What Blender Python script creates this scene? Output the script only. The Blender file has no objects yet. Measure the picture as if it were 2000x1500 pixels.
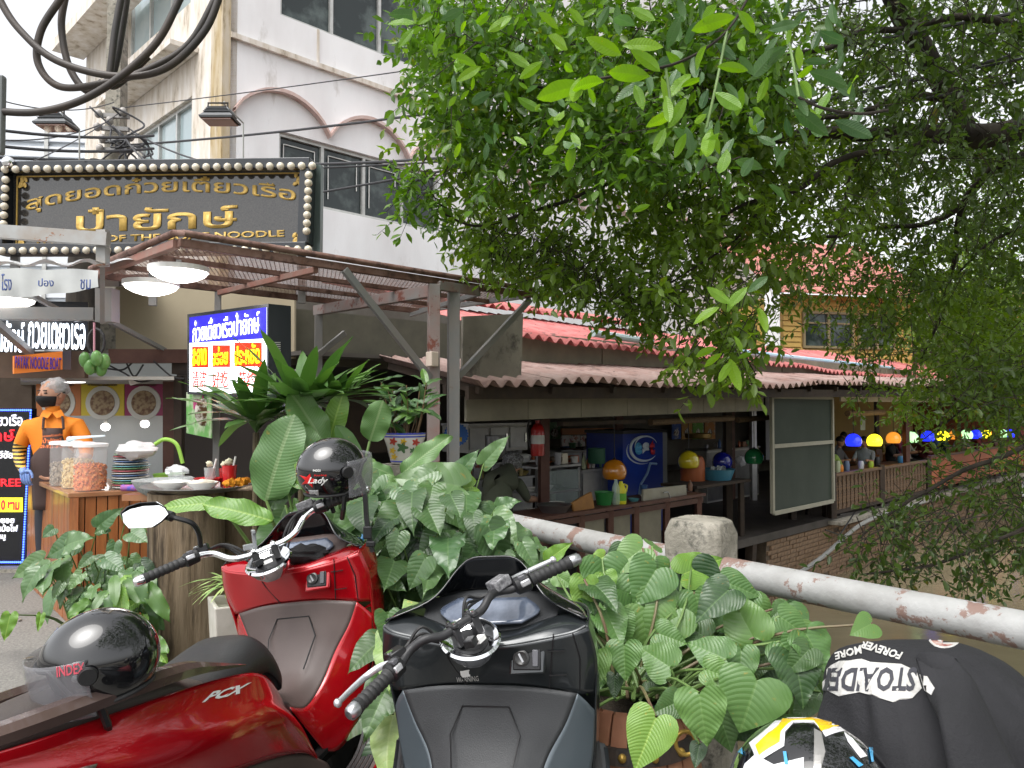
import bpy, math, random
from mathutils import Vector, Matrix, Euler, noise
S = bpy.context.scene; COL = S.collection; PI = math.pi
R = math.radians; V3 = Vector
# ---------------------------------------------------------------- camera
CAMZ = 1.5; FPX = 1500.0; PITCH = math.asin(45/FPX)
cd = bpy.data.cameras.new('camera'); cam = bpy.data.objects.new('camera', cd); COL.objects.link(cam)
cam.location = (0, 0, CAMZ); cam.rotation_euler = (PI/2 + PITCH, 0, 0)
cd.sensor_width = 36; cd.lens = 27.0; cd.clip_start = 0.05; cd.clip_end = 2000
S.camera = cam
# ---------------------------------------------------------------- world, sun, exposure
w = bpy.data.worlds.new('World'); S.world = w; w.use_nodes = True
nt = w.node_tree; bg = nt.nodes['Background']
sky = nt.nodes.new('ShaderNodeTexSky'); sky.sky_type = 'NISHITA'; sky.sun_disc = False
SUN_EL, SUN_AZ = R(62), R(215)
sky.sun_elevation = SUN_EL; sky.sun_rotation = SUN_AZ; sky.dust_density = 4.0; sky.air_density = 1.0; sky.ozone_density = 1.0
hs = nt.nodes.new('ShaderNodeHueSaturation'); hs.inputs['Saturation'].default_value = 0.12   # overcast: cloud takes the blue out of the sky
nt.links.new(sky.outputs[0], hs.inputs['Color']); nt.links.new(hs.outputs[0], bg.inputs['Color'])
bg.inputs['Strength'].default_value = 0.15
sl = bpy.data.lights.new('sun', 'SUN'); sl.energy = 0.8; sl.angle = R(50); sl.color = (1, 0.97, 0.92)
so = bpy.data.objects.new('sun', sl); COL.objects.link(so)
sd = V3((math.sin(SUN_AZ)*math.cos(SUN_EL), math.cos(SUN_AZ)*math.cos(SUN_EL), math.sin(SUN_EL)))
so.rotation_euler = sd.to_track_quat('Z', 'Y').to_euler(); so.location = (0, 0, 30)
vs = S.view_settings; vs.view_transform = 'Standard'; vs.look = 'None'; vs.gamma = 1; vs.use_curve_mapping = False
vs.exposure = 1.2
S.cycles.max_bounces = 8; S.cycles.transparent_max_bounces = 16; S.cycles.use_denoising = True
# ---------------------------------------------------------------- geometry helpers
def ray(px, py):
    r = V3(((px-1000)/FPX, 0, 0)); a = (750-py)/FPX
    return V3((r.x, math.cos(PITCH) - a*math.sin(PITCH), math.sin(PITCH) + a*math.cos(PITCH)))
def W(px, py, d):                       # point seen at a photo pixel, d metres ahead
    r = ray(px, py); return V3((0, 0, CAMZ)) + r*(d/r.y)
def plane(P0, dr):                      # vertical plane through P0 running along dr (horizontal)
    P0 = V3(P0); dr = V3(dr).normalized(); n = V3((-dr.y, dr.x, 0)); o = V3((0, 0, CAMZ))
    def f(px, py, off=0.0):
        r = ray(px, py); t = (P0 + n*off - o).dot(n)/r.dot(n); return o + r*t
    return f
def horiz(px, py, z):
    r = ray(px, py); return V3((0, 0, CAMZ)) + r*((z-CAMZ)/r.z)
UD = V3((1, 1, 0)).normalized(); VD = V3((-1, 1, 0)).normalized(); ZD = V3((0, 0, 1))
class B:
    def __init__(s): s.v = []; s.f = []; s.m = []; s.uv = None
    def add(s, vs, fs, m=0):
        n = len(s.v); s.v += [V3(p) for p in vs]; s.f += [tuple(i+n for i in f) for f in fs]; s.m += [m]*len(fs); return s
    def box(s, c, sz, rot=None, m=0):   # rot: Euler tuple, Matrix or angle about z
        c = V3(c); h = V3(sz)/2
        M = Matrix.Identity(3) if rot is None else (Matrix.Rotation(rot, 3, 'Z') if isinstance(rot, (int, float)) else (Euler(rot).to_matrix() if isinstance(rot, tuple) else rot))
        vs = [c + M @ V3((h.x*x, h.y*y, h.z*z)) for z in (-1, 1) for y in (-1, 1) for x in (-1, 1)]
        return s.add(vs, [(0,2,3,1),(4,5,7,6),(0,1,5,4),(2,6,7,3),(0,4,6,2),(1,3,7,5)], m)
    def slab(s, quad, off, m=0):        # quad extruded by vector off
        q = [V3(p) for p in quad]; o = V3(off); n = len(q)
        fs = [tuple(range(n)), tuple(range(2*n-1, n-1, -1))] + [(i, i+n, (i+1) % n + n, (i+1) % n) for i in range(n)]
        return s.add(q + [p+o for p in q], fs, m)
    def beam(s, a, b, w=0.05, h=None, m=0, up=ZD):
        a, b = V3(a), V3(b); h = h or w; d = (b-a).normalized(); sd = d.cross(V3(up))
        if sd.length < 1e-3: sd = d.cross(V3((1, 0.3, 0)))
        sd.normalize(); u = sd.cross(d).normalized(); q = [a + sd*x*w/2 + u*y*h/2 for x, y in ((-1,-1),(1,-1),(1,1),(-1,1))]
        return s.slab(q, b-a, m)
    def tube(s, pts, r, n=8, caps=True, m=0, close=False):
        pts = [V3(p) for p in pts]; k = len(pts); rs = r if isinstance(r, (list, tuple)) else [r]*k
        vs, fs = [], []; pu = None
        for i, p in enumerate(pts):
            if close: t = (pts[(i+1) % k] - pts[i-1]).normalized()
            else: t = ((pts[i+1] if i < k-1 else p) - (pts[i-1] if i else p)).normalized()
            if pu is None: pu = t.orthogonal().normalized()
            pu = (pu - t*pu.dot(t)); pu = pu.normalized() if pu.length > 1e-6 else t.orthogonal().normalized(); w_ = t.cross(pu)
            vs += [p + (pu*math.cos(2*PI*j/n) + w_*math.sin(2*PI*j/n))*rs[i] for j in range(n)]
        for i in range(k if close else k-1):
            a, b = i*n, ((i+1) % k)*n
            fs += [(a+j, a+(j+1) % n, b+(j+1) % n, b+j) for j in range(n)]
        if caps and not close: fs += [tuple(range(n-1, -1, -1)), tuple((k-1)*n+j for j in range(n))]
        return s.add(vs, fs, m)
    def lathe(s, prof, n=24, c=(0, 0, 0), mat=None, m=0, sx=1, sy=1):  # prof [(r,z)]
        c = V3(c); vs, fs = [], []
        for r, z in prof:
            for j in range(n):
                a = 2*PI*j/n; p = V3((r*math.cos(a)*sx, r*math.sin(a)*sy, z)); vs.append(c + (mat @ p if mat else p))
        k = len(prof)
        for i in range(k-1):
            fs += [(i*n+j, i*n+(j+1) % n, (i+1)*n+(j+1) % n, (i+1)*n+j) for j in range(n)]
        if prof[0][0] > 1e-4: fs.append(tuple(range(n-1, -1, -1)))
        if prof[-1][0] > 1e-4: fs.append(tuple((k-1)*n+j for j in range(n)))
        return s.add(vs, fs, m)
    def grid(s, rows, m=0, closeu=False):
        k = len(rows[0]); vs = [p for r in rows for p in r]; fs = []
        for i in range(len(rows)-1):
            for j in range(k if closeu else k-1):
                fs.append((i*k+j, i*k+(j+1) % k, (i+1)*k+(j+1) % k, (i+1)*k+j))
        return s.add(vs, fs, m)
    def ball(s, c, r, n=12, k=8, m=0, mat=None, z0=-1.0, z1=1.0):
        r = r if isinstance(r, (tuple, list)) else (r, r, r); a0, a1 = math.asin(z0), math.asin(z1)
        pr = []
        rows = []; c = V3(c)
        for i in range(k+1):
            a = a0 + (a1-a0)*i/k; rows.append([c + (mat @ V3((math.cos(a)*math.cos(2*PI*j/n)*r[0], math.cos(a)*math.sin(2*PI*j/n)*r[1], math.sin(a)*r[2])) if mat else V3((math.cos(a)*math.cos(2*PI*j/n)*r[0], math.cos(a)*math.sin(2*PI*j/n)*r[1], math.sin(a)*r[2]))) for j in range(n)])
        return s.grid(rows, m, True)
    def xf(s, M): s.v = [M @ p for p in s.v]; return s
    def mesh(s, name, mats):
        me = bpy.data.meshes.new(name); me.from_pydata([tuple(p) for p in s.v], [], s.f)
        for m_ in (mats if isinstance(mats, (list, tuple)) else [mats]): me.materials.append(m_)
        for p, mi in zip(me.polygons, s.m): p.material_index = mi
        return me
    def build(s, name, mats, parent=None, smooth=False, bevel=0, local=False, sub=0, solid=0, weld=False, angle=40):
        if parent is not None and not local:
            Mi = parent.matrix_basis.inverted() if parent.parent is None else (parent.parent.matrix_basis @ parent.matrix_basis).inverted()
            s.v = [Mi @ p for p in s.v]
        me = s.mesh(name, mats)
        if weld or sub:
            import bmesh
            bm = bmesh.new(); bm.from_mesh(me); bmesh.ops.remove_doubles(bm, verts=bm.verts, dist=1e-4); bmesh.ops.recalc_face_normals(bm, faces=bm.faces); bm.to_mesh(me); bm.free()
        o = link(name, me, parent)
        if solid: md = o.modifiers.new('s', 'SOLIDIFY'); md.thickness = solid; md.offset = -1 if weld else 0
        if bevel: md = o.modifiers.new('b', 'BEVEL'); md.width = bevel; md.segments = 2; md.limit_method = 'ANGLE'; md.angle_limit = R(35)
        if sub: md = o.modifiers.new('u', 'SUBSURF'); md.levels = sub; md.render_levels = sub
        if smooth or sub: shade(me, angle)
        return o
def shade(me, angle=40):
    me.polygons.foreach_set('use_smooth', [True]*len(me.polygons))
    try: me.set_sharp_from_angle(angle=R(angle))
    except Exception: pass
def link(name, me, parent=None):
    o = bpy.data.objects.new(name, me); COL.objects.link(o)
    if parent is not None: o.parent = parent
    return o
def tag(o, label=None, cat=None, group=None, kind=None):
    if label: o['label'] = label
    if cat: o['category'] = cat
    if group: o['group'] = group
    if kind: o['kind'] = kind
    return o
def thing(name, label, cat, loc=(0, 0, 0), group=None, rz=0, mat=None):
    o = bpy.data.objects.new(name, None); o.empty_display_size = 0.1; COL.objects.link(o)
    o.matrix_basis = mat if mat is not None else Matrix.Translation(V3(loc)) @ Matrix.Rotation(rz, 4, 'Z')
    return tag(o, label, cat, group)
def frame(X, Y, Z):
    return Matrix((X, Y, Z)).transposed()
def poly_text(body, name, mat, parent, M, w=None, h=None, ext=0.002, off=0.0, shear=0, bend=0, local=False, bold=0.0):
    """flat lettering: M is the 4x4 of the text plane (x right, y up, z out), fitted into w x h, centred"""
    cu = bpy.data.curves.new(name, 'FONT'); cu.body = body; cu.align_x = 'LEFT'; cu.extrude = 0; cu.offset = bold; cu.resolution_u = 3
    t = bpy.data.objects.new(name, cu); COL.objects.link(t); bpy.context.view_layer.update()
    dg = bpy.context.evaluated_depsgraph_get(); me = bpy.data.meshes.new_from_object(t.evaluated_get(dg))
    bpy.data.objects.remove(t)
    xs = [v.co.x for v in me.vertices]; ys = [v.co.y for v in me.vertices]
    if not xs: return None
    x0, x1, y0, y1 = min(xs), max(xs), min(ys), max(ys); sx = w/(x1-x0) if w else None; sy = h/(y1-y0) if h else sx
    sx = sx or sy; cx, cy = (x0+x1)/2, (y0+y1)/2; ww = sx*(x1-x0)
    for v in me.vertices:
        x, y = (v.co.x-cx)*sx, (v.co.y-cy)*sy; x += shear*y
        if bend: y += bend*(1-(2*x/ww)**2)
        v.co = M @ V3((x, y, off))
    if parent is not None and not local:
        Mi = parent.matrix_basis.inverted(); 
        for v in me.vertices: v.co = Mi @ v.co
    me.materials.clear(); me.materials.append(mat)
    o = link(name, me, parent)
    md = o.modifiers.new('s', 'SOLIDIFY'); md.thickness = ext; md.offset = 0
    return o
def dup(root):
    r = root.copy(); COL.objects.link(r)
    for ch in list(root.children):
        c = ch.copy(); COL.objects.link(c); c.parent = r
        for g in ch.children:
            d = g.copy(); COL.objects.link(d); d.parent = c
    return r
def bez(pts, n=8):                       # Catmull-Rom through points
    P = [V3(p) for p in pts]; P = [P[0]*2-P[1]] + P + [P[-1]*2-P[-2]]; out = []
    for i in range(1, len(P)-2):
        for k in range(n):
            t = k/n; a, b, c, d = P[i-1:i+3]
            out.append(0.5*((2*b) + (c-a)*t + (2*a-5*b+4*c-d)*t*t + (3*b-a-3*c+d)*t**3))
    return out + [P[-2]]
def sag(a, b, s, n=16):
    a, b = V3(a), V3(b); return [a.lerp(b, i/n) - ZD*s*4*(i/n)*(1-i/n) for i in range(n+1)]
# ---------------------------------------------------------------- materials
MC = {}
def mat(name, col, rough=0.6, metal=0.0, col2=None, scale=8.0, amt=1.0, bump=0.0, bscale=None, emit=0.0, spec=0.5, coat=0.0, trans=0.0, alpha=1.0, detail=6, stretch=(1, 1, 1), lo=0.35, hi=0.65, ior=1.45, rough2=None, sheen=0, col3=None, scale3=2.0, lo3=0.5, hi3=0.62, aniso=None):
    if name in MC: return MC[name]
    m = bpy.data.materials.new(name); m.use_nodes = True; nt = m.node_tree; N = nt.nodes; L = nt.links
    bs = N['Principled BSDF']; c4 = lambda c: (*c, 1) if len(c) == 3 else c
    bs.inputs['Base Color'].default_value = c4(col); bs.inputs['Roughness'].default_value = rough; bs.inputs['Metallic'].default_value = metal
    bs.inputs['Specular IOR Level'].default_value = spec; bs.inputs['Coat Weight'].default_value = coat; bs.inputs['Coat Roughness'].default_value = 0.04
    bs.inputs['Transmission Weight'].default_value = trans; bs.inputs['Alpha'].default_value = alpha; bs.inputs['IOR'].default_value = ior
    if sheen: bs.inputs['Sheen Weight'].default_value = sheen
    if emit: bs.inputs['Emission Color'].default_value = c4(col); bs.inputs['Emission Strength'].default_value = emit
    tc = N.new('ShaderNodeTexCoord'); mp = N.new('ShaderNodeMapping'); mp.inputs['Scale'].default_value = stretch; L.new(tc.outputs['Object'], mp.inputs[0])
    cur = None
    def nz(sc, dt=detail, ro=0.6):
        n = N.new('ShaderNodeTexNoise'); n.inputs['Scale'].default_value = sc; n.inputs['Detail'].default_value = dt; n.inputs['Roughness'].default_value = ro; L.new(mp.outputs[0], n.inputs['Vector']); return n
    def ramp(src, a, b):
        r = N.new('ShaderNodeMapRange'); r.inputs[1].default_value = a; r.inputs[2].default_value = b; L.new(src, r.inputs[0]); return r
    if col2:
        n = nz(scale); r = ramp(n.outputs[0], lo, hi); mx = N.new('ShaderNodeMix'); mx.data_type = 'RGBA'; mx.inputs[6].default_value = c4(col); mx.inputs[7].default_value = c4(col2)
        L.new(r.outputs[0], mx.inputs[0]); cur = mx.outputs[2]
        if rough2 is not None:
            m2 = N.new('ShaderNodeMapRange'); m2.inputs[3].default_value = rough; m2.inputs[4].default_value = rough2; L.new(r.outputs[0], m2.inputs[0]); L.new(m2.outputs[0], bs.inputs['Roughness'])
    if col3:
        n = nz(scale3, 8, 0.7); r = ramp(n.outputs[0], lo3, hi3); mx = N.new('ShaderNodeMix'); mx.data_type = 'RGBA'
        if cur: L.new(cur, mx.inputs[6])
        else: mx.inputs[6].default_value = c4(col)
        mx.inputs[7].default_value = c4(col3); L.new(r.outputs[0], mx.inputs[0]); cur = mx.outputs[2]
    if cur: L.new(cur, bs.inputs['Base Color'])
    if bump:
        n = nz(bscale or scale*3); bp = N.new('ShaderNodeBump'); bp.inputs['Strength'].default_value = bump; bp.inputs['Distance'].default_value = 0.01; L.new(n.outputs[0], bp.inputs['Height']); L.new(bp.outputs[0], bs.inputs['Normal'])
    MC[name] = m; return m
def emis(name, col, st):
    return mat(name, col, rough=0.5, emit=st)
def leafmat(name, col, col2, scale=3.0, rough=0.35, vein=None, trans=0.25, mid=True, ribs=9, vstr=0.5, tone=0.75):
    """leaf: colour varies per leaf and along the blade; uses uv (u across 0..1, v along 0..1)"""
    if name in MC: return MC[name]
    m = bpy.data.materials.new(name); m.use_nodes = True; nt = m.node_tree; N = nt.nodes; L = nt.links; bs = N['Principled BSDF']
    bs.inputs['Roughness'].default_value = rough; bs.inputs['Specular IOR Level'].default_value = 0.5
    uv = N.new('ShaderNodeUVMap'); sp = N.new('ShaderNodeSeparateXYZ'); L.new(uv.outputs[0], sp.inputs[0])
    def math_(op, a, b=None, c=None):
        n = N.new('ShaderNodeMath'); n.operation = op
        for i, x in enumerate((a, b, c)):
            if x is None: continue
            if isinstance(x, (int, float)): n.inputs[i].default_value = x
            else: L.new(x, n.inputs[i])
        return n.outputs[0]
    at = N.new('ShaderNodeAttribute'); at.attribute_name = 'tone'
    oi = N.new('ShaderNodeObjectInfo')
    tc = N.new('ShaderNodeTexCoord'); ns = N.new('ShaderNodeTexNoise'); ns.inputs['Scale'].default_value = scale; ns.inputs['Detail'].default_value = 5; L.new(tc.outputs['Object'], ns.inputs['Vector'])
    f = math_('ADD', at.outputs['Fac'], math_('MULTIPLY', math_('SUBTRACT', ns.outputs[0], 0.5), 0.8)); f = math_('ADD', f, math_('MULTIPLY', math_('SUBTRACT', oi.outputs['Random'], 0.5), tone))
    cl = N.new('ShaderNodeClamp'); L.new(f, cl.inputs[0])
    mx = N.new('ShaderNodeMix'); mx.data_type = 'RGBA'; mx.inputs[6].default_value = (*col, 1); mx.inputs[7].default_value = (*col2, 1); L.new(cl.outputs[0], mx.inputs[0]); cur = mx.outputs[2]
    if vein:
        du = math_('ABSOLUTE', math_('SUBTRACT', sp.outputs[0], 0.5))
        md_ = math_('LESS_THAN', du, 0.018)
        # side ribs sweep forward from the midrib
        q = math_('MULTIPLY', math_('SUBTRACT', sp.outputs[1], math_('ADD', math_('MULTIPLY', du, 0.25), math_('MULTIPLY', math_('MULTIPLY', du, du), 1.3))), ribs*1.0)
        fr = math_('ABSOLUTE', math_('SUBTRACT', math_('FRACT', q), 0.5))
        rb = math_('MULTIPLY', math_('LESS_THAN', fr, 0.05), 0.5)
        fac = math_('MULTIPLY', math_('MAXIMUM', md_, rb), vstr)
        m2 = N.new('ShaderNodeMix'); m2.data_type = 'RGBA'; L.new(cur, m2.inputs[6]); m2.inputs[7].default_value = (*vein, 1); L.new(fac, m2.inputs[0]); cur = m2.outputs[2]
        bp = N.new('ShaderNodeBump'); bp.inputs['Strength'].default_value = 0.2; bp.inputs['Distance'].default_value = 0.006
        L.new(math_('POWER', math_('MULTIPLY', fr, 2.0), 0.5), bp.inputs['Height']); L.new(bp.outputs[0], bs.inputs['Normal'])
    n2 = N.new('ShaderNodeTexNoise'); n2.inputs['Scale'].default_value = 9.0; n2.inputs['Detail'].default_value = 6; L.new(tc.outputs['Object'], n2.inputs['Vector'])
    r2 = N.new('ShaderNodeMapRange'); r2.inputs[1].default_value = 0.66; r2.inputs[2].default_value = 0.74; L.new(n2.outputs[0], r2.inputs[0])
    m3 = N.new('ShaderNodeMix'); m3.data_type = 'RGBA'; L.new(cur, m3.inputs[6]); m3.inputs[7].default_value = (col2[0]*1.7+.03, col2[1]*.9, col2[2]*.6, 1); L.new(r2.outputs[0], m3.inputs[0]); cur = m3.outputs[2]
    L.new(cur, bs.inputs['Base Color'])
    out = N['Material Output']; tr = N.new('ShaderNodeBsdfTranslucent'); hsv = N.new('ShaderNodeHueSaturation'); hsv.inputs['Saturation'].default_value = 1.15; hsv.inputs['Value'].default_value = 1.8; L.new(cur, hsv.inputs['Color']); L.new(hsv.outputs[0], tr.inputs[0])
    ms = N.new('ShaderNodeMixShader'); ms.inputs[0].default_value = trans; L.new(bs.outputs[0], ms.inputs[1]); L.new(tr.outputs[0], ms.inputs[2]); L.new(ms.outputs[0], out.inputs[0])
    MC[name] = m; return m
rnd = random.Random(7)
# ================================================================ common materials
ASPH = mat('asphalt', (0.13, 0.125, 0.115), 0.9, col2=(0.24, 0.23, 0.21), scale=60, bump=0.5, bscale=120, col3=(0.11, 0.105, 0.1), scale3=0.7)
CONC = mat('old_concrete', (0.34, 0.315, 0.265), 0.9, col2=(0.20, 0.185, 0.15), scale=7, bump=0.9, bscale=35, col3=(0.055, 0.055, 0.045), scale3=11, lo3=0.52, hi3=0.66)
PLAST = mat('white_plaster', (0.79, 0.79, 0.80), 0.85, col2=(0.66, 0.645, 0.65), scale=0.8, bump=0.15, bscale=25, col3=(0.34, 0.31, 0.27), scale3=2.6, lo3=0.60, hi3=0.86, stretch=(1, 1, 0.32))
STAIN = mat('stained_plaster', (0.70, 0.665, 0.63), 0.9, col2=(0.52, 0.45, 0.36), scale=3, bump=0.4, bscale=20, col3=(0.12, 0.10, 0.08), scale3=3.0, lo3=0.56, hi3=0.75, stretch=(1.5, 1.5, 0.35))
PINK = mat('pinkish_trim', (0.46, 0.31, 0.27), 0.8, col2=(0.58, 0.47, 0.44), scale=4)
RUST = mat('rusty_steel', (0.14, 0.07, 0.05), 0.75, metal=0.2, col2=(0.24, 0.15, 0.125), scale=7, bump=0.3, bscale=60, col3=(0.09, 0.05, 0.04), scale3=12)
GALV = mat('worn_grey_steel', (0.23, 0.235, 0.235), 0.55, metal=0.4, col2=(0.27, 0.25, 0.235), scale=5, bump=0.15, bscale=50, col3=(0.20, 0.10, 0.07), scale3=9, lo3=0.64, hi3=0.76)
DARK = mat('dark_timber', (0.028, 0.02, 0.016), 0.8, col2=(0.05, 0.033, 0.022), scale=6, bump=0.3)
MAROON = mat('maroon_timber', (0.075, 0.028, 0.02), 0.55, col2=(0.11, 0.05, 0.035), scale=6)
BEIGE = mat('beige_board', (0.24, 0.22, 0.165), 0.8, col2=(0.17, 0.155, 0.12), scale=2.5, bump=0.1)
CREAM = mat('cream_wall', (0.52, 0.45, 0.32), 0.85, col2=(0.44, 0.37, 0.26), scale=1.5)
ALU = mat('aluminium_frame', (0.55, 0.55, 0.53), 0.45, metal=0.5, col2=(0.42, 0.42, 0.4), scale=6)
STEEL = mat('stainless', (0.45, 0.46, 0.47), 0.32, metal=0.9, col2=(0.33, 0.33, 0.34), scale=3)
GLASSD = mat('dark_window_glass', (0.018, 0.026, 0.026), 0.05, spec=0.55, col2=(0.09, 0.115, 0.11), scale=1.3, detail=10, lo=.47, hi=.62)  # dark and light mottling paints tree reflections into the glass colour
GLASSL = mat('pale_window_glass', (0.30, 0.38, 0.40), 0.08, spec=0.9, col2=(0.38, 0.45, 0.46), scale=1.0)
BLACK = mat('black_plastic', (0.012, 0.012, 0.013), 0.35)
RUBBER = mat('black_rubber', (0.018, 0.018, 0.019), 0.6, col2=(0.03, 0.03, 0.03), scale=20)
WHITE = mat('white_paint', (0.75, 0.75, 0.73), 0.5)
CHROME = mat('chrome', (0.85, 0.86, 0.88), 0.06, metal=1.0)
BRICK = mat('brown_brick', (0.20, 0.125, 0.075), 0.9, col2=(0.30, 0.20, 0.125), scale=2.5, bump=0.4, col3=(0.07, 0.05, 0.035), scale3=1.6)
MORTAR = mat('dirty_mortar', (0.16, 0.12, 0.085), 0.95, col2=(0.08, 0.06, 0.045), scale=4)
TILE = mat('red_fibre_roof', (0.42, 0.10, 0.095), 0.7, col2=(0.50, 0.19, 0.18), scale=3, col3=(0.16, 0.08, 0.07), scale3=5, lo3=0.6)
TILE2 = mat('faded_roof_sheet', (0.25, 0.15, 0.125), 0.75, col2=(0.34, 0.25, 0.225), scale=2.5, col3=(0.10, 0.06, 0.05), scale3=4, lo3=0.52, hi3=0.7)
BARK = mat('bark', (0.018, 0.014, 0.011), 0.95, col2=(0.045, 0.037, 0.028), scale=9, bump=0.8, bscale=25, stretch=(1, 1, 0.3))

# ================================================================ ground, water, banks
def rect3(*p): return [V3(q) for q in p]
g = B().add([(-300, -40, 0), (6.5, -40, 0), (4.3, -1.3, 0), (1.68, 2.0, 0), (0.93, 2.95, 0), (-0.22, 4.45, 0), (-1.0, 5.3, 0), (-1.6, 8.5, 0), (-3.6, 11.0, 0), (60, 73.1, 0), (60, 300, 0), (-300, 300, 0)], [(0,1,2,3,4,5,6,7,8,9,10,11)]).build('ground', ASPH); tag(g, kind='structure')
tag(B().slab([(6.5, -40, -0.004), (4.3, -1.3, -0.004), (1.68, 2.0, -0.004), (0.93, 2.95, -0.004), (-0.22, 4.45, -0.004), (-1.0, 5.3, -0.004), (-1.6, 8.5, -0.004), (-3.2, 8.5, -0.004), (-3.2, 4, -0.004), (4, -40, -0.004)], (0, 0, -2.2)).build('canal_bank', CONC), kind='structure')
wm = mat('canal_water', (0.21, 0.175, 0.11), 0.12, spec=0.6, col2=(0.17, 0.145, 0.09), scale=0.6, bump=0.22, bscale=3.5, stretch=(1, 2.5, 1))
tag(B().add([(-8, -60, -1.5), (300, -60, -1.5), (300, 300, -1.5), (-8, 300, -1.5)], [(0,1,2,3)]).build('canal_water', wm), kind='structure')
tag(B().slab([(13, 2, 0), (60, 49, 0), (300, 49, 0), (300, -60, 0), (13, -60, 0)], (0, 0, -2)).build('far_bank', CONC), kind='structure')

# ================================================================ white concrete building
BC = V3((-5.32, 14.0, 0)); FB = plane(BC, UD); FL = plane(BC, VD)
HB = 16.0
bld = thing('white_building', 'tall weathered white plastered building with scalloped arches over its windows', 'building', BC)
def windowed_face(P0, dr, L, z0, z1, holes, th=0.25, inward=1):
    """wall with rectangular holes [(s0,s1,za,zb)], as boxes"""
    dr = V3(dr); n = V3((-dr.y, dr.x, 0))*inward*th; b = B()
    ss = sorted({0, L, *[h[0] for h in holes], *[h[1] for h in holes]}); zs = sorted({z0, z1, *[h[2] for h in holes], *[h[3] for h in holes]})
    vs, fs = [], []; idx = {}
    def vid(i, j, k):
        if (i, j, k) not in idx: idx[(i, j, k)] = len(vs); vs.append(V3(P0) + dr*ss[i] + ZD*zs[j] + n*k)
        return idx[(i, j, k)]
    solid = lambda i, j: 0 <= i < len(ss)-1 and 0 <= j < len(zs)-1 and not any(h[0] <= (ss[i]+ss[i+1])/2 <= h[1] and h[2] <= (zs[j]+zs[j+1])/2 <= h[3] for h in holes)
    for i in range(len(ss)-1):
        for j in range(len(zs)-1):
            if not solid(i, j): continue
            fs.append((vid(i,j,0), vid(i+1,j,0), vid(i+1,j+1,0), vid(i,j+1,0))); fs.append((vid(i,j,1), vid(i,j+1,1), vid(i+1,j+1,1), vid(i+1,j,1)))
            for (di, dj, a, c) in ((-1,0,(i,j),(i,j+1)), (1,0,(i+1,j+1),(i+1,j)), (0,-1,(i+1,j),(i,j)), (0,1,(i,j+1),(i+1,j+1))):
                if not solid(i+di, j+dj): fs.append((vid(*a,0), vid(*c,0), vid(*c,1), vid(*a,1)))
    return b.add(vs, fs)
def sU(px, py): p = FB(px, py); return (p-BC).dot(UD), p.z
def sL(px, py): p = FL(px, py); return (p-BC).dot(VD), p.z
# right face: two window bands
s0, s1 = sU(545, 300)[0], sU(858, 400)[0]; zA, zB = 5.53, 6.88
u0, u1 = s0, s0 + 7.2; zC, zD = 9.17, 10.9
holes = [(s0, s1, zA, zB), (u0, u1, zC, zD)]
LU = 21.0
windowed_face(BC, UD, LU, 0, HB, holes).build('wall', PLAST, bld)
def win(P0, dr, a, b_, za, zb, npan, glass, parent, deep=0.12, fw=0.07, inward=1, fm=ALU, trans=None):
    dr = V3(dr); n = V3((-dr.y, dr.x, 0))*inward; P0 = V3(P0)
    q = lambda s, z, o: P0 + dr*s + ZD*z + n*o
    f = B(); cm = [a + (b_-a)*i/npan for i in range(npan+1)]
    for s in cm: ss = min(max(s, a+fw/2), b_-fw/2); f.beam(q(ss, za+fw, deep), q(ss, zb-fw, deep), fw, fw, up=n)
    for z in (za+fw/2, zb-fw/2): f.beam(q(a, z, deep-0.003), q(b_, z, deep-0.003), fw, fw, up=ZD)
    if trans: f.beam(q(a+fw, trans, deep+0.004), q(b_-fw, trans, deep+0.004), fw*0.7, fw*0.7)
    fr = f.build('window', fm, parent)
    for i in range(npan):
        x = B().slab([q(cm[i]+fw*0.5, za+fw, deep+0.03), q(cm[i+1]-fw*0.5, za+fw, deep+0.03), q(cm[i+1]-fw*0.5, zb-fw, deep+0.03), q(cm[i]+fw*0.5, zb-fw, deep+0.03)], n*0.012)
        Mi = fr.parent.matrix_basis.inverted(); x.v = [Mi @ p for p in x.v]; x.build('pane', glass, fr, local=True)
    return fr
win(BC, UD, s0, s1, zA, zB, 4, GLASSD, bld)
win(BC, UD, u0, u1, zC, zD, 6, GLASSD, bld)
TAPE = mat('white_tape', (.6, .6, .58), .6)
for k in range(3):                       # masking tape left on the lower panes
    a_, c_ = s0 + (s1-s0)*(k/4) + .16, s0 + (s1-s0)*((k+1)/4) - .16; zt_, zb_ = zB-.2, zA+.25
    P_ = [BC + UD*a_ + ZD*zb_, BC + UD*a_ + ZD*zt_, BC + UD*c_ + ZD*zt_, BC + UD*c_ + ZD*(zb_+.3*k)]
    for u, v in zip(P_, P_[1:]): B().beam(u + VD*.125, v + VD*.125, .018, .018).build('tape_strip', TAPE, bld)
for s_, n_ in ((1.8, .5), (5.2, .7), (9.6, .6)): pass
# room shades behind windows
rb = B().slab([BC + UD*0.4 + VD*0.9, BC + UD*LU + VD*0.9, BC + UD*LU + VD*0.9 + ZD*HB, BC + UD*0.4 + VD*0.9 + ZD*HB], VD*0.1); rb.build('inner_wall', mat('room_dark', (0.05, 0.05, 0.05), 0.9), bld)
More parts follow.
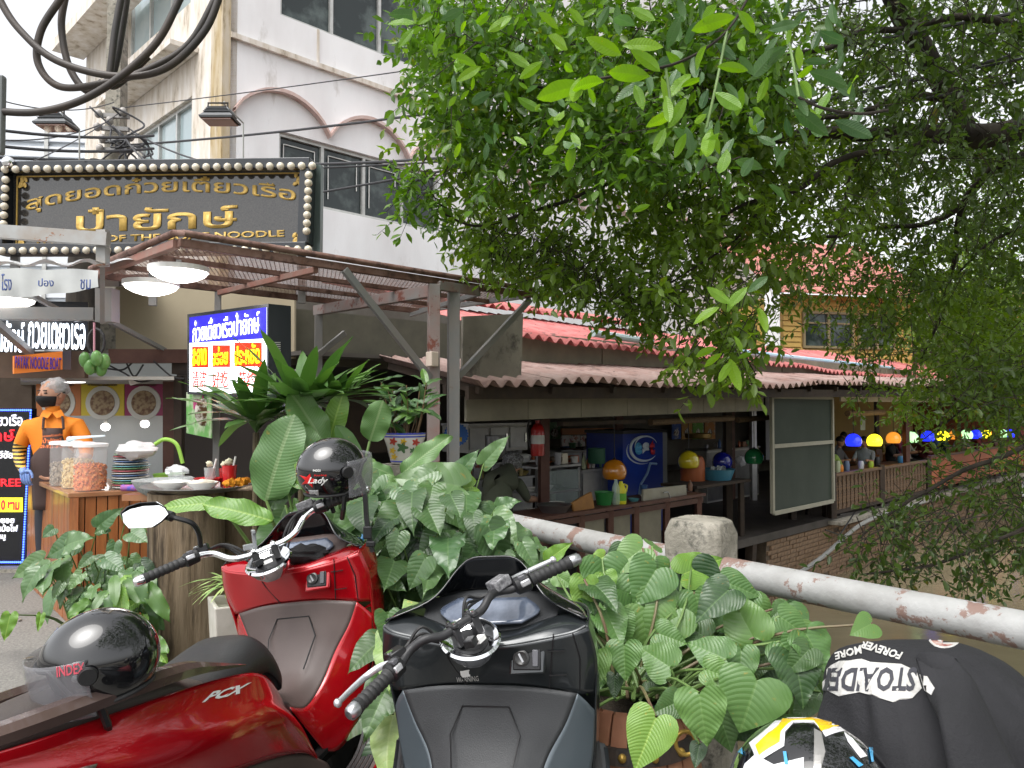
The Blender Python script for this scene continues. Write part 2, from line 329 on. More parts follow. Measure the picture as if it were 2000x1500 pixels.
# left face
l0, l1 = 0.9, 3.6
p1 = sL(375, 190); p2 = sL(270, 258)
la, lb = p1[0], p2[0]; lz = (p1[1] + p2[1])/2; wz0 = lz-2.2
q1 = sL(375, 30); q2 = sL(247, 118); ua, ub = sL(372, 30)[0], q2[0]; uz = q2[1]
windowed_face(BC, VD, 8.2, 0, HB, [(la, lb, wz0, lz), (ua, ub, uz, uz+2.6)], inward=-1).build('wall', STAIN, bld)
win(BC, VD, la, lb, wz0, lz, 3, GLASSL, bld, inward=-1); win(BC, VD, ua, ub, uz, uz+2.6, 3, GLASSL, bld, inward=-1)
B().slab([BC + VD*0.4 - V3((-UD.x,-UD.y,0))*0.9, BC + VD*8 + UD*0.9, BC + VD*8 + UD*0.9 + ZD*HB, BC + VD*0.4 + UD*0.9 + ZD*HB], UD*0.1).build('inner_wall', mat('room_pale', (0.4, 0.44, 0.45), 0.9), bld)
B().slab([BC + UD*-0.0 + ZD*HB, BC + UD*LU + ZD*HB, BC + UD*LU + VD*8.2 + ZD*HB, BC + VD*8.2 + ZD*HB], ZD*0.2).build('roof', CONC, bld)
B().slab([BC + UD*LU, BC + UD*(LU-0.3), BC + UD*(LU-0.3) + VD*8.2, BC + UD*LU + VD*8.2], ZD*HB).build('wall', PLAST, bld)
# corner pilaster, ledge over the left window, string course, left cornice
B().slab([BC - UD*0.06 - VD*0.06, BC + UD*0.10 - VD*0.06, BC + UD*0.10 - VD*0.01, BC - UD*0.01 - VD*0.01, BC - UD*0.01 + VD*0.42, BC - UD*0.06 + VD*0.42], ZD*(HB-0.1)).build('pilaster', mat('yellowed_plaster', (0.50, 0.44, 0.35), 0.9, col2=(0.36, 0.26, 0.11), scale=2.5, col3=(0.13, 0.10, 0.07), scale3=5, lo3=0.56, hi3=0.7, stretch=(2, 2, 0.35), bump=0.4), bld)
a_, c_ = sL(388, 118), sL(238, 208); zl = (a_[1]+c_[1])/2
B().slab([BC + VD*a_[0] - UD*0.01, BC + VD*c_[0]*1.02 - UD*0.01, BC + VD*c_[0]*1.02 - UD*0.55, BC + VD*a_[0] - UD*0.55], ZD*0.11).xf(Matrix.Translation((0, 0, zl))).build('ledge', STAIN, bld, bevel=0.01)
sc_ = sU(430, 100); sd_ = sU(830, 245); zc_ = 8.35
B().slab([BC + UD*0.1 - VD*0.015, BC + UD*LU - VD*0.015, BC + UD*LU - VD*0.09, BC + UD*0.1 - VD*0.09], ZD*0.10).xf(Matrix.Translation((0, 0, zc_))).build('string_course', STAIN, bld)
cz = sL(160, 120)[1]; 
B().slab([BC + VD*2.4 - UD*0.01, BC + VD*8.4 - UD*0.01, BC + VD*8.4 - UD*0.75, BC + VD*2.4 - UD*0.75], ZD*0.25).xf(Matrix.Translation((0, 0, sL(250, 30)[1]))).build('cornice', STAIN, bld)
for i, (x0, x1, y0, y1) in enumerate([(0.02, 0.02, 0, 0)]): pass
# scalloped arches: ribs proud of the wall
ak = [sU(640, 268), sU(795, 308)]; zk = 6.98; per = ak[1][0]-ak[0][0]; first = ak[0][0]
for i in range(-1, 9):
    a = first + per*i; n_ = 14; pts = []
    for k in range(n_+1):
        t = k/n_; pts.append((a + per*t, zk + 0.62*(1-(2*t-1)**2)**0.8))
    if i == -1: pts = [p for p in pts if p[0] > 0.12]
    b = B(); rows = []
    for s_, z in pts: rows.append([BC + UD*s_ + ZD*z - VD*0.004, BC + UD*s_ + ZD*z - VD*0.14, BC + UD*s_ + ZD*(z+0.07) - VD*0.14, BC + UD*s_ + ZD*(z+0.07) - VD*0.004])
    b.grid(rows, closeu=True).build('arch_rib', PINK, bld)
for s_ in (1.95, 4.3, 6.7, 9.1, 11.4):     # vertical rendered strips between bands
    B().box(BC + UD*s_ + ZD*(8.45+0.36) - VD*0.012, (0.05, 0.02, 0.7), math.atan2(UD.y, UD.x)).build('crack_strip', STAIN, bld)

# ================================================================ far left louvred block
lv = thing('louvred_building', 'distant pale grey building clad in horizontal louvres', 'building', W(60, 300, 32)*V3((1, 1, 0)) if False else (-19, 30, 0))
lf = plane((-19, 30, 0), (1, 0.10, 0))
zt = lf(60, 240).z
B().slab([(-40, 28, 0), (-15.6, 30.5, 0), (-15.6, 36, 0), (-40, 36, 0)], ZD*(zt-0.1)).build('wall', mat('pale_cladding', (0.62, 0.66, 0.70), 0.6), lv)
for k in range(14):
    z = zt - 0.5 - k*0.62
    B().beam((-40, 27.9, z), (-15.6, 30.4, z), 0.10, 0.42).build('louvre', mat('louvre_paint', (0.66, 0.69, 0.73), 0.5), lv)
for x in (-21.5, -18.4): B().beam((x, 28+ (x+40)*0.1025-0.15, 0), (x, 28+(x+40)*0.1025-0.15, zt+0.1), 0.14).build('upright', ALU, lv)
# near-edge dark grey board at the far left frame edge
tag(B().box(W(-2, 225, 3.6), (0.05, 0.04, 0.38)).build('meter_box', mat('grey_box', (0.16, 0.17, 0.17), 0.5), bevel=0.01), 'narrow grey box hanging at the left edge of the picture', 'box')

# ================================================================ restaurant by the canal
RP = V3((0, 8, 0)); FR = plane(RP, UD); FLZ = -0.45
def ru(px, py=800): p = FR(px, py); return (p-RP).dot(UD)
def rp(s, off=0.0, z=0.0): return RP + UD*s + VD*off + ZD*z
def zat(py, s, off=0.0): p = rp(s, off); return CAMZ + (795-py)*p.y/1500.0
rest = thing('canal_restaurant', 'low open fronted restaurant beside the canal under two corrugated roofs', 'restaurant', RP + ZD*FLZ)
sE = 22.5
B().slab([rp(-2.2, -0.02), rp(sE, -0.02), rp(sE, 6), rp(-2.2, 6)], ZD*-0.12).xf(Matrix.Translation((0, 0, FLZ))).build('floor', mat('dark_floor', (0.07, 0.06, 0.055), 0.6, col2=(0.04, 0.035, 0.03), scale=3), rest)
def roof(s0, s1, o0, o1, z0f, z1f, matl, name='roof_sheet', per=0.2, amp=0.035, shw=1.0, lift=0):
    n = round((s1-s0)/shw)
    for k in range(n):
        a = s0 + (s1-s0)*k/n; c = s0 + (s1-s0)*(k+1)/n + 0.05; rows = []; jo = rnd.uniform(-0.03, 0.03); jz = (k % 2)*0.008
        for o, zf in ((o0+jo, z0f), ((o0+o1)/2, None), (o1, z1f)):
            r = []; m_ = round((c-a)/per*8)
            for j in range(m_+1):
                s = a + (c-a)*j/m_; zz = (z0f(s)+z1f(s))/2 if zf is None else zf(s)
                r.append(rp(s, o, zz + jz + amp*math.cos(2*PI*s/per)))
            rows.append(r)
        B().grid(rows).build(name, matl, rest, smooth=True, solid=0.008)
wob = lambda s: 0.02*math.sin(s*0.9+1)+0.012*math.sin(s*2.3)
eave = lambda s: 1.72 + 0.33*min(15, max(0, s))/15 + wob(s)*1.3
roof(-1.0, 22.3, -0.55, 0.95, lambda s: eave(s)-0.0, lambda s: 2.02+0.012*min(s, 15), TILE2)
roof(0.9, 22.3, 0.75, 2.9, lambda s: 2.33 + wob(s) - 0.012*(min(s, 15)-1), lambda s: 2.92 + wob(s), TILE)
roof(0.2, 6.5, 2.6, 4.2, lambda s: 3.0, lambda s: 3.35, TILE)
# strip of wall between the two roofs, dark gap, front fascia boards
for k in range(8):
    a = 0.9 + k*1.8; B().slab([rp(a, 0.93, 1.85), rp(a+1.77, 0.93, 1.85), rp(a+1.77, 0.93, 2.42), rp(a, 0.93, 2.42)], VD*0.03).build('gable_board', BEIGE, rest)
B().beam(rp(-1.0, -0.42, 1.63), rp(22, -0.42, 1.90), 0.05, 0.12).build('eave_beam', DARK, rest)
B().beam(rp(-1.0, -0.1, 1.66), rp(22, -0.1, 1.92), 0.05, 0.10).build('eave_beam', DARK, rest)
for k in range(17): B().beam(rp(-0.9+k, -0.5, 1.65+0.018*k), rp(-0.9+k, 0.9, 1.93), 0.05, 0.07).build('rafter', DARK, rest)
s_ = -0.9
for k in range(7):                 # beige fascia
    a, c = ru(895) + k*0.86, ru(895) + (k+1)*0.86 - 0.008
    if a > ru(1495): break
    c = min(c, ru(1495))
    za, zb = 1.36 + 0.012*k, 1.60 + 0.01*k
    B().slab([rp(a, -0.12, za), rp(c, -0.12, za+0.012), rp(c, -0.12, zb+0.01), rp(a, -0.12, zb)], VD*0.03).build('fascia_board', BEIGE, rest)
for k in range(9):
    a = ru(1632) + k*0.62; B().slab([rp(a, -0.1, 1.60), rp(a+0.60, -0.1, 1.605), rp(a+0.60, -0.1, 1.86), rp(a, -0.1, 1.86)], VD*0.03).build('fascia_board', CREAM, rest)
# left enclosure: beige upper wall, dark lower part
B().slab([rp(-1.9, 1.4, 1.93), rp(0.9, 1.4, 1.93), rp(0.9, 1.4, 2.5), rp(-1.9, 1.4, 2.5)], VD*0.08).build('upper_wall', mat('shaded_wall', (0.13, 0.12, 0.09), 0.9, col2=(0.08, 0.075, 0.06), scale=2), rest)  # beige darkened: the shade under the canopy is put into the wall colour
B().slab([rp(-1.9, 1.35, 1.0), rp(-0.3, 1.35, 1.0), rp(-0.3, 1.35, 1.74), rp(-1.9, 1.35, 1.74)], VD*0.08).build('dark_partition', DARK, rest)
pa = plane(rp(0.05, -0.3), UD)
B().slab([pa(903, 742), pa(1018, 738), pa(1022, 612), pa(905, 618)], VD*0.03).build('end_board', mat('grey_board', (0.17, 0.155, 0.13), 0.85, col2=(0.26, 0.24, 0.20), scale=2, col3=(0.08, 0.07, 0.06), scale3=3), rest)
# back wall, ceiling, posts
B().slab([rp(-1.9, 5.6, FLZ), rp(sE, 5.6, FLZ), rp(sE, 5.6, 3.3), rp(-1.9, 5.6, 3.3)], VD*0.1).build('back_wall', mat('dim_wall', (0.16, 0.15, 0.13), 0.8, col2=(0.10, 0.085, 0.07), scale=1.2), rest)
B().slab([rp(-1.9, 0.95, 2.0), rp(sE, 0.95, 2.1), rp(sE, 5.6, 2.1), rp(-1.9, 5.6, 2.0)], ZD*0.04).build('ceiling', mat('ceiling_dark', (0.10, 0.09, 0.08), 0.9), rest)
B().slab([rp(sE, -0.02, FLZ), rp(sE, 5.6, FLZ), rp(sE, 5.6, 2.1), rp(sE, -0.02, 2.1)], UD*0.1).build('end_wall', mat('orange_wall', (0.38, 0.10, 0.045), 0.7, col2=(0.30, 0.09, 0.05), scale=2), rest)
for px, o, m_ in ((1062, 0.6, MAROON), (1208, 1.6, MAROON), (1420, 0.5, DARK), (1545, 0.4, DARK), (1612, 0.1, DARK), (1470, 2.2, ALU)):
    p = rp(ru(px), o); 
    f_ = plane(rp(0, o), UD); s = (f_(px, 800)-RP).dot(UD)
    B().beam(rp(s, o, FLZ), rp(s, o, 1.98), 0.11).build('post', m_, rest)
for s, o in ((12.2, 0.1), (16.0, .1), (19.5, .1), (17.5, 2.6), (9.2, 2.6), (13.5, 2.4), (11.2, 3.2)): B().beam(rp(s, o, FLZ), rp(s, o, 1.98), 0.1).build('post', MAROON, rest)
# brick wall standing in the canal
tag(rest, None)
sB0, sB1 = ru(1497), 22.2
B().slab([rp(sB0, 0.03, -1.7), rp(sB1, 0.03, -1.7), rp(sB1, 0.03, FLZ-0.14), rp(sB0, 0.03, FLZ-0.14)], VD*0.25).build('canal_wall', MORTAR, rest)
bb = B().box((0, 0, 0), (0.205, 0.05, 0.062)); bme = bb.mesh('brick', BRICK)
bl = []
for r_ in range(15):
    z = FLZ-0.14-0.035-r_*0.072
    k = 0
    while True:
        s = sB0 + 0.11 + k*0.218 + (0.109 if r_ % 2 else 0)
        if s > sB1-0.1: break
        bl.append((s, z)); k += 1
bl.sort(key=lambda q: q[0])
Mi = rest.matrix_basis.inverted(); jo = B()
for i, (s, z) in enumerate(bl):
    M = Matrix.Translation(rp(s, 0.03 + rnd.uniform(-0.012, 0.008), z)) @ Matrix.Rotation(PI/4 + rnd.uniform(-0.02, 0.02), 4, 'Z') @ Matrix.Rotation(rnd.uniform(-0.02, 0.02), 4, 'Y')
    if rnd.random() < 0.03: continue
    if i < 300:
        o = link('brick', bme, rest); o.matrix_basis = Mi @ M
    else:
        jo.add([M @ p for p in bb.v], bb.f)
tag(jo.build('brickwork', BRICK, rest), kind='stuff')
# ledge under the railing and pipe clipped along it
B().slab([rp(ru(1612), -0.25, FLZ-0.1), rp(22.2, -0.25, FLZ-0.1), rp(22.2, 0.02, FLZ-0.1), rp(ru(1612), 0.02, FLZ-0.1)], ZD*0.06).build('wall_ledge', CONC, rest)
# timber stilts and dark back under the kitchen
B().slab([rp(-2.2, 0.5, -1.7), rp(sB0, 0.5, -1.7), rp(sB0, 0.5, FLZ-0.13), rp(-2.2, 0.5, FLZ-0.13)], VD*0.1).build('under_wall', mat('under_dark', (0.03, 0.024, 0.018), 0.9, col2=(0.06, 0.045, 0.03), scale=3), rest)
for px in (1120, 1180, 1235, 1300, 1345, 1388, 1430, 1470):
    s = ru(px); B().beam(rp(s, rnd.uniform(0, 0.2), -1.7), rp(s, rnd.uniform(0, 0.1), FLZ-0.12), rnd.uniform(0.08, 0.14)).build('stilt', DARK, rest)
# front balustrade of the dining deck
bal = thing('deck_balustrade', 'carved dark wooden balustrade along the dining deck above the brick wall', 'railing', rp(8, 0.0, FLZ))
b0, b1 = ru(1620), 13.1
B().beam(rp(b0, -0.05, 0.30), rp(b1, -0.05, 0.30), 0.09, 0.05).build('top_rail', mat('brown_rail', (0.16, 0.09, 0.05), 0.5, col2=(0.10, 0.055, 0.03), scale=5), bal)
B().beam(rp(b0, -0.05, -0.36), rp(b1, -0.05, -0.36), 0.07, 0.05).build('bottom_rail', DARK, bal)
CARV = mat('carved_wood', (0.20, 0.12, 0.065), 0.6, col2=(0.05, 0.03, 0.02), scale=45, lo=0.45, hi=0.55, stretch=(1, 1, 0.6))
bmk = B()
pr = [(0.075, -0.30), (0.055, -0.22), (0.075, -0.12), (0.06, 0), (0.075, 0.1), (0.055, 0.2), (0.075, 0.29)]
bmk.slab([V3((x, 0, z)) for x, z in pr] + [V3((-x, 0, z)) for x, z in reversed(pr)], (0, 0.02, 0))
bmm = bmk.mesh('baluster', CARV); Mi = bal.matrix_basis.inverted(); k = 0; s = b0 + 0.12
while s < b1 - 0.05:
    o = link('baluster', bmm, bal); o.matrix_basis = Mi @ Matrix.Translation(rp(s, -0.05, -0.03)) @ Matrix.Rotation(PI/4, 4, 'Z'); s += 0.185
for s in (b0-0.06, (b0+b1)/2-0.3, b1): B().beam(rp(s, -0.05, FLZ), rp(s, -0.05, 0.36), 0.11).build('newel_post', DARK, bal)
b2 = thing('plank_railing', 'orange painted board railing beyond the carved balustrade', 'railing', rp(13.8, 0, FLZ))
B().beam(rp(13.2, -0.05, 0.38), rp(22.2, -0.05, 0.38), 0.08, 0.05).build('top_rail', MAROON, b2)
for k in range(3): B().slab([rp(13.2, -0.03, -0.36+k*0.24), rp(22.2, -0.03, -0.36+k*0.24), rp(22.2, -0.03, -0.14+k*0.24), rp(13.2, -0.03, -0.14+k*0.24)], VD*0.025).build('plank', mat('orange_paint', (0.42, 0.12, 0.05), 0.6, col2=(0.33, 0.1, 0.05), scale=3), b2)
# big framed dark glass screen
scn = thing('framed_screen', 'tall dark green screen in a pale frame hanging at the restaurant front', 'screen', rp(ru(1490), -0.14, FLZ))
sa, sb = ru(1488), ru(1607); z0, z1, zm = -0.12, 1.66, 0.9
fmt_ = mat('cream_frame', (0.28, 0.275, 0.22), 0.6, col2=(0.33, 0.31, 0.25), scale=8); gmt = mat('green_tint_screen', (0.022, 0.034, 0.026), 0.4, spec=0.2, col2=(0.035, 0.048, 0.038), scale=1.5)
for a, c in (((sa, z0), (sa, z1)), ((sb, z0), (sb, z1))): B().beam(rp(a[0], -0.16, a[1]), rp(c[0], -0.16, c[1]), 0.06, 0.05, up=VD).build('frame_bar', fmt_, scn)
for z in (z0, z1, zm): B().beam(rp(sa+0.03, -0.163, z), rp(sb-0.03, -0.163, z), 0.05, 0.06).build('frame_bar', fmt_, scn)
B().slab([rp(sa, -0.15, z0), rp(sb, -0.15, z0), rp(sb, -0.15, zm), rp(sa, -0.15, zm)], VD*0.015).build('pane', gmt, scn)
B().slab([rp(sa, -0.152, zm+0.01), rp(sb, -0.152, zm+0.01), rp(sb, -0.152, z1), rp(sa, -0.152, z1)], VD*0.015).build('pane', gmt, scn)
# drain pipes
tag(B().tube(bez([rp(ru(1300), -0.3, -1.05), rp(ru(1480), -0.3, -1.12), rp(ru(1560), -0.3, -0.98), rp(ru(1640), -0.3, -0.62), rp(ru(1700), -0.3, -0.53), rp(12, -0.3, -0.5)], 8), 0.035, 8).build('drain_pipe', mat('grey_pvc', (0.24, 0.24, 0.23), 0.5)), 'grey plastic drain pipe sagging along the brick canal wall', 'pipe')
wb = thing('wall_bracket', 'bent black metal bracket sticking out of the brick canal wall', 'bracket', rp(ru(1640), -0.02, -0.7))
fw_ = plane(rp(0, -0.35), UD)
B().tube([fw_(1640, 1005), fw_(1670, 1000), fw_(1640, 1045), fw_(1612, 1035)], 0.014, 6).build('bar', BLACK, wb)
tag(B().tube([rp(0.9+1.3, 0.7, 2.47), rp(3.6, 0.75, 2.44)], 0.05, 10).build('gutter_pipe', mat('teal_pipe', (0.35, 0.45, 0.45), 0.4)), 'short grey green pipe lying on the red upper roof', 'pipe')
tag(B().tube([rp(7.0, 1.3, 2.50), rp(15, 1.3, 2.47)], 0.06, 10).build('roof_pipe', mat('blue_pipe', (0.28, 0.48, 0.62), 0.4, col2=(0.45, 0.55, 0.62), scale=2)), 'long light blue pipe running along the red upper roof', 'pipe')

# ================================================================ yellow timber house behind
YH = W(1530, 795, 23); YH.z = 0; fy = plane(YH, (1, 0.25, 0)); yd = V3((1, 0.25, 0)).normalized(); yn = V3((-yd.y, yd.x, 0))
yh = thing('yellow_timber_house', 'yellow clapboard house with red tiled roof behind the upper restaurant roof', 'house', YH)
YEL = mat('yellow_clapboard', (0.56, 0.36, 0.10), 0.6, col2=(0.50, 0.31, 0.09), scale=2)
def yz(px, py): p = fy(px, py); return (p-YH).dot(yd), p.z
ye = yz(1780, 700)[0]; zr = yz(1600, 575)[1]
B().slab([YH, YH + yd*ye, YH + yd*ye + yn*5, YH + yn*5], ZD*(zr-0.02)).build('wall', YEL, yh)
wa, wz = yz(1565, 608); wb_, wz2 = yz(1665, 682)
z = yz(1600, 720)[1]
while z < zr-0.1:
    for a, c in ((0, wa-0.05), (wb_+0.05+1.55, ye)) if wz2-0.1 < z < wz+0.1 else ((0, ye),):
        q = [YH + yd*a + ZD*z - yn*0.004, YH + yd*c + ZD*z - yn*0.004, YH + yd*c + ZD*(z+0.13) - yn*0.004, YH + yd*a + ZD*(z+0.13) - yn*0.004]
        b = B().slab(q, -yn*0.03); b.v[4] -= yn*0.02; b.v[5] -= yn*0.02; b.build('clapboard', YEL, yh)
    z += 0.16
win(YH - yn*0.10, yd, wa, wb_, wz2, wz, 2, GLASSD, yh, deep=0.03, fm=mat('olive_frame', (0.26, 0.20, 0.11), 0.5), trans=wz-0.35)
win(YH - yn*0.10, yd, wb_+0.15, wb_+1.5, wz2, wz, 2, GLASSD, yh, deep=0.03, fm=MC['olive_frame'], trans=wz-0.35)
RED = mat('red_tile_roof', (0.36, 0.11, 0.085), 0.7, col2=(0.45, 0.20, 0.17), scale=4)
for k in range(9):
    z = zr - 0.1 + k*0.26; o = -0.7 + k*0.42
    for j in range(12):
        a = -0.6 + j*(ye+1.2)/12; c = a + (ye+1.2)/12-0.02
        B().slab([YH + yd*a + yn*o + ZD*z, YH + yd*c + yn*o + ZD*z, YH + yd*c + yn*(o+0.5) + ZD*(z+0.3), YH + yd*a + yn*(o+0.5) + ZD*(z+0.3)], ZD*0.04).build('roof_tile', RED, yh)
tag(B().slab([W(1495, 795, 22)*V3((1,1,0)), W(1525, 795, 22)*V3((1,1,0)), W(1525, 795, 23)*V3((1,1,0)), W(1495, 795, 23)*V3((1,1,0))], ZD*5.2).build('rendered_column', PLAST), 'white rendered column left of the yellow house', 'column')
gh = thing('grey_house', 'shadowed timber house behind the leaves right of the yellow house', 'house', (16, 27, 0))
B().slab([(14.2, 25.5, 0), (24, 28, 0), (24, 34, 0), (14.2, 31, 0)], ZD*4.6).build('wall', mat('grey_timber', (0.14, 0.12, 0.10), 0.85, col2=(0.2, 0.17, 0.14), scale=2), gh)
B().slab([(13.4, 24.9, 4.5), (24.6, 27.6, 4.5), (24.6, 31, 6.0), (13.4, 28.2, 6.0)], ZD*0.1).build('roof', RED, gh)
for x in (15.5, 17.8): B().slab([(x, 25.5+(x-14.2)*0.255-0.05, 2.6), (x+1.3, 25.5+(x+1.3-14.2)*0.255-0.05, 2.6), (x+1.3, 25.5+(x+1.3-14.2)*0.255-0.05, 4.0), (x, 25.5+(x-14.2)*0.255-0.05, 4.0)], (0, -0.04, 0)).build('window', GLASSD, gh)

# ================================================================ bridge pipe rail and concrete post
PEEL = mat('peeling_white_paint', (0.40, 0.40, 0.395), 0.6, col2=(0.29, 0.285, 0.275), scale=6, bump=0.35, bscale=30, col3=(0.23, 0.15, 0.125), scale3=5.5, lo3=0.56, hi3=0.585)
tag(B().tube([(-0.35, 4.75, 0.86), (0.40, 3.63, 0.86), (0.80, 3.10, 0.86)], 0.056, 20).build('pipe_rail', PEEL, smooth=True), 'peeling white pipe rail left of the concrete post', 'railing', 'bridge pipe rails')
tag(B().tube([(0.84, 3.04, 0.855), (1.52, 2.22, 0.85), (4.2, -1.0, 0.84)], 0.056, 20).build('pipe_rail', PEEL, smooth=True), 'peeling white pipe rail right of the concrete post', 'railing', 'bridge pipe rails')
pc = V3((0.80, 3.22, 0)); cpo = B()
oc = lambda w_, ch, z, a=math.radians(-40): [pc + V3((-.012, 0, 0)) + Matrix.Rotation(a, 3, 'Z') @ V3((x*w_, y*w_, 0)) + ZD*z for x, y in ((-1,-1+ch),(-1+ch,-1),(1-ch,-1),(1,-1+ch),(1,1-ch),(1-ch,1),(-1+ch,1),(-1,1-ch))]
cpo.grid([oc(0.118, 0.3, -0.02), oc(0.121, 0.3, 0.7), oc(0.125, 0.3, 0.975), oc(0.108, 0.4, 1.035)], closeu=True); cpo.add(oc(0.108, 0.4, 1.035), [tuple(range(8))])
po = cpo.build('concrete_post', CONC, bevel=0.012, smooth=True, weld=True, angle=30); tag(po, 'stained concrete bridge post holding the white pipe rails', 'post')

fl_v = B(); rf_ = random.Random(4)
for k in range(46):
    x_, y_ = rf_.uniform(-4.6, -1.2), rf_.uniform(3.2, 6.6); a_ = rf_.uniform(0, 6.3); l_ = rf_.uniform(.02, .05); c_ = V3((x_, y_, .012))
    d1_, d2_ = V3((math.cos(a_), math.sin(a_), rf_.uniform(-.1, .25))), V3((-math.sin(a_), math.cos(a_), 0)); fl_v.add([c_ - d1_*l_, c_ + d2_*l_*.4, c_ + d1_*l_, c_ - d2_*l_*.4], [(0, 1, 2, 3)])
tag(fl_v.build('fallen_leaves', mat('dry_leaf', (.20,.12,.05), .8, col2=(.12,.13,.04), scale=3)), kind='stuff')
# ================================================================ signs, canopy and noodle stall
def tM(P, dx):
    dx = V3(dx).normalized(); n = dx.cross(ZD); return Matrix.Translation(V3(P)) @ frame(dx, ZD, n).to_4x4()
def ptext(f, dx, body, m, parent, x0, y0, x1, y1, off=0.006, name='lettering', bend=0, bold=0.0, ext=0.004, shear=0):
    ym = (y0+y1)/2; A, C = f(x0, ym), f(x1, ym); P = f((x0+x1)/2, ym); P = (A+C)/2; w_ = (C-A).length
    d = (A.y+C.y)/2; h_ = abs(y1-y0)*d/FPX
    return poly_text(body, name, m, parent, tM(P, dx), w_, h_, ext=ext, off=off, bend=bend, bold=bold, shear=shear)
def pq(f, x0, y0, x1, y1, off=0.0): return [f(x0, y1, off), f(x1, y1, off), f(x1, y0, off), f(x0, y0, off)]
GOLD = mat('gold_leaf', (0.72, 0.48, 0.13), 0.45, metal=0.1, col2=(0.55, 0.36, 0.09), scale=30)
GRAN = mat('polished_black_granite', (0.022, 0.022, 0.022), 0.06, spec=0.7, col2=(0.055, 0.05, 0.045), scale=90, coat=0.25)
FRM = mat('sign_frame_black', (0.02, 0.023, 0.028), 0.25, spec=0.6)
BULB = mat('cream_bulb', (0.62, 0.56, 0.45), 0.25, coat=0.5)
# ---- big arched marquee sign
A0, A1 = W(3, 410, 6.55), W(612, 405, 6.2); dS = V3((A1.x-A0.x, A1.y-A0.y, 0)).normalized(); fs = plane(A1, dS)
sg = thing('marquee_sign', 'long black granite shop sign with gold Thai lettering framed by round cream bulbs', 'sign', V3((A0.x, A0.y, 0)))
nS = V3((-dS.y, dS.x, 0))
B().slab(pq(fs, 26, 338, 596, 480), nS*0.04).build('granite_panel', GRAN, sg)
for (a, b) in (((4, 330), (612, 323)), ((0, 489), (604, 486))): B().beam(fs(*a, -0.03), fs(*b, -0.03), 0.16, 0.085).build('frame_bar', FRM, sg, bevel=0.006)
for (a, b) in (((12, 340), (9, 480)), ((602, 333), (597, 478))): B().beam(fs(*a, -0.027), fs(*b, -0.027), 0.085, 0.155, up=nS).build('frame_bar', FRM, sg, bevel=0.006)
B().slab([fs(613, 320, 0.03), fs(627, 322, 0.03), fs(625, 494, 0.03), fs(611, 494, 0.03)], nS*0.06).build('side_cover', mat('sign_edge_green', (0.10, 0.13, 0.12), 0.3, metal=0.5), sg)
for (a, b) in (((34, 345), (590, 338)), ((32, 480), (590, 477)), ((34, 345), (32, 480)), ((592, 338), (589, 477))): B().beam(fs(*a, -0.008), fs(*b, -0.008), 0.008, 0.01).build('gold_line', GOLD, sg)
for x, y, a in ((44, 356, 0), (582, 350, 1), (44, 470, 2), (581, 467, 3)):
    b = B()
    for k in range(7):
        c = fs(x + rnd.uniform(-7, 7), y + rnd.uniform(-9, 9), -0.012); b.ball(c, (0.016, 0.006, 0.026), 8, 4, mat=Matrix.Rotation(rnd.uniform(-1, 1), 3, 'Y'))
    tag(b.build('corner_ornament', GOLD, sg), kind='stuff')
bu = B().ball((0, 0, 0), 0.032, 12, 6).mesh('bulb', BULB); shade(bu, 180)
Mi = sg.matrix_basis.inverted()
bl_ = [(10 + 600*k/29, 331 - 7.0*k/29) for k in range(30)] + [(4 + 598*k/29, 490 - 3.0*k/29) for k in range(30)] + [(11 - 6*k/7, 351 + 121*k/7) for k in range(7)] + [(603 - 5*k/8, 342 + 125*k/8) for k in range(8)]
for x, y in bl_:
    o = link('bulb', bu, sg); o.matrix_basis = Mi @ Matrix.Translation(fs(x, y, -0.115))
ptext(fs, dS, 'สุดยอดก๋วยเตี๋ยวเรือ', GOLD, sg, 52, 372, 578, 412, bend=0.115, bold=0.014)
ptext(fs, dS, 'ป๋ายักษ์', GOLD, sg, 150, 401, 464, 450, bold=0.02)
ptext(fs, dS, 'THE BEST OF THE BOAT NOODLE', GOLD, sg, 66, 457, 556, 470, bold=0.02)
for x in (30, 300, 590): B().beam(fs(x, 495, 0.05), fs(x, 495, 0.05)*V3((1, 1, 0)) + ZD*2.35, 0.06).build('post', GALV, sg)
tag(B().ball(W(16, 317, 6.4), 0.05, 12, 8).build('finial', CHROME, smooth=True), 'small chrome ball above the left corner of the black sign', 'finial')
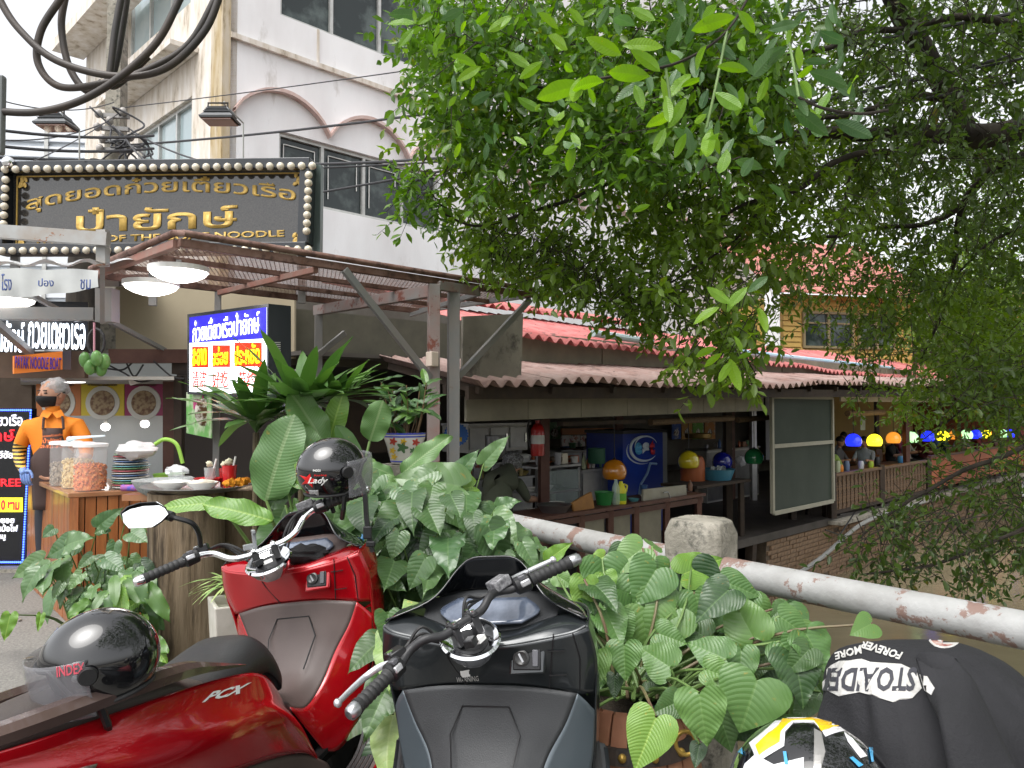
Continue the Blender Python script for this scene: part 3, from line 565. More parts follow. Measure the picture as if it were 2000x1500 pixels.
# floodlights on rods above the sign
for i, (x, y, lab) in enumerate(((110, 238, 'left'), (430, 226, 'right'))):
    F = thing('floodlight', f'dark square floodlight on a bent rod over the {lab} half of the black sign', 'floodlight', W(x, y, 5.9), 'floodlights above the shop sign')
    c = W(x, y, 5.9); hw = 30*5.9/1500
    b = B(); b.grid([[c + V3((sx*hw*k, sy*0.09*k, z)) for sx, sy in ((-1,-1),(1,-1),(1,1),(-1,1))] for k, z in ((1.05, -0.045), (1.1, -0.03), (0.85, 0.0), (0.7, 0.045), (0.5, 0.05))], closeu=True); b.add([c + V3((sx*hw*0.5, sy*0.045, 0.05)) for sx, sy in ((-1,-1),(1,-1),(1,1),(-1,1))], [(0,1,2,3)])
    b.build('housing', mat('lamp_grey', (0.10, 0.105, 0.11), 0.5, metal=0.4), F)
    for k in range(4): B().box(c + V3((0, 0, 0.008+0.011*k)), (hw*(1.72-0.18*k), 0.17, 0.004)).build('fin', MC['lamp_grey'], F)
    B().box(c + V3((0, 0, -0.05)), (hw*1.9, 0.16, 0.01)).build('lens', mat('warm_lens', (0.35, 0.18, 0.13), 0.2, coat=1), F)
    B().tube([c + V3((-hw*0.8, 0, -0.02)), c + V3((-hw*0.8, 0, 0.10)), c + V3((hw*0.5, 0, 0.10)), c + V3((hw*0.5, 0, 0.0))], 0.008, 6).build('bracket', BLACK, F)
    e = W(x+45, 312, 6.3); B().tube([c + V3((0.03, 0, 0.11)), W(x+8, y-22, 5.95), W(x+45, y+14, 6.25), e], 0.007, 6).build('rod', ALU, F)
# ---- light box sign
Lp = V3(W(522, 795, 5.2)); Lp.z = 0; dL = -VD; fl = plane(Lp, dL); nL = V3((-dL.y, dL.x, 0))  # nL points away
lb = thing('light_box_sign', 'lit blue and white light box sign with Thai and Chinese words', 'sign', Lp + ZD*1.5)
WL = emis('sign_white_light', (0.88, 0.92, 1.0), 1.05); BL = emis('sign_blue_light', (0.012, 0.008, 0.30), 0.9); RL = emis('sign_red_light', (0.80, 0.015, 0.0), 0.8); YL = emis('sign_yellow_light', (0.95, 0.75, 0.01), 0.95)
q = lambda x0, y0a, y0b, x1, y1a, y1b, off: [fl(x0, y1a, off), fl(x1, y1b, off), fl(x1, y0b, off), fl(x0, y0a, off)]
B().slab(q(366, 614, 593, 524, 770, 778, 0.005), nL*0.17).build('case', FRM, lb)
B().slab(q(370, 620, 600, 520, 765, 772, 0.0), nL*0.004).build('face_panel', WL, lb)
B().slab(q(370, 620, 600, 520, 670, 661, -0.003), nL*0.002).build('header_panel', BL, lb)
ptext(fl, dL, 'ก๋วยเตี๋ยวเรือป๋ายักษ์', WL, lb, 379, 616, 508, 660, off=0.008, bold=0.0)
for x0, x1, ya, yb, t, ch, cx0, cx1 in ((375, 407, 677, 718, 'สะอาด', '清洁', 378, 404), (415, 449, 674, 717, 'อร่อย', '好吃', 417, 447), (458, 511, 669, 716, 'ประหยัด', '节约', 467, 501)):
    B().slab(pq(fl, x0, ya, x1, yb, -0.004), nL*0.002).build('red_patch', RL, lb)
    ptext(fl, dL, t, YL, lb, x0+2, ya+3, x1-2, yb-4, off=0.009, bold=0.012)
    ptext(fl, dL, ch, RL, lb, cx0, 724, cx1, 757, off=0.008, bold=0.002)
sdp = plane(fl(524, 700), UD)
for k in range(9): B().slab(pq(sdp, 536, 668+k*4, 548, 670+k*4, -0.004), VD*0.003).build('vent_slot', ALU, lb)
gp = thing('food_poster', 'small green food poster hanging under the light box sign', 'poster', fl(388, 848))
B().slab(q(364, 766, 763, 412, 846, 856, 0.05), nL*0.01).build('sheet', mat('poster_green', (0.15, 0.42, 0.10), 0.5, col2=(0.5, 0.6, 0.4), scale=7, lo=0.45, hi=0.6), gp)
ptext(fl, dL, 'แนะนำ', mat('poster_pink', (0.6, 0.08, 0.25), 0.5), gp, 367, 772, 390, 800, off=-0.045, bold=0.03)
c_ = fl(398, 805, 0.03); B().ball(c_, (0.07, 0.07, 0.11), 14, 8, mat=Matrix.Rotation(0.7, 3, 'Z') @ Matrix.Diagonal((1, 0.15, 1))).build('plate_print', mat('noodle_print', (0.75, 0.72, 0.66), 0.5, col2=(0.12, 0.05, 0.02), scale=14, lo=0.45, hi=0.55), gp, smooth=True)
# ---- rusty mesh canopy
C0 = V3((-1.965, 4.5, 0)); HZ = 2.48
cp = lambda t, o=0.0, z=HZ: C0 + UD*t + VD*o + ZD*z
can = thing('mesh_canopy', 'rusty steel framed canopy with expanded metal mesh on two grey posts', 'canopy', cp(1.95, 0, 0))
LEN, DEP = 3.0, 1.55
B().tube([cp(-0.02, DEP, HZ+0.03), cp(-0.02, 0.02, HZ+0.045), cp(0.02, -0.02, HZ+0.045), cp(LEN+0.03, -0.02, HZ+0.035)], 0.022, 10).build('edge_pipe', RUST, can, smooth=True)
bar = lambda a, b, w_=0.045, h_=0.05, m_=RUST, nm='frame_bar': B().beam(a, b, w_, h_).build(nm, m_, can, bevel=0.003)
bar(cp(0, 0, HZ-0.012), cp(LEN, 0, HZ-0.012)); bar(cp(0.03, DEP, HZ-0.012), cp(LEN, DEP, HZ-0.012)); bar(cp(0.0, 0.03, HZ-0.014), cp(0.0, DEP-0.03, HZ-0.014), m_=mat('red_oxide', (0.28, 0.125, 0.095), 0.7, col2=(0.26, 0.17, 0.14), scale=8)); bar(cp(LEN, 0.03, HZ-0.01), cp(LEN, DEP-0.03, HZ-0.01), m_=GALV)
for o in (0.5, 1.02): bar(cp(0.03, o, HZ-0.02), cp(LEN-0.03, o, HZ-0.02), 0.035, 0.035)
bar(cp(0.93, 0.03, HZ-0.05), cp(0.93, DEP-0.03, HZ-0.05), 0.04, 0.04, MC['red_oxide'])
bar(cp(1.95, -0.03, HZ-0.085), cp(1.95, DEP+0.2, HZ-0.085), 0.06, 0.09, mat('pinkish_grey_steel', (0.30, 0.20, 0.18), 0.6, metal=0.3, col2=(0.26, 0.25, 0.24), scale=5, col3=(0.2, 0.07, 0.05), scale3=8, lo3=0.55))
PGS = MC['pinkish_grey_steel']
bar(cp(2.4, 0.0, HZ-0.06), cp(2.9, DEP, HZ-0.06), 0.03, 0.04, GALV)
bar(cp(1.93, 0, 0), cp(1.93, 0, HZ-0.04), 0.085, 0.085, PGS, 'post'); bar(cp(2.13, 0, 0), cp(2.13, 0, HZ-0.04), 0.085, 0.085, GALV, 'post')
bar(cp(1.95, DEP+0.15, 0), cp(1.95, DEP+0.15, HZ-0.13), 0.07, 0.07, GALV, 'post'); bar(cp(0.93, DEP, 0.0), cp(0.93, DEP, HZ-0.04), 0.05, 0.05, GALV, 'post')
bar(cp(1.12, -0.02, HZ-0.03), cp(1.88, -0.02, 1.72), 0.035, 0.05, GALV, 'brace'); bar(cp(LEN, 0, HZ-0.05), cp(2.18, 0, 1.74), 0.035, 0.05, GALV, 'brace')
bar(cp(1.3, DEP+0.1, 1.5), cp(2.2, DEP+0.1, 2.2), 0.035, 0.05, GALV, 'brace')
bar(cp(1.95, -0.03, HZ-0.05), cp(2.35, -0.03, HZ-0.05), 0.05, 0.07, PGS)
b = B(); sp = 0.06
import itertools
def clip(p, d, L_, D_):
    t0, t1 = -1e9, 1e9
    for a, v, hi_ in ((p[0], d[0], L_), (p[1], d[1], D_)):
        ta, tb = (0-a)/v, (hi_-a)/v; t0 = max(t0, min(ta, tb)); t1 = min(t1, max(ta, tb))
    return (t0, t1) if t1 - t0 > 0.02 else None
for sgn in (1, -1):
    d = (0.5, 0.86*sgn); k = -90
    while k*sp < 8:
        p = (0.0, k*sp + (0 if sgn > 0 else 0)); c = clip(p, d, LEN, DEP); k += 1
        if not c: continue
        a, e = [cp(p[0]+d[0]*t, p[1]+d[1]*t, HZ+0.012 + 0.002*sgn) for t in c]
        b.beam(a, e, 0.004, 0.003)
tag(b.build('expanded_mesh', RUST, can), kind='stuff')
tag(B().box(cp(1.86, -0.07, 1.86), (0.07, 0.07, 0.11), PI/4).build('junction_box', mat('pale_box', (0.6, 0.5, 0.42), 0.5), bevel=0.006), 'small pale junction box fixed to the canopy post', 'box')
LAMP = emis('lamp_glow', (1.0, 0.97, 0.93), 3.0)
for x, y, z, lab in ((295, 562, 2.34, 'nearer the left edge of the canopy'), (349, 535, 2.36, 'nearer the middle of the canopy')):
    p = horiz(x, y, z); L = thing('ceiling_lamp', f'lit round white lamp under the rusty canopy, {lab}', 'lamp', p, 'lamps under the canopy')
    B().lathe([(0.0, -0.06), (0.06, -0.052), (0.12, -0.033), (0.165, -0.008), (0.178, 0.015)], 28, p).build('shade', LAMP, L, smooth=True)
    B().lathe([(0.186, 0.012), (0.186, 0.045), (0.0, 0.045)], 28, p).build('base', WHITE, L)
    B().beam(p + ZD*0.045, V3((p.x, p.y, HZ-0.03)), 0.03).build('hanger', GALV, L)
p = W(14, 590, 5.6); L = thing('ceiling_lamp', 'lit round white lamp at the left edge of the photo under the tarpaulin', 'lamp', p); B().lathe([(0.0, -0.05), (0.1, -0.04), (0.17, 0.0), (0.175, 0.02)], 24, p).build('shade', LAMP, L, smooth=True); B().lathe([(0.18, 0.017), (0.18, 0.05), (0, 0.05)], 24, p).build('base', WHITE, L)
p = W(137, 744, 7.5); L = thing('ceiling_lamp', 'lit flat white lamp on the stall ceiling above the food posters', 'lamp', p); B().lathe([(0.0, -0.02), (0.12, -0.015), (0.17, 0.0), (0.175, 0.02)], 24, p).build('shade', LAMP, L, smooth=True); B().lathe([(0.18, 0.017), (0.18, 0.035), (0, 0.035)], 24, p).build('base', WHITE, L)
# ---- stall structure, left
st = thing('noodle_stall', 'open fronted noodle stall with cream walls and dark timber beams', 'stall', W(180, 1000, 8.4)*V3((1, 1, 0)))
WST = mat('stall_white', (0.62, 0.64, 0.64), 0.4, col2=(0.52, 0.55, 0.55), scale=1)
bq = lambda x0, y0, x1, y1, d, th=0.06, m_=CREAM, nm='board', d2=None: B().slab([W(x0, y1, d), W(x1, y1, d2 or d), W(x1, y0, d2 or d), W(x0, y0, d)], (0, th, 0)).build(nm, m_, st)
bq(60, 690, 345, 1130, 9.2, m_=WST, nm='back_wall')
bq(226, 560, 575, 700, 7.4, m_=CREAM, nm='upper_wall', d2=7.6)
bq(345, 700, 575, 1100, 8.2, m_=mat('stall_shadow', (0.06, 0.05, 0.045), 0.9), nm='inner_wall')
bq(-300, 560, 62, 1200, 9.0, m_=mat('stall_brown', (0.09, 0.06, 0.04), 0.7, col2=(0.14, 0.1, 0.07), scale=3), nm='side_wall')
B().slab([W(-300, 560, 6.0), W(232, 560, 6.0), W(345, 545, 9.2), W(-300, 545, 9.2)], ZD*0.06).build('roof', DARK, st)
B().slab([W(40, 742, 6.6), W(340, 742, 6.6), W(340, 752, 9.2), W(40, 752, 9.2)], ZD*0.03).build('ceiling', mat('stall_ceiling', (0.42, 0.40, 0.36), 0.7), st)
bq(0, 560, 60, 600, 6.05, m_=DARK); bq(-40, 686, 165, 738, 6.4, m_=mat('brown_board', (0.13, 0.08, 0.05), 0.7, col2=(0.08, 0.05, 0.035), scale=4), nm='lintel')
bq(165, 570, 232, 1180, 6.9, m_=DARK, nm='column') if False else None
B().beam(W(333, 735, 7.2), W(333, 1110, 7.2), 0.1).build('column', MAROON, st); B().beam(W(350, 735, 6.9), W(350, 1130, 6.9), 0.07).build('column', DARK, st)
B().beam(W(212, 696, 6.6), W(372, 696, 6.9), 0.1, 0.12).build('cross_beam', MAROON, st)
B().beam(W(340, 720, 6.9), W(372, 720, 6.9), 0.1, 0.1).build('cross_beam', DARK, st)
for a, b_, w_ in ((W(-30, 612, 5.6), W(188, 614, 5.6), 0.09), (W(210, 565, 5.62), W(210, 630, 5.62), 0.12), (W(60, 575, 5.5), W(150, 625, 6.2), 0.03), (W(-20, 620, 5.4), W(60, 690, 6.2), 0.05), (W(216, 628, 6.0), W(322, 684, 6.8), 0.035), (W(200, 510, 5.1), W(200, 630, 5.5), 0.03)):
    B().beam(a, b_, w_).build('steel_bar', GALV, st)
stb = thing('steel_bracket', 'grey steel beam and short post crossing in front of the black sign', 'beam', W(200, 500, 4.9))
B().beam(W(-60, 448, 4.9), W(212, 468, 4.9), 0.06, 0.085).build('beam', mat('grey_primer', (0.36, 0.37, 0.37), 0.6, metal=0.2, col2=(0.30, 0.27, 0.24), scale=6, col3=(0.25, 0.12, 0.07), scale3=7, lo3=0.6), stb); B().beam(W(201, 450, 4.95), W(201, 520, 4.95), 0.06).build('post', MC['grey_primer'], stb)
# tarpaulin
tp = thing('tarpaulin', 'sagging white tarpaulin with blue print under the black shop sign', 'tarpaulin', W(100, 550, 5.2))
TAR = mat('white_tarp', (0.66, 0.66, 0.65), 0.5, col2=(0.52, 0.53, 0.54), scale=5, col3=(0.18, 0.26, 0.42), scale3=8, lo3=0.66, hi3=0.70)
rows = []
for i in range(7):
    r = []
    for j in range(29):
        x = -40 + 302*j/28; d = 4.9 + 0.5*i/6
        y = (513 + 4*math.sin(j*0.9) - (j/28)**2*4) + (i/6)*4 - 3*math.sin(i*1.4+j*0.7)
        r.append(W(x, y, d))
    rows.append(r)
r = [W(-40 + 232*j/28, 524 + 1.5*math.sin(j*0.5) + 0.1*j, 4.85) for j in range(29)]; r2 = [W(-40 + 232*j/28, 582 - 20*(j/28)**2 + 1.5*math.sin(j*.6+1), 4.83 + 0.012*math.sin(j*1.1)) for j in range(29)]
B().grid(rows).build('sheet', TAR, tp, smooth=True); B().grid([r, [a.lerp(c, 0.5) + V3((0, 0.008*math.sin(k*.6), 0)) for k, (a, c) in enumerate(zip(r, r2))], r2]).build('flap', mat('grey_tarp', (0.40, 0.41, 0.40), 0.6, col2=(0.34, 0.35, 0.35), scale=4), tp, smooth=True)
ft = plane(W(100, 550, 4.79), (1, 0, 0)); BLU = mat('blue_print', (0.05, 0.08, 0.22), 0.6)
ptext(ft, (1, 0, 0), 'โรง', BLU, tp, 4, 535, 24, 568, bold=0.01); ptext(ft, (1, 0, 0), 'ปอง', BLU, tp, 76, 544, 106, 560, bold=0.01); ptext(ft, (1, 0, 0), 'ชม', BLU, tp, 158, 546, 178, 566, bold=0.01)
# LED letter sign and orange sign
fa0, fa1 = W(0, 660, 6.1), W(168, 655, 6.35); dA = (fa1-fa0)*V3((1, 1, 0)); dA.normalize(); fA = plane(fa0, dA); nA = V3((-dA.y, dA.x, 0))
ls = thing('led_letter_sign', 'white glowing Thai letters on a black board over the stall front', 'sign', fa0)
B().slab([fA(-60, 692), fA(172, 676), fA(172, 590), fA(-60, 585)], nA*0.05).build('board', FRM, ls)
LEDW = emis('led_white', (0.82, 0.9, 1.0), 2.2)
ptext(fA, dA, 'ป๋ายักษ์', LEDW, ls, -14, 622, 48, 688, off=0.02, bold=0.012); ptext(fA, dA, 'ก๋วยเตี๋ยวเรือ', LEDW, ls, 56, 606, 167, 682, off=0.02, bold=0.01)
os_ = thing('orange_sign', 'small orange sign with purple capital letters on the brown lintel', 'sign', W(75, 710, 6.2)); fo0, fo1 = W(27, 710, 6.0), W(122, 706, 6.25); dO = ((fo1-fo0)*V3((1, 1, 0))).normalized(); fO = plane(fo0, dO); nO = V3((-dO.y, dO.x, 0))
B().slab([fO(27, 730), fO(122, 722), fO(122, 686), fO(27, 695)], nO*0.03).build('panel', mat('bright_orange', (0.80, 0.22, 0.03), 0.5), os_)
ptext(fO, dO, 'PAYAK NOODLE BOAT', mat('purple_ink', (0.09, 0.04, 0.38), 0.5), os_, 29, 697, 119, 721, bold=0.012)
B().slab([fO(122, 722), fO(139, 722), fO(139, 684), fO(122, 686)], nO*0.03).build('end_panel', FRM, os_)
# food poster row at the back
fp = plane(W(200, 780, 8.6), (1, 0, 0)); X = V3((1, 0, 0))
cols = [((70, 158), (0.62, 0.20, 0.05), 'orange'), ((158, 243), (0.72, 0.55, 0.03), 'yellow'), ((243, 319), (0.35, 0.03, 0.12), 'dark red'), ((319, 342), (0.05, 0.08, 0.35), 'blue')]
for (x0, x1), c, nm in cols:
    P = thing('menu_poster', f'{nm} menu poster with a bowl of noodles at the back of the stall', 'poster', fp((x0+x1)/2, 812))
    B().slab(pq(fp, x0+0.4, 745, x1-0.4, 812), (0, 0.02, 0)).build('sheet', mat('poster_'+nm.replace(' ', '_'), c, 0.4), P)
    cx = (x0+x1)/2; rr = min(33, (x1-x0)/2-2)*8.6/1500
    Mb = Matrix.Translation(fp(cx, 787)) @ Matrix.Rotation(PI/2, 4, 'X')
    B().lathe([(0, 0.004), (rr, 0.006), (rr*1.02, 0.0)], 24).xf(Mb).build('bowl_print', mat('bowl_white', (0.72, 0.70, 0.64), 0.4), P)
    B().lathe([(0, 0.012), (rr*0.72, 0.012), (rr*0.74, 0.006)], 20).xf(Mb).build('soup_print', mat('soup', (0.16, 0.07, 0.03), 0.4, col2=(0.42, 0.30, 0.16), scale=22, lo=0.42, hi=0.58), P)
    if x1-x0 > 30: ptext(fp, X, 'ก๋วยเตี๋ยวเรือน้ำตก', mat('poster_text', (0.12, 0.06, 0.03), 0.5), P, x0+14, 748, x1-14, 754, bold=0.02)
for x, y in ((206, 834), (283, 828)):
    L = thing('bulb_lamp', f'small lit bulb hanging inside the stall {"left" if x < 240 else "right"} of the pair', 'lamp', W(x, y, 8.9)); B().ball(W(x, y, 8.9), (0.05, 0.05, 0.045), 12, 8).build('bulb', LAMP, L, smooth=True); B().tube([W(x, y-5, 8.9), W(x, y-16, 8.9)], 0.02, 8).build('socket', WHITE, L)
# black LED menu board at the left
fm = plane(W(0, 950, 7.3), (1, 0.03, 0)); mb = thing('led_menu_board', 'tall black menu board edged with blue lights at the left edge', 'sign', fm(20, 1100))
B().slab(pq(fm, -140, 798, 62, 1100), (0, 0.08, 0)).build('board', mat('board_black', (0.008, 0.009, 0.012), 0.2, coat=0.5), mb)
bb_ = B(); LEDB = emis('led_blue', (0.05, 0.12, 1.0), 3.0)
for k in range(60):
    bb_.ball(fm(60 - 16*k/60, 802 + 296*k/60, -0.01), 0.009, 6, 4)
for k in range(30): bb_.ball(fm(60-4*k, 801, -0.01), 0.009, 6, 4); bb_.ball(fm(44-4*k, 1098, -0.01), 0.009, 6, 4)
tag(bb_.build('led_dots', LEDB, mb), kind='stuff')
TW = emis('board_text_white', (0.8, 0.8, 0.85), 0.7); TR = emis('board_text_red', (0.75, 0.02, 0.03), 0.8)
for t, m_, x0, y0, x1, y1 in (('ก๋วยเตี๋ยวเรือ', TW, -60, 806, 46, 832), ('ป๋ายักษ์', TR, -70, 836, 30, 862), ('อนุสาวรีย์ชัยฯ', TW, -60, 880, 36, 900), ('FREE', TR, -10, 935, 42, 950), ('ข้าวซอย', TW, -20, 1008, 29, 1022), ('แช่บหม้อไฟ', TW, -30, 1024, 36, 1038), ('ก๋วยเตี๋ยวหมู', TW, -50, 1040, 12, 1056)):
    ptext(fm, X, t, m_, mb, x0, y0, x1, y1, bold=0.02)
B().slab(pq(fm, -140, 972, 44, 1000, -0.004), (0, 0.003, 0)).build('yellow_band', emis('band_yellow', (0.85, 0.75, 0.03), 0.7), mb); ptext(fm, X, '10 ชาม', TR, mb, -2, 976, 40, 996, bold=0.04, off=0.012)
tag(B().slab([W(-200, 1112, 7.0), W(70, 1112, 7.0), W(70, 1104, 9.0), W(-200, 1104, 9.0)], ZD*-0.1).build('stall_floor', CONC), kind='structure')
# ---- counter
N0, N1, N2 = W(133, 962, 5.2), W(44, 922, 6.6), W(287, 956, 5.45)
zc = 0.92; N0.z = N1.z = N2.z = zc
ct = thing('wooden_counter', 'brown planked wooden counter with jars and plates on it', 'counter', N0*V3((1, 1, 0)))
WOOD = mat('varnished_wood', (0.27, 0.085, 0.026), 0.35, col2=(0.34, 0.13, 0.042), scale=3, stretch=(6, 6, 0.6), coat=0.1, bump=0.08, col3=(0.15, 0.055, 0.02), scale3=2)
N3 = N2 + (N1-N0)*0.8
B().slab([N0, N2, N3, N1], ZD*-0.035).build('top', mat('worn_wood_top', (0.28, 0.12, 0.055), 0.3, col2=(0.36, 0.18, 0.09), scale=5, coat=0.3), ct, bevel=0.006)
def planks(a, b_, n, z0, z1, name='plank'):
    d = b_-a; nn = V3((-d.y, d.x, 0)).normalized()
    if nn.dot(V3((0, -1, 0)) ) < 0: nn = -nn
    for i in range(n):
        p, q_ = a + d*((i+0.04)/n), a + d*((i+0.96)/n); B().slab([V3((p.x, p.y, z0)), V3((q_.x, q_.y, z0)), V3((q_.x, q_.y, z1)), V3((p.x, p.y, z1))], -nn*0.02).build(name, WOOD, ct, bevel=0.003)
off = V3((0.02, 0.03, 0))
planks(N0+off, N2+off, 7, 0.0, zc-0.036); planks(N1+V3((0.05, 0, 0)), N0+V3((0.03, 0.04, 0)), 10, 0.0, zc-0.036)
B().slab([V3((p.x, p.y, 0.01)) for p in (N0+V3((.07,.12,0)), N2+V3((-.02,.1,0)), N3, N1+V3((.12,0,0)))], ZD*(zc-0.06)).build('carcass', DARK, ct)
B().beam(V3((N0.x+0.03, N0.y+0.035, 0)), V3((N0.x+0.03, N0.y+0.035, zc-0.036)), 0.05).build('corner_post', WOOD, ct)
# jars
def food_mat(nm, a, b_): return mat(nm, a, 0.6, col2=b_, scale=40, bump=1.0, bscale=60, lo=0.4, hi=0.6)
CLR = mat('clear_glass', (0.95, 0.97, 0.97), 0.03, trans=1.0, ior=1.12, spec=0.5)
def chips(p, r, h, n, m_, parent, name, sz=0.016):
    b = B(); rr = random.Random(int(r*1e4)+n)
    b.lathe([(0, 0.0), (r*0.94, 0.0), (r*0.95, h*0.93), (0, h*0.97)], 20, p)
    for k in range(n):
        a = rr.uniform(0, 2*PI); top = rr.random() < 0.3
        q_ = V3((r*0.95*math.cos(a), r*0.95*math.sin(a), rr.uniform(0.01, h))) if not top else V3((r*math.sqrt(rr.random())*0.9*math.cos(a), r*0.9*math.sqrt(rr.random())*math.sin(a), h+rr.uniform(-0.01, 0.01)))
        b.ball(p+q_, (sz, sz*0.55, sz*0.4), 6, 4, mat=Euler((rr.uniform(0, 3), rr.uniform(0, 3), rr.uniform(0, 3))).to_matrix())
    tag(b.build(name, m_, parent), kind='stuff')
for i, (x, d, lab, c1, c2, fill) in enumerate(((176, 5.38, 'nearest clear jar, filled with orange crisp snacks', (0.62, 0.14, 0.025), (0.70, 0.26, 0.07), 0.55), (152, 5.55, 'middle clear jar, filled with yellow beans', (0.55, 0.38, 0.14), (0.66, 0.5, 0.25), 0.62), (128, 5.72, 'farthest clear jar, filled with grey brown dried snacks', (0.20, 0.15, 0.10), (0.34, 0.27, 0.2), 0.5))):
    p = W(x, 950, d); p.z = zc+0.001
    J = thing('snack_jar', lab + ' on the counter', 'jar', p, 'snack jars on the counter')
    r_ = 0.105; hh = 0.30
    B().lathe([(0, 0.0), (r_*0.97, 0.0), (r_, 0.01), (r_, hh-0.02), (r_*0.9, hh)], 28, p).build('glass', mat('jar_glass', (1, 1, 1), 0.02, trans=0.0, alpha=0.14, spec=0.8), J, smooth=True)
    chips(p+ZD*0.006, r_*0.95, hh*fill, 260, food_mat('snack%d' % i, c1, c2), J, 'snacks')
    B().lathe([(r_*0.86, hh), (r_*1.06, hh+0.002), (r_*1.06, hh+0.022), (r_*0.9, hh+0.027), (0, hh+0.028)], 28, p).build('lid', WHITE, J, smooth=True)
# ladle on the lids
tag(B().tube([W(135, 858, 5.6), W(150, 855, 5.55), W(205, 851, 5.4)], [0.022, 0.012, 0.006], 8).build('ladle', mat('pale_plastic', (0.6, 0.7, 0.75), 0.3), smooth=True), 'pale plastic ladle lying across the jar lids', 'ladle')
# plates
pcs = [(0.62, 0.6, 0.56), (0.5, 0.08, 0.10), (0.15, 0.35, 0.14), (0.10, 0.35, 0.42), (0.62, 0.6, 0.56), (0.1, 0.2, 0.42)]
pp = W(255, 950, 5.5); pp.z = zc+0.002
for k in range(15):
    z = pp.z + k*0.0165; r_ = 0.125 - (0.012 if k > 9 else 0) + rnd.uniform(-0.004, 0.004)
    c = pcs[k*7 % 6]; o = B().lathe([(0, 0), (r_*0.5, 0), (r_*0.55, 0.004), (r_, 0.013), (r_*0.99, 0.017), (r_*0.5, 0.009), (0, 0.008)], 28, V3((pp.x+rnd.uniform(-.006, .006), pp.y, z))).build('plate', mat('melamine%d' % (k*7 % 6), c, 0.25, coat=0.4), smooth=True)
    cn = {0: 'white', 1: 'red', 2: 'green', 3: 'teal', 4: 'white', 5: 'blue'}[k*7 % 6]
    od = ['bottom', 'second from the bottom', 'third from the bottom', 'fourth from the bottom', 'fifth from the bottom', 'sixth from the bottom', 'seventh from the bottom', 'middle', 'seventh from the top', 'sixth from the top', 'fifth from the top', 'fourth from the top', 'third from the top', 'second from the top', 'top'][k]
    tag(o, f'{cn} melamine plate, {od} of the tall stack on the counter', 'plate', 'plates stacked on the counter')
from collections import Counter
def crumple(c, r, n=16, k=10, amp=0.25, seed=1, flat=1.0):
    b = B(); rows = []
    for i in range(k+1):
        a = -PI/2 + PI*i/k; row = []
        for j in range(n):
            u = V3((math.cos(a)*math.cos(2*PI*j/n), math.cos(a)*math.sin(2*PI*j/n), math.sin(a)*flat))
            row.append(V3(c) + V3((u.x*r[0], u.y*r[1], u.z*r[2]))*(1 + amp*noise.noise(u*2.5 + V3((seed, 0, 0)))*1.6))
        rows.append(row)
    return b.grid(rows, closeu=True)
BAG = mat('white_bag', (0.78, 0.78, 0.77), 0.4, trans=0.15, col2=(0.68, 0.68, 0.68), scale=8)
tag(crumple(W(268, 880, 5.4), (0.13, 0.1, 0.06), seed=3).build('plastic_bag', BAG, smooth=True), 'crumpled white plastic bag on top of the plate stack', 'bag')
tag(crumple(W(345, 940, 5.1)*V3((1, 1, 0)) + ZD*(zc+.155), (0.07, 0.06, 0.04), seed=9).build('plastic_bag', mat('clear_bag', (0.9, 0.92, 0.93), 0.1, alpha=0.45), smooth=True), 'clear plastic bag lying on the upturned stone mortar', 'bag')
bkt = thing('basket', 'basket with a bright green hoop handle behind the stone bowl', 'basket', W(330, 940, 5.5)*V3((1, 1, 0)) + ZD*zc); pk = W(330, 940, 5.5); pk.z = zc
B().lathe([(0, 0), (.08, 0), (.105, .10), (.11, .105), (.10, .10), (.075, .01), (0, .01)], 20, pk).build('bowl', mat('basket_green', (.22, .45, .07), .5), bkt, smooth=True)
(B().tube(bez([W(302, 868, 5.5), W(322, 858, 5.5), W(345, 868, 5.5), W(357, 905, 5.5)]), 0.014, 8).build('hoop_handle', mat('lime_handle', (0.30, 0.55, 0.08), 0.4), bkt, smooth=True))
STN = mat('speckled_stone', (0.22, 0.24, 0.24), 0.8, col2=(0.36, 0.38, 0.37), scale=70, bump=0.3)
mp_ = W(318, 942, 5.1); mp_.z = zc + 0.0
tag(B().slab([N2 + V3((0.0, -0.35, 0)), N2 + V3((0.45, -0.35, 0)), N2 + V3((0.45, 0.3, 0)), N2 + V3((0.0, 0.3, 0))], ZD*-0.04).build('side_shelf', MC['worn_wood_top']), 'wooden side shelf under the stone mortar beside the counter', 'shelf')
tag(B().lathe([(0, 0), (0.10, 0), (0.15, 0.03), (0.185, 0.085), (0.19, 0.10), (0.165, 0.09), (0.1, 0.04), (0, 0.03)], 32, mp_).build('stone_bowl', STN, smooth=True), 'wide grey speckled stone bowl beside the counter', 'bowl')
tag(B().lathe([(0.13, 0), (0.125, 0.02), (0.09, 0.085), (0.06, 0.10), (0, 0.10)], 28, W(355, 940, 5.1)*V3((1, 1, 0)) + ZD*(zc+0.02)).build('stone_mortar', STN, smooth=True), 'small upturned stone mortar right of the wide stone bowl', 'mortar')
tg = W(258, 955, 5.25); tg.z = zc + 0.03
tag(B().tube([tg - X*0.07, tg, tg + X*0.05], 0.022, 10).build('rolled_cloth', mat('pink_stripe_cloth', (0.55, 0.12, 0.2), 0.8, col2=(0.1, 0.1, 0.45), scale=25), smooth=True), 'small rolled pink and blue cloth at the counter edge', 'cloth')
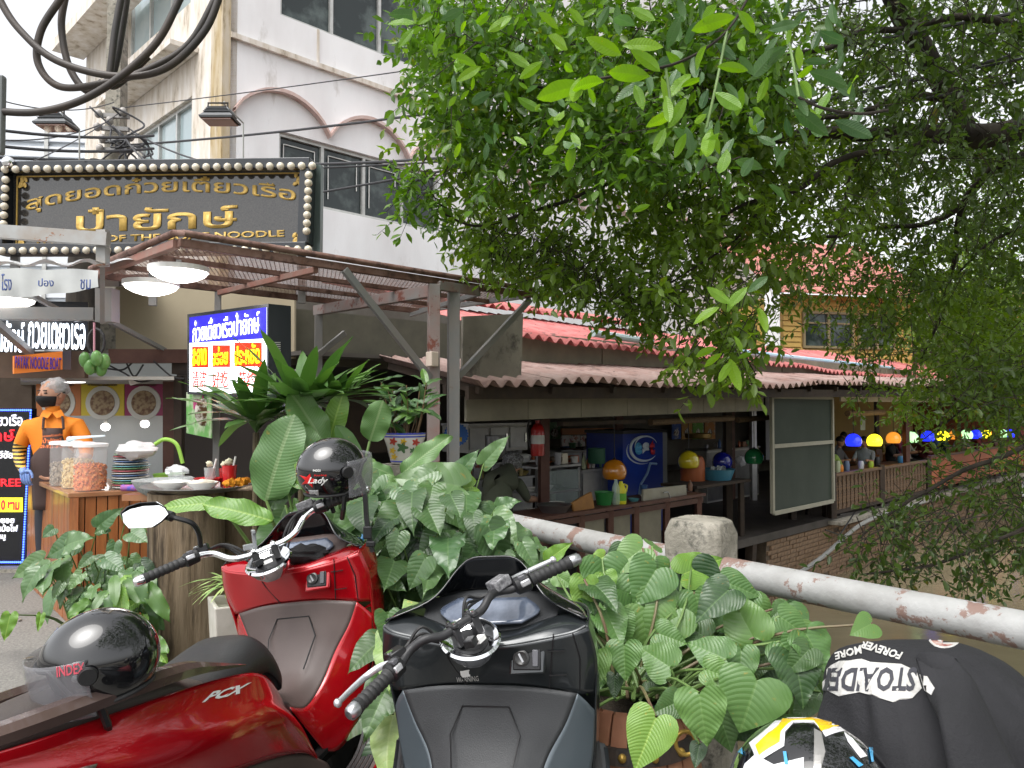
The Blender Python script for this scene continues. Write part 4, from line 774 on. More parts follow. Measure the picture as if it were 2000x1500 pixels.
# ---- stump with tray
SPX = W(364, 1000, 4.4); SPX.z = 0
WD = mat('weathered_log', (0.15, 0.105, 0.062), 0.9, col2=(0.28, 0.21, 0.14), scale=5, bump=0.9, bscale=16, stretch=(3.5, 3.5, 0.35), col3=(0.05, 0.035, 0.022), scale3=3)
def stump(c, r, h, lab, seed):
    b = B(); rows = []; n = 40
    for i in range(13):
        z = h*i/12; row = []
        for j in range(n):
            a = 2*PI*j/n; k = 1 + 0.07*noise.noise(V3((math.cos(a)*1.5+seed, math.sin(a)*1.5, z*0.9))) + 0.035*math.sin(a*9+seed+z)*math.sin(a*5) + 0.05*(1-i/12)**2
            row.append(V3(c) + V3((r*k*math.cos(a), r*k*math.sin(a), z)))
        rows.append(row)
    b.grid(rows, closeu=True); b.add(rows[-1], [tuple(range(n))]); o = b.build('wooden_stump', WD, smooth=True, angle=60); return tag(o, lab, 'stump')
stump(SPX, 0.205, 1.02, 'thick grey brown tree stump carrying the metal tray', 1)
stump(W(470, 1000, 4.75)*V3((1, 1, 0)), 0.17, 1.0, 'darker tree stump behind and right of the one with the tray', 5)
ty = V3((W(383, 950, 4.35).x, 4.38, 1.025))
tag(B().lathe([(0, 0), (0.2, 0.0), (0.29, 0.03), (0.305, 0.032), (0.305, 0.036), (0.28, 0.034), (0.2, 0.008), (0, 0.008)], 40, ty).build('metal_tray', STEEL, smooth=True), 'round dented metal tray of bowls and cups on the stump', 'tray')
CER = mat('white_ceramic', (0.72, 0.70, 0.66), 0.2, coat=0.4); REDP = mat('red_plastic', (0.52, 0.015, 0.02), 0.25, coat=0.4)
bowlp = lambda r, h: [(0, 0), (r*0.45, 0), (r*0.5, 0.008), (r*0.85, h*0.6), (r, h), (r*0.96, h), (r*0.8, h*0.6), (r*0.4, 0.014), (0, 0.012)]
for x, dy, r_, h_, m_, lab in ((-0.13, -0.05, 0.105, 0.045, CER, 'white ceramic bowl at the left of the tray'), (0.075, -0.13, 0.085, 0.05, CER, 'white patterned bowl of noodles at the front of the tray'), (0.03, 0.06, 0.08, 0.055, REDP, 'shallow red plastic bowl in the middle of the tray')):
    tag(B().lathe(bowlp(r_, h_), 28, ty + V3((x, dy, 0.012))).build('bowl', m_, smooth=True), lab, 'bowl')
tag(crumple(ty + V3((0.075, -0.13, 0.055)), (0.07, 0.07, 0.02), seed=5).build('noodles', mat('noodle_white', (0.72, 0.66, 0.55), 0.6), smooth=True), 'heap of pale noodles in the patterned bowl on the tray', 'noodles')
for i, (x, dy, r_, h_, m_, lab) in enumerate(((0.02, 0.12, 0.035, 0.11, mat('cup_glass', (0.5, 0.55, 0.55), 0.05, alpha=0.4), 'clear drinking cup at the back of the tray'), (0.115, 0.10, 0.035, 0.11, mat('dark_red_cup', (0.35, 0.02, 0.02), 0.2, alpha=0.8), 'dark red cup between the clear and the bright red cup'), (0.165, 0.03, 0.042, 0.13, REDP, 'bright red drink cup with straws on the tray'))):
    p = ty + V3((x, dy, 0.012)); tag(B().lathe([(0, 0), (r_*0.75, 0), (r_, h_), (r_*0.93, h_), (r_*0.7, 0.006), (0, 0.006)], 20, p).build('cup', m_, smooth=True), lab, 'cup')
    tag(B().tube([p + ZD*0.02, p + V3((0.035, 0, h_+0.05))], 0.006, 8).build('straw', WHITE), f'white straw standing in the {["clear", "dark red", "bright red"][i]} cup', 'straw')
    tag(crumple(p + V3((-0.005, 0, h_+0.02)), (0.02, 0.02, 0.017), 10, 6, 0.5, seed=i).build('flower', mat('cream_flower', (0.7, 0.66, 0.48), 0.6), smooth=True), f'cream flower on the {["clear", "dark red", "bright red"][i]} cup', 'flower')
for i, (x, dy) in enumerate(((0.2, -0.06), (0.245, -0.02), (0.25, 0.04))):
    tag(crumple(ty + V3((x, dy, 0.05)), (0.035, 0.03, 0.022), 14, 8, 0.5, seed=20+i).build('marigold', mat('marigold', (0.80, 0.25, 0.01), 0.7, col2=(0.85, 0.38, 0.02), scale=60, bump=1, bscale=80), smooth=True), 'orange marigold, ' + ['leftmost', 'middle one', 'rightmost'][i] + ' of three at the right rim of the tray', 'flower', 'marigolds on the tray')
# ---- mangoes
mg = thing('mango_bunch', 'bunch of green mangoes hanging from the stall corner', 'fruit', W(184, 700, 5.9))
MGO = mat('mango_green', (0.08, 0.20, 0.045), 0.35, col2=(0.12, 0.27, 0.07), scale=8)
for x, y, dd in ((166, 703, 0), (189, 700, -0.03), (204, 706, 0.02), (175, 717, 0.0), (198, 720, 0.05), (186, 714, 0.08)):
    B().ball(W(x, y, 5.9+dd), (0.042, 0.042, 0.062), 14, 10, mat=Matrix.Rotation(rnd.uniform(-0.3, 0.3), 3, 'Y')).build('mango', MGO, mg, smooth=True)
B().tube([W(184, 630, 5.9), W(184, 690, 5.9)], 0.008, 6).build('string', mat('pink_string', (0.5, 0.25, 0.3), 0.7), mg)
tag(B().tube([W(188 + 16*math.cos(a/12*2*PI), 668 + 26*math.sin(a/12*2*PI), 6.0) for a in range(12)], 0.012, 6, close=True).build('cable_coil', RUBBER), 'coil of black cable hanging above the mangoes', 'cable')
for i, pts in enumerate(([(245, 705), (262, 735), (280, 712)], [(262, 705), (240, 722), (210, 720)], [(300, 705), (335, 735), (360, 740)], [(210, 712), (245, 730), (270, 745), (300, 742)])):
    tag(B().tube(bez([W(x, y, 6.7) for x, y in pts]), 0.008, 6).build('loose_cable', RUBBER), ['loose black cable drooping lowest under the maroon beam', 'short loose black cable at the left end of the maroon beam', 'loose black cable at the right end of the maroon beam', 'long loose black cable running along below the maroon beam'][i], 'cable', 'loose cables under the maroon beam')
tag(B().box(W(266, 744, 6.8), (0.11, 0.06, 0.05), (0.2, -0.3, 0.2)).build('power_socket', WHITE, bevel=0.008), 'white power socket strip dangling under the maroon beam', 'socket')
# ---- utility pole, wires, black cable loops
pl = thing('utility_pole', 'square concrete utility pole with insulators behind the black sign', 'pole', W(226, 300, 9.5)*V3((1, 1, 0)))
B().grid([[V3((W(226, 300, 9.5).x + sx*w_, 9.5 + sy*w_, z)) for sx, sy in ((-1,-1),(1,-1),(1,1),(-1,1))] for w_, z in ((0.11, 0), (0.085, 7.2))], closeu=True).build('shaft', CONC, pl)
for y in (225, 250, 275, 292): B().beam(W(196, y, 9.3), W(252, y+3, 9.3), 0.05).build('cross_arm', GALV, pl)
for x, y in ((192, 222), (240, 218), (190, 248), (200, 270), (255, 268), (195, 290), (250, 290), (214, 236)): B().ball(W(x, y, 9.25), (0.045, 0.045, 0.055), 10, 6).build('insulator', mat('insulator_grey', (0.3, 0.28, 0.26), 0.4), pl, smooth=True)
tr_ = W(192, 280, 10.5); tag(B().tube([V3((tr_.x-0.2, 10.5, 0)), V3((tr_.x-0.15, 10.5, 3.5)), V3((tr_.x, 10.5, 4.9))], [0.28, 0.22, 0.10], 10).build('old_trunk', BARK, smooth=True), 'leafless brown trunk behind the concrete utility pole', 'trunk')
WIRE = mat('wire_grey', (0.05, 0.05, 0.055), 0.5)
wires = [((226, 212, 9.4), (1700, -40, 5.6), 0.05, 0.006), ((226, 285, 9.4), (1560, 18, 6.0), 0.12, 0.013), ((420, 318, 8.0), (1560, 60, 6.0), 0.20, 0.013), ((430, 330, 8.0), (1650, 110, 6.0), 0.15, 0.009), ((630, 375, 7.6), (1650, 170, 6.0), 0.02, 0.011), ((-30, 250, 7), (300, 265, 9), 0.05, 0.016), ((-30, 282, 7), (300, 290, 9), 0.05, 0.016), ((-30, 306, 7), (300, 312, 9), 0.02, 0.014), ((-20, 272, 7), (226, 230, 9.4), 0.1, 0.007), ((40, 325, 7), (240, 215, 9.4), 0.05, 0.006), ((250, 250, 9.3), (560, 330, 7), 0.15, 0.010), ((240, 262, 9.3), (330, 330, 7), 0.1, 0.010), ((222, 200, 9.3), (-20, 190, 6), 0.1, 0.006)]
wl_ = ['thin highest wire running right from the top of the utility pole', 'thick wire running right just below the thin highest one', 'thick wire leaving the right floodlight towards the tree', 'thin wire just below the thick one by the right floodlight', 'lowest wire, crossing the lower windows towards the tree', 'upper twisted wire at the left edge ending at the pole', 'middle twisted wire at the left edge ending at the pole', 'lowest twisted wire at the left edge just over the black sign', 'thin wire slanting up from the left edge to the pole', 'thin wire slanting from the sign corner up to the pole', 'drooping wire from the pole to the right half of the sign', 'steep short wire from the pole down behind the sign', 'thin wire from the pole top to the upper left edge']
for (a, b_, s, r_), l_ in zip(wires, wl_): tag(B().tube(sag(W(*a), W(*a).lerp(W(*b_), 1.9 if b_[0] > 1000 else 1.0), s*(3.0 if b_[0] > 1000 else 1)), r_, 6).build('overhead_wire', WIRE), l_, 'wire', 'overhead wires')
for i in range(12):
    a = rnd.uniform(0, 6.28); x0, y0 = 215+rnd.uniform(-20, 40), 225+rnd.uniform(0, 70)
    tag(B().tube(bez([W(x0, y0, 9.2), W(x0+rnd.uniform(-30, 50), y0+rnd.uniform(-20, 30), 9.1), W(x0+rnd.uniform(-20, 60), y0+rnd.uniform(10, 50), 9.2), W(x0+rnd.uniform(0, 90), y0+rnd.uniform(30, 90), 9.0)]), 0.012, 5).build('tangled_wire', WIRE), 'short black wire tangled round the utility pole', 'wire', 'tangled wires on the pole')
CB = mat('thick_cable', (0.030, 0.027, 0.026), 0.5, col2=(0.06, 0.045, 0.035), scale=3)
loops = [([(-40, 215), (80, 218), (190, 180), (300, 90), (360, -20)], 'lowest thick black cable sweeping from the left edge up to the right'),
 ([(440, -40), (400, 60), (320, 135), (220, 148), (110, 118), (40, 60), (0, 0), (-20, -60)], 'thick black cable hanging in the widest loop at the top left'),
 ([(430, -20), (370, 85), (290, 135), (215, 160), (120, 170), (75, 125), (80, 60), (120, -5)], 'thick black cable looping left round its own bundle'),
 ([(130, -20), (120, 50), (135, 130), (170, 178), (200, 160)], 'thick black cable forming the narrow inner loop'),
 ([(240, -20), (225, 60), (215, 140), (208, 165)], 'left one of two thick black cables hanging straight down'),
 ([(250, -20), (238, 60), (225, 130), (212, 160), (230, 165), (290, 110)], 'right one of two thick black cables hanging straight down')]
for i, (pts, lab) in enumerate(loops): tag(B().tube(bez([W(x, y, 3.6+0.06*i) for x, y in pts], 10), 0.0175, 10).build('thick_cable', CB, smooth=True), lab, 'cable')
# ================================================================ decals laid onto built surfaces
from mathutils.bvhtree import BVHTree
from mathutils.geometry import delaunay_2d_cdt, intersect_point_tri_2d
def bvh_of(objs):
    vs, fs = [], []; bpy.context.view_layer.update()
    for o in objs:
        n = len(vs); vs += [o.matrix_world @ v.co for v in o.data.vertices]; fs += [tuple(i+n for i in p.vertices) for p in o.data.polygons]
    return BVHTree.FromPolygons(vs, fs)
def project(pts2, faces, tree, name, m, parent, lift=0.0015, thick=0.001):
    o = V3((0, 0, CAMZ)); vs = []; ok = []
    for x, y in pts2:
        r = ray(x, y).normalized(); h = tree.ray_cast(o, r)
        if h[0] is None: vs.append(V3((0, 0, 0))); ok.append(False)
        else:
            nn = h[1] if h[1].dot(r) < 0 else -h[1]
            vs.append(h[0] + nn*lift); ok.append(True)
    fs = [f for f in faces if all(ok[i] for i in f)]
    if not fs: return None
    b = B(); b.add(vs, fs); me_ = b.build(name, m, parent); 
    md = me_.modifiers.new('s', 'SOLIDIFY'); md.thickness = thick; md.offset = 0
    return me_
def decal_poly(poly, tree, m, parent, step=6, name='graphic', lift=0.0015):
    xs = [p[0] for p in poly]; ys = [p[1] for p in poly]
    def inside(x, y):
        c = False
        for i in range(len(poly)):
            (x0, y0), (x1, y1) = poly[i-1], poly[i]
            if (y0 > y) != (y1 > y) and x < (x1-x0)*(y-y0)/(y1-y0)+x0: c = not c
        return c
    pts = [V3(p).to_2d() if len(p) > 2 else V3((p[0], p[1], 0)).to_2d() for p in poly]; n = len(pts)
    x = min(xs)+step/2
    while x < max(xs):
        y = min(ys)+step/2
        while y < max(ys):
            if inside(x, y): pts.append(V3((x, y, 0)).to_2d())
            y += step
        x += step
    out = delaunay_2d_cdt(pts, [(i, (i+1) % n) for i in range(n)], [list(range(n))], 1, 1e-4)
    return project([tuple(v) for v in out[0]], [tuple(f) for f in out[2]], tree, name, m, parent, lift)
def decal_text(body, q, tree, m, parent, bold=0.0, name='lettering', lift=0.002, shear=0):
    """q: photo pixels of the text's bottom-left, bottom-right, top-right, top-left"""
    cu = bpy.data.curves.new(name, 'FONT'); cu.body = body; cu.offset = bold; cu.resolution_u = 2; cu.shear = shear
    t = bpy.data.objects.new(name, cu); COL.objects.link(t); bpy.context.view_layer.update()
    me = bpy.data.meshes.new_from_object(t.evaluated_get(bpy.context.evaluated_depsgraph_get())); bpy.data.objects.remove(t)
    xs = [v.co.x for v in me.vertices]; ys = [v.co.y for v in me.vertices]; x0, x1, y0, y1 = min(xs), max(xs), min(ys), max(ys)
    pts = []
    for v in me.vertices:
        u, w_ = (v.co.x-x0)/(x1-x0), (v.co.y-y0)/(y1-y0)
        pts.append(tuple(q[0][k]*(1-u)*(1-w_) + q[1][k]*u*(1-w_) + q[2][k]*u*w_ + q[3][k]*(1-u)*w_ for k in (0, 1)))
    return project(pts, [tuple(p.vertices) for p in me.polygons], tree, name, m, parent, lift)
# ================================================================ scooters
def cr(P, t):                              # catmull-rom through list of vectors, t in 0..1
    n = len(P)-1; s = min(t*n, n-1e-6); i = int(s); f = s-i
    a = P[i-1] if i else P[0]*2-P[1]; b_, c = P[i], P[i+1]; d = P[i+2] if i+2 <= n else P[n]*2-P[n-1]
    return 0.5*((2*b_)+(c-a)*f+(2*a-5*b_+4*c-d)*f*f+(3*b_-a-3*c+d)*f**3)
def patch(rows, nu=20, nv=12, mirror=False):
    rows = [[V3(p) for p in r] for r in rows]; b = B(); g = []
    for j in range(nv+1):
        col = [cr([r[k] for r in rows], j/nv) for k in range(len(rows[0]))]
        g.append([cr(col, i/nu) for i in range(nu+1)])
    b.grid(g)
    if mirror: b.grid([[V3((p.x, -p.y, p.z)) for p in r][::-1] for r in g])
    return b
def sym(half): return [V3((p[0], -p[1], p[2])) for p in half[:0:-1]] + [V3(p) for p in half]   # centre first
def local_frame(px, py, head, lean):
    fwd = V3((math.sin(head), math.cos(head), 0)); left = V3((-math.cos(head), math.sin(head), 0))
    l2 = left*math.cos(lean) - ZD*math.sin(lean); u2 = left*math.sin(lean) + ZD*math.cos(lean)
    return Matrix.Translation((px, py, 0)) @ frame(fwd, l2, u2).to_4x4()
def scooter(Mx, label, body, wing, inner, seatc, seat2, barm, dashm, steer, low, accent, sdx=0.0, hl=1.0, hz=0.0):
    T = thing('scooter', label, 'scooter', mat=Mx); K = dict(local=True, smooth=True)
    bp = lambda b, n, m_, solid=0.004, sub=0, angle=45, **k: b.build(n, m_, T, local=True, smooth=True, solid=solid, angle=angle, **k)
    for sgn in (1, -1):
        fl_ = lambda rows: [[V3((p[0], p[1]*sgn, p[2])) for p in r] for r in rows]
        top = [(-.99,.045,.80),(-.78,.12,.785),(-.52,.158,.765),(-.28,.172,.735),(-.10,.163,.69),(.03,.13,.60),(.09,.115,.47)]
        m1 = [(-.98,.055,.775),(-.78,.15,.745),(-.52,.195,.705),(-.28,.20,.665),(-.10,.183,.62),(.04,.145,.54),(.11,.13,.42)]
        m2 = [(-.96,.055,.745),(-.78,.155,.69),(-.52,.21,.635),(-.28,.225,.60),(-.08,.205,.55),(.07,.17,.47),(.14,.155,.37)]
        lo_ = [(-.93,.045,.715),(-.76,.13,.635),(-.52,.175,.555),(-.28,.19,.49),(-.08,.185,.44),(.08,.175,.38),(.17,.165,.31)]
        bp(patch(fl_([top, m1, m2, lo_]), 44, 20), 'side_cover', body)
        # lower side cover, matt
        bp(patch(fl_([[(-.30,.185,.49),(-.08,.18,.438),(.08,.17,.378),(.20,.165,.30)], [(-.34,.17,.42),(-.10,.175,.36),(.08,.175,.30),(.22,.175,.25)], [(-.34,.14,.33),(-.12,.15,.28),(.06,.16,.24),(.22,.17,.22)]]), 16, 8), 'lower_cover', inner)
        # grab rail
        b = B(); pts = [(-1.02,.06,.835),(-.85,.135,.835),(-.62,.165,.825),(-.42,.175,.805),(-.30,.176,.775),(-.16,.168,.735)]
        ws = [.03,.038,.04,.036,.022,.004]; g_ = []
        for i in range(31):
            t = i/30; p = cr([V3(q) for q in pts], t); w_ = cr([V3((x, 0, 0)) for x in ws], t).x; h_ = w_*0.55
            p.y *= sgn; g_.append([p + V3((0, a*w_*sgn, c*h_)) for a, c in ((.6,-1),(.8,0),(.45,.8),(-.3,1),(-.7,.3),(-.6,-1))])
        bp(b.grid(g_, closeu=True), 'grab_rail', accent, 0, angle=30)
        # tail light and dark recess
        bp(patch(fl_([[(-.99,.062,.755),(-.86,.135,.725),(-.72,.178,.70)], [(-.97,.064,.735),(-.86,.136,.70),(-.74,.17,.675)]]), 10, 3), 'tail_light', mat('smoked_lens', (0.10, 0.02, 0.02), 0.1, coat=1, col2=(0.25, 0.25, 0.25), scale=30), 0.006)
        bp(patch(fl_([[(-.97,.064,.728),(-.82,.145,.682),(-.62,.196,.645)], [(-.95,.06,.71),(-.82,.14,.655),(-.66,.187,.625)]]), 12, 3), 'light_lens', mat('clear_lens', (0.45, 0.47, 0.48), 0.08, coat=1, col2=(0.15, 0.15, 0.16), scale=40), 0.006)
        # floorboard: rubber mat and rim
        fb = [(-.16,.20,.285),(.0,.215,.262),(.15,.225,.262),(.28,.235,.30),(.37,.24,.40),(.42,.245,.52),(.44,.25,.62)]
        fo = [(-.18,.28,.285),(.0,.305,.262),(.15,.315,.262),(.28,.315,.30),(.38,.305,.40),(.44,.295,.52),(.47,.285,.62)]
        b = B()
        for k in range(5):
            u0, u1 = k/5+.02, (k+1)/5-.04; r_ = []
            for i in range(25):
                a, c = cr([V3(p) for p in fb], i/24), cr([V3(p) for p in fo], i/24); p, q_ = a.lerp(c, u0), a.lerp(c, u1)
                for z in (p, q_): z.y *= sgn
                r_.append([p, p + V3((-0.002, 0, .006)), q_ + V3((-0.002, 0, .006)), q_])
            b.grid(r_)
        bp(b, 'floor_mat', RUBBER, 0)
        bp(patch(fl_([fb, fo, [(p[0], p[1]+.015, p[2]-.02) for p in fo], [(p[0]-.01, p[1]-.02, p[2]-.11) for p in fo]]), 24, 8), 'floorboard', inner)
        bp(B().tube([V3((p[0], (p[1]+.014)*sgn, p[2]-.012)) for p in fo], 0.006, 6), 'edge_trim', body, 0)
        # leg-shield wing between tunnel and cowl
        wg = [[(.10,.12,.52),(.17,.135,.41),(.22,.15,.33)], [(.20,.115,.485),(.24,.15,.40),(.28,.17,.31)], [(.29,.13,.53),(.32,.175,.46),(.35,.205,.36)], [(.355,.16,.62),(.375,.205,.56),(.395,.24,.48)], [(.385,.21,.70),(.405,.245,.66),(.42,.27,.60)], [(.40,.245,.775),(.412,.265,.75),(.43,.283,.72)]]
        bp(patch(fl_(wg), 10, 24), 'leg_shield_wing', wing)
        # cowl side, wraps forward
        c0_ = [(.385,.285,.955),(.50,.27,.975),(.62,.205,.96),(.73,.11,.90),(.79,.0,.86)]
        c1_ = [(.405,.30,.86),(.52,.285,.87),(.66,.215,.86),(.77,.115,.80),(.82,.0,.77)]
        c2_ = [(.425,.287,.74),(.53,.28,.73),(.66,.21,.72),(.76,.11,.68),(.80,.0,.66)]
        c3_ = [(.43,.275,.62),(.52,.265,.58),(.62,.19,.56),(.70,.10,.54),(.73,.0,.53)]
        c4_ = [(.40,.25,.47),(.48,.235,.42),(.56,.17,.42),(.62,.09,.42),(.64,.0,.42)]
        bp(patch(fl_([c0_, c1_, c2_, c3_, c4_]), 24, 24), 'front_cowl', body)
        bp(B().tube([V3((.50,.24*sgn,.60)), V3((.40,.15*sgn,.35)), V3((0,.12*sgn,.30)), V3((-.4,.1*sgn,.4))], 0.02, 8), 'frame_tube', BLACK, 0)
    # tunnel and inner leg shield
    tn = [[(.075,0,.60),(.08,.06,.59),(.10,.12,.52)], [(.18,0,.54),(.185,.06,.535),(.20,.115,.485)], [(.275,0,.57),(.278,.07,.565),(.29,.13,.53)], [(.335,0,.645),(.338,.09,.64),(.355,.16,.62)], [(.365,0,.72),(.368,.11,.718),(.385,.21,.70)], [(.378,0,.80),(.382,.13,.795),(.40,.245,.775)]]
    bp(patch([sym(r) for r in tn], 28, 30), 'centre_tunnel', inner)
    hx = [(-.055,.60),(.055,.60),(.085,.665),(.06,.74),(-.06,.74),(-.085,.665)]
    xs_ = lambda z: .268 + (z-.57)*.75 if z < .66 else .338 + (z-.65)*.36
    bp(B().tube([V3((xs_(z)-.004, y, z+.002)) for y, z in ((-.075,.585),(-.095,.68),(-.065,.745),(.065,.745),(.095,.68),(.075,.585))], 0.0025, 4), 'lid_seam', BLACK, 0)
    up = [[(.380,0,.802),(.383,.10,.80),(.395,.20,.785),(.402,.252,.775),(.43,.288,.765)], [(.352,0,.86),(.358,.09,.86),(.375,.19,.865),(.385,.26,.87),(.405,.300,.86)], [(.330,0,.915),(.338,.085,.917),(.36,.17,.925),(.368,.25,.94),(.388,.288,.952)]]
    bp(patch([sym(r) for r in up], 40, 14), 'upper_leg_shield', body)
    tp_ = [[(.330,0,.915),(.338,.085,.917),(.36,.17,.925),(.368,.25,.94),(.388,.288,.955)], [(.345,0,.926),(.355,.085,.93),(.385,.17,.945),(.41,.235,.958),(.43,.27,.965)], [(.42,0,.93),(.42,.085,.935),(.44,.16,.955),(.46,.22,.968),(.47,.25,.972)]]
    bp(patch([sym(r) for r in tp_], 40, 10), 'shield_rim', body)
    ds = [[(.345,0,.905),(.355,.07,.905),(.37,.12,.915),(.40,.16,.93)], [(.42,0,.925),(.43,.07,.93),(.44,.13,.945),(.45,.19,.96)], [(.50,0,.965),(.50,.07,.97),(.50,.14,.975),(.49,.20,.975)], [(.56,0,1.01),(.56,.07,1.01),(.55,.15,1.0),(.52,.23,.985)]]
    bp(patch([sym(r) for r in ds], 24, 18), 'dash_panel', dashm)
    sc2 = [[(.425,-.10,.952),(.42,0,.95),(.425,.10,.952)], [(.465,-.145,.975),(.46,0,.97),(.465,.145,.975)], [(.505,-.10,1.0),(.50,0,1.0),(.505,.10,1.0)]]
    bp(patch(sc2, 16, 8), 'instrument_screen', mat('screen_glass', (0.06, 0.075, 0.11), 0.06, coat=1, col2=(0.16, 0.19, 0.25), scale=12), 0.008)
    ws_ = [[(.60,0,1.0),(.595,.10,1.0),(.56,.19,.99),(.48,.26,.975),(.40,.288,.962)], [(.57,0,1.06),(.565,.08,1.058),(.54,.135,1.035),(.47,.20,.995),(.41,.285,.967)], [(.53,0,1.115),(.528,.06,1.112),(.515,.10,1.085),(.46,.165,1.01),(.40,.275,.970)]]
    bp(patch([sym(r) for r in ws_], 36, 10), 'windscreen', mat('smoked_screen', (0.008, 0.009, 0.011), 0.05, coat=0.8, alpha=0.97), 0.004)
    # seat
    def seat(st, nm, m_):
        g_ = []; st = [(x+sdx, z+sdx*.35, w_, dr) for x, z, w_, dr in st]
        for x, z, w_, dr in st: g_.append([V3((x, w_*a, z - dr*c)) for a, c in ((-1,1),(-1.04,.62),(-.9,.28),(-.62,.07),(-.3,.01),(0,0),(.3,.01),(.62,.07),(.9,.28),(1.04,.62),(1,1))])
        n = len(g_); b = patch(g_, 30, 34); bp(b, nm, m_, 0.006, angle=80)
    seat([(.065,.60,.06,.02),(.075,.655,.11,.07),(.045,.73,.128,.11),(-.005,.785,.132,.12),(-.07,.785,.135,.11),(-.16,.765,.142,.09),(-.27,.752,.15,.07),(-.34,.752,.152,.055)], 'seat', seatc)
    seat([(-.30,.748,.145,.05),(-.38,.775,.15,.06),(-.44,.82,.15,.09),(-.55,.84,.145,.09),(-.72,.845,.12,.07),(-.86,.838,.08,.05),(-.90,.81,.05,.03)], 'pillion_seat', seat2)
    # key panel and glovebox line on the right (-y)
    nrm = V3((-.95, -.08, .28)).normalized(); yv = V3((0, -1, 0)); Zk = (nrm.cross(yv)).normalized(); yv = Zk.cross(nrm).normalized(); Mk = Matrix.Translation((.363, -.125, .873)) @ frame(yv, Zk, nrm).to_4x4()
    if Zk.z < 0: Mk = Matrix.Translation((.363, -.125, .873)) @ frame(-yv, -Zk, nrm).to_4x4()
    def on(b): return b.xf(Mk)
    kp = bp(on(B().slab([(-.047,-.04,.0),(.047,-.034,.0),(.05,.042,.0),(-.04,.046,.0)], (0,0,.010))), 'key_panel', body, 0, bevel=0.006)
    bp(on(B().box((0,.004,.011), (.074,.06,.006))), 'key_recess', BLACK, 0, bevel=0.01)
    bp(on(B().lathe([(.021,0),(.021,.008),(.016,.010),(.008,.006),(0,.006)], 20, (-.014,.004,.012))), 'key_switch', mat('switch_black', (.03,.03,.03), .3), 0); bp(on(B().box((-.014,.004,.020), (.005,.024,.006), .5)), 'key_slot', STEEL, 0)
    bp(on(B().box((.023,.004,.016), (.016,.042,.006))), 'rocker_switch', mat('switch_grey', (.09,.09,.10), .25), 0, bevel=0.002)
    for a_, b2 in (((.382,-.175,.795),(.366,-.20,.94)), ((.382,-.225,.83),(.376,-.18,.83)), ((.372,-.225,.895),(.367,-.18,.895))): bp(B().tube([V3(a_)+V3((-.004,0,0)), V3(b2)+V3((-.006,0,0))], .002, 4), 'panel_seam', BLACK, 0)
    bp(B().tube([(.378,.05,.80),(.352,.085,.87),(.335,.10,.916)], .0022, 4), 'panel_seam', BLACK, 0)
    bp(B().tube([V3((.40,-.252,.78)), V3((.381,-.262,.87)), V3((.366,-.25,.94))], .0022, 4), 'panel_seam', BLACK, 0)
    # handlebar assembly, turned to the left
    H0 = V3((.262, 0, .965+hz)); ax = V3((-math.sin(R(24)), 0, math.cos(R(24)))); Rs = Matrix.Rotation(steer, 3, ax)
    hb = lambda b: b.xf(Matrix.Translation(H0) @ Rs.to_4x4() @ Matrix.Diagonal((1, hl, 1, 1)))
    hp = lambda b, n, m_, **k: bp(hb(b), n, m_, 0, **k)
    hp(B().lathe([(0,-.05),(.05,-.05),(.075,-.02),(.086,.004),(.080,.010),(.062,-.002),(.045,-.010),(0,-.012)], 36, (0.0,0,-.012), mat=Matrix.Rotation(-R(26), 3, 'Y')), 'steering_plate', CHROME); hp(B().lathe([(0,-.006),(.045,-.006),(.05,-.011)], 24, (0,0,-.008), mat=Matrix.Rotation(-R(26), 3, 'Y')), 'plate_recess', BLACK); hp(B().box((-.055,.03,-.0), (.03,.035,.02), .5), 'cable_clamp', BLACK, bevel=.003)
    for y in (-.035, .035):
        hp(B().box((-.0,y,.012), (.034,.024,.05)), 'bar_clamp', barm if barm is not CHROME else BLACK, bevel=0.005); hp(B().box((0,y,.043), (.048,.02,.012)), 'clamp_cap', barm if barm is not CHROME else CHROME, bevel=0.004)
        for x in (-.015, .015): hp(B().lathe([(0,0),(.006,0),(.006,.004),(0,.004)], 8, (x,y,.05)), 'bolt', CHROME)
    hp(B().box((-.05,.0,-.008), (.024,.03,.012), .3), 'warning_label', WHITE)
    for s in (1, -1):
        hp(B().tube(bez([V3((0,0,.035)), V3((0,.07*s,.035)), V3((.01,.12*s,.05)), V3((.03,.165*s,.085-low*.6)), V3((.02,.21*s,.10-low)), V3((-.005,.27*s,.10-low)), V3((-.05,.385*s,.095-low))], 6), .0115, 10), 'handlebar', barm)
        gd = (V3((-.05,.385*s,.095)) - V3((-.005,.27*s,.10))).normalized(); g0, g1 = V3((-.003,.265*s,.10-low)), V3((-.052,.39*s,.095-low))
        b = B(); pts, rs_ = [], []
        for i in range(25):
            pts.append(g0.lerp(g1, i/24)); rs_.append(.0165 + (.0012 if i % 3 else -.0012) + (.004 if i in (0, 24) else 0))
        hp(b.tube(pts, rs_, 12), 'grip', RUBBER)
        hp(B().tube([g1, g1+gd*.006, g1+gd*.028, g1+gd*.034], [.0165,.0175,.0165,.011], 14), 'bar_end', CHROME if barm is CHROME else STEEL)
        hp(B().tube([g0-gd*.055, g0-gd*.05, g0-gd*.008, g0-gd*.002], [.017,.024,.025,.019], 12), 'switch_housing', BLACK, angle=30)
        hp(B().box(g0-gd*.03+V3((-.022,0,.004)), (.014,.03,.016), (0,0,.4*s)), 'indicator_switch', mat('switch_silver', (.55,.55,.57), .3, metal=.6), bevel=0.003)
        hp(B().box(g0-gd*.03+V3((-.012,0,.02)), (.02,.022,.012), (0,0,.4*s)), 'button', mat('switch_grey', (.09,.09,.10), .25), bevel=0.003)
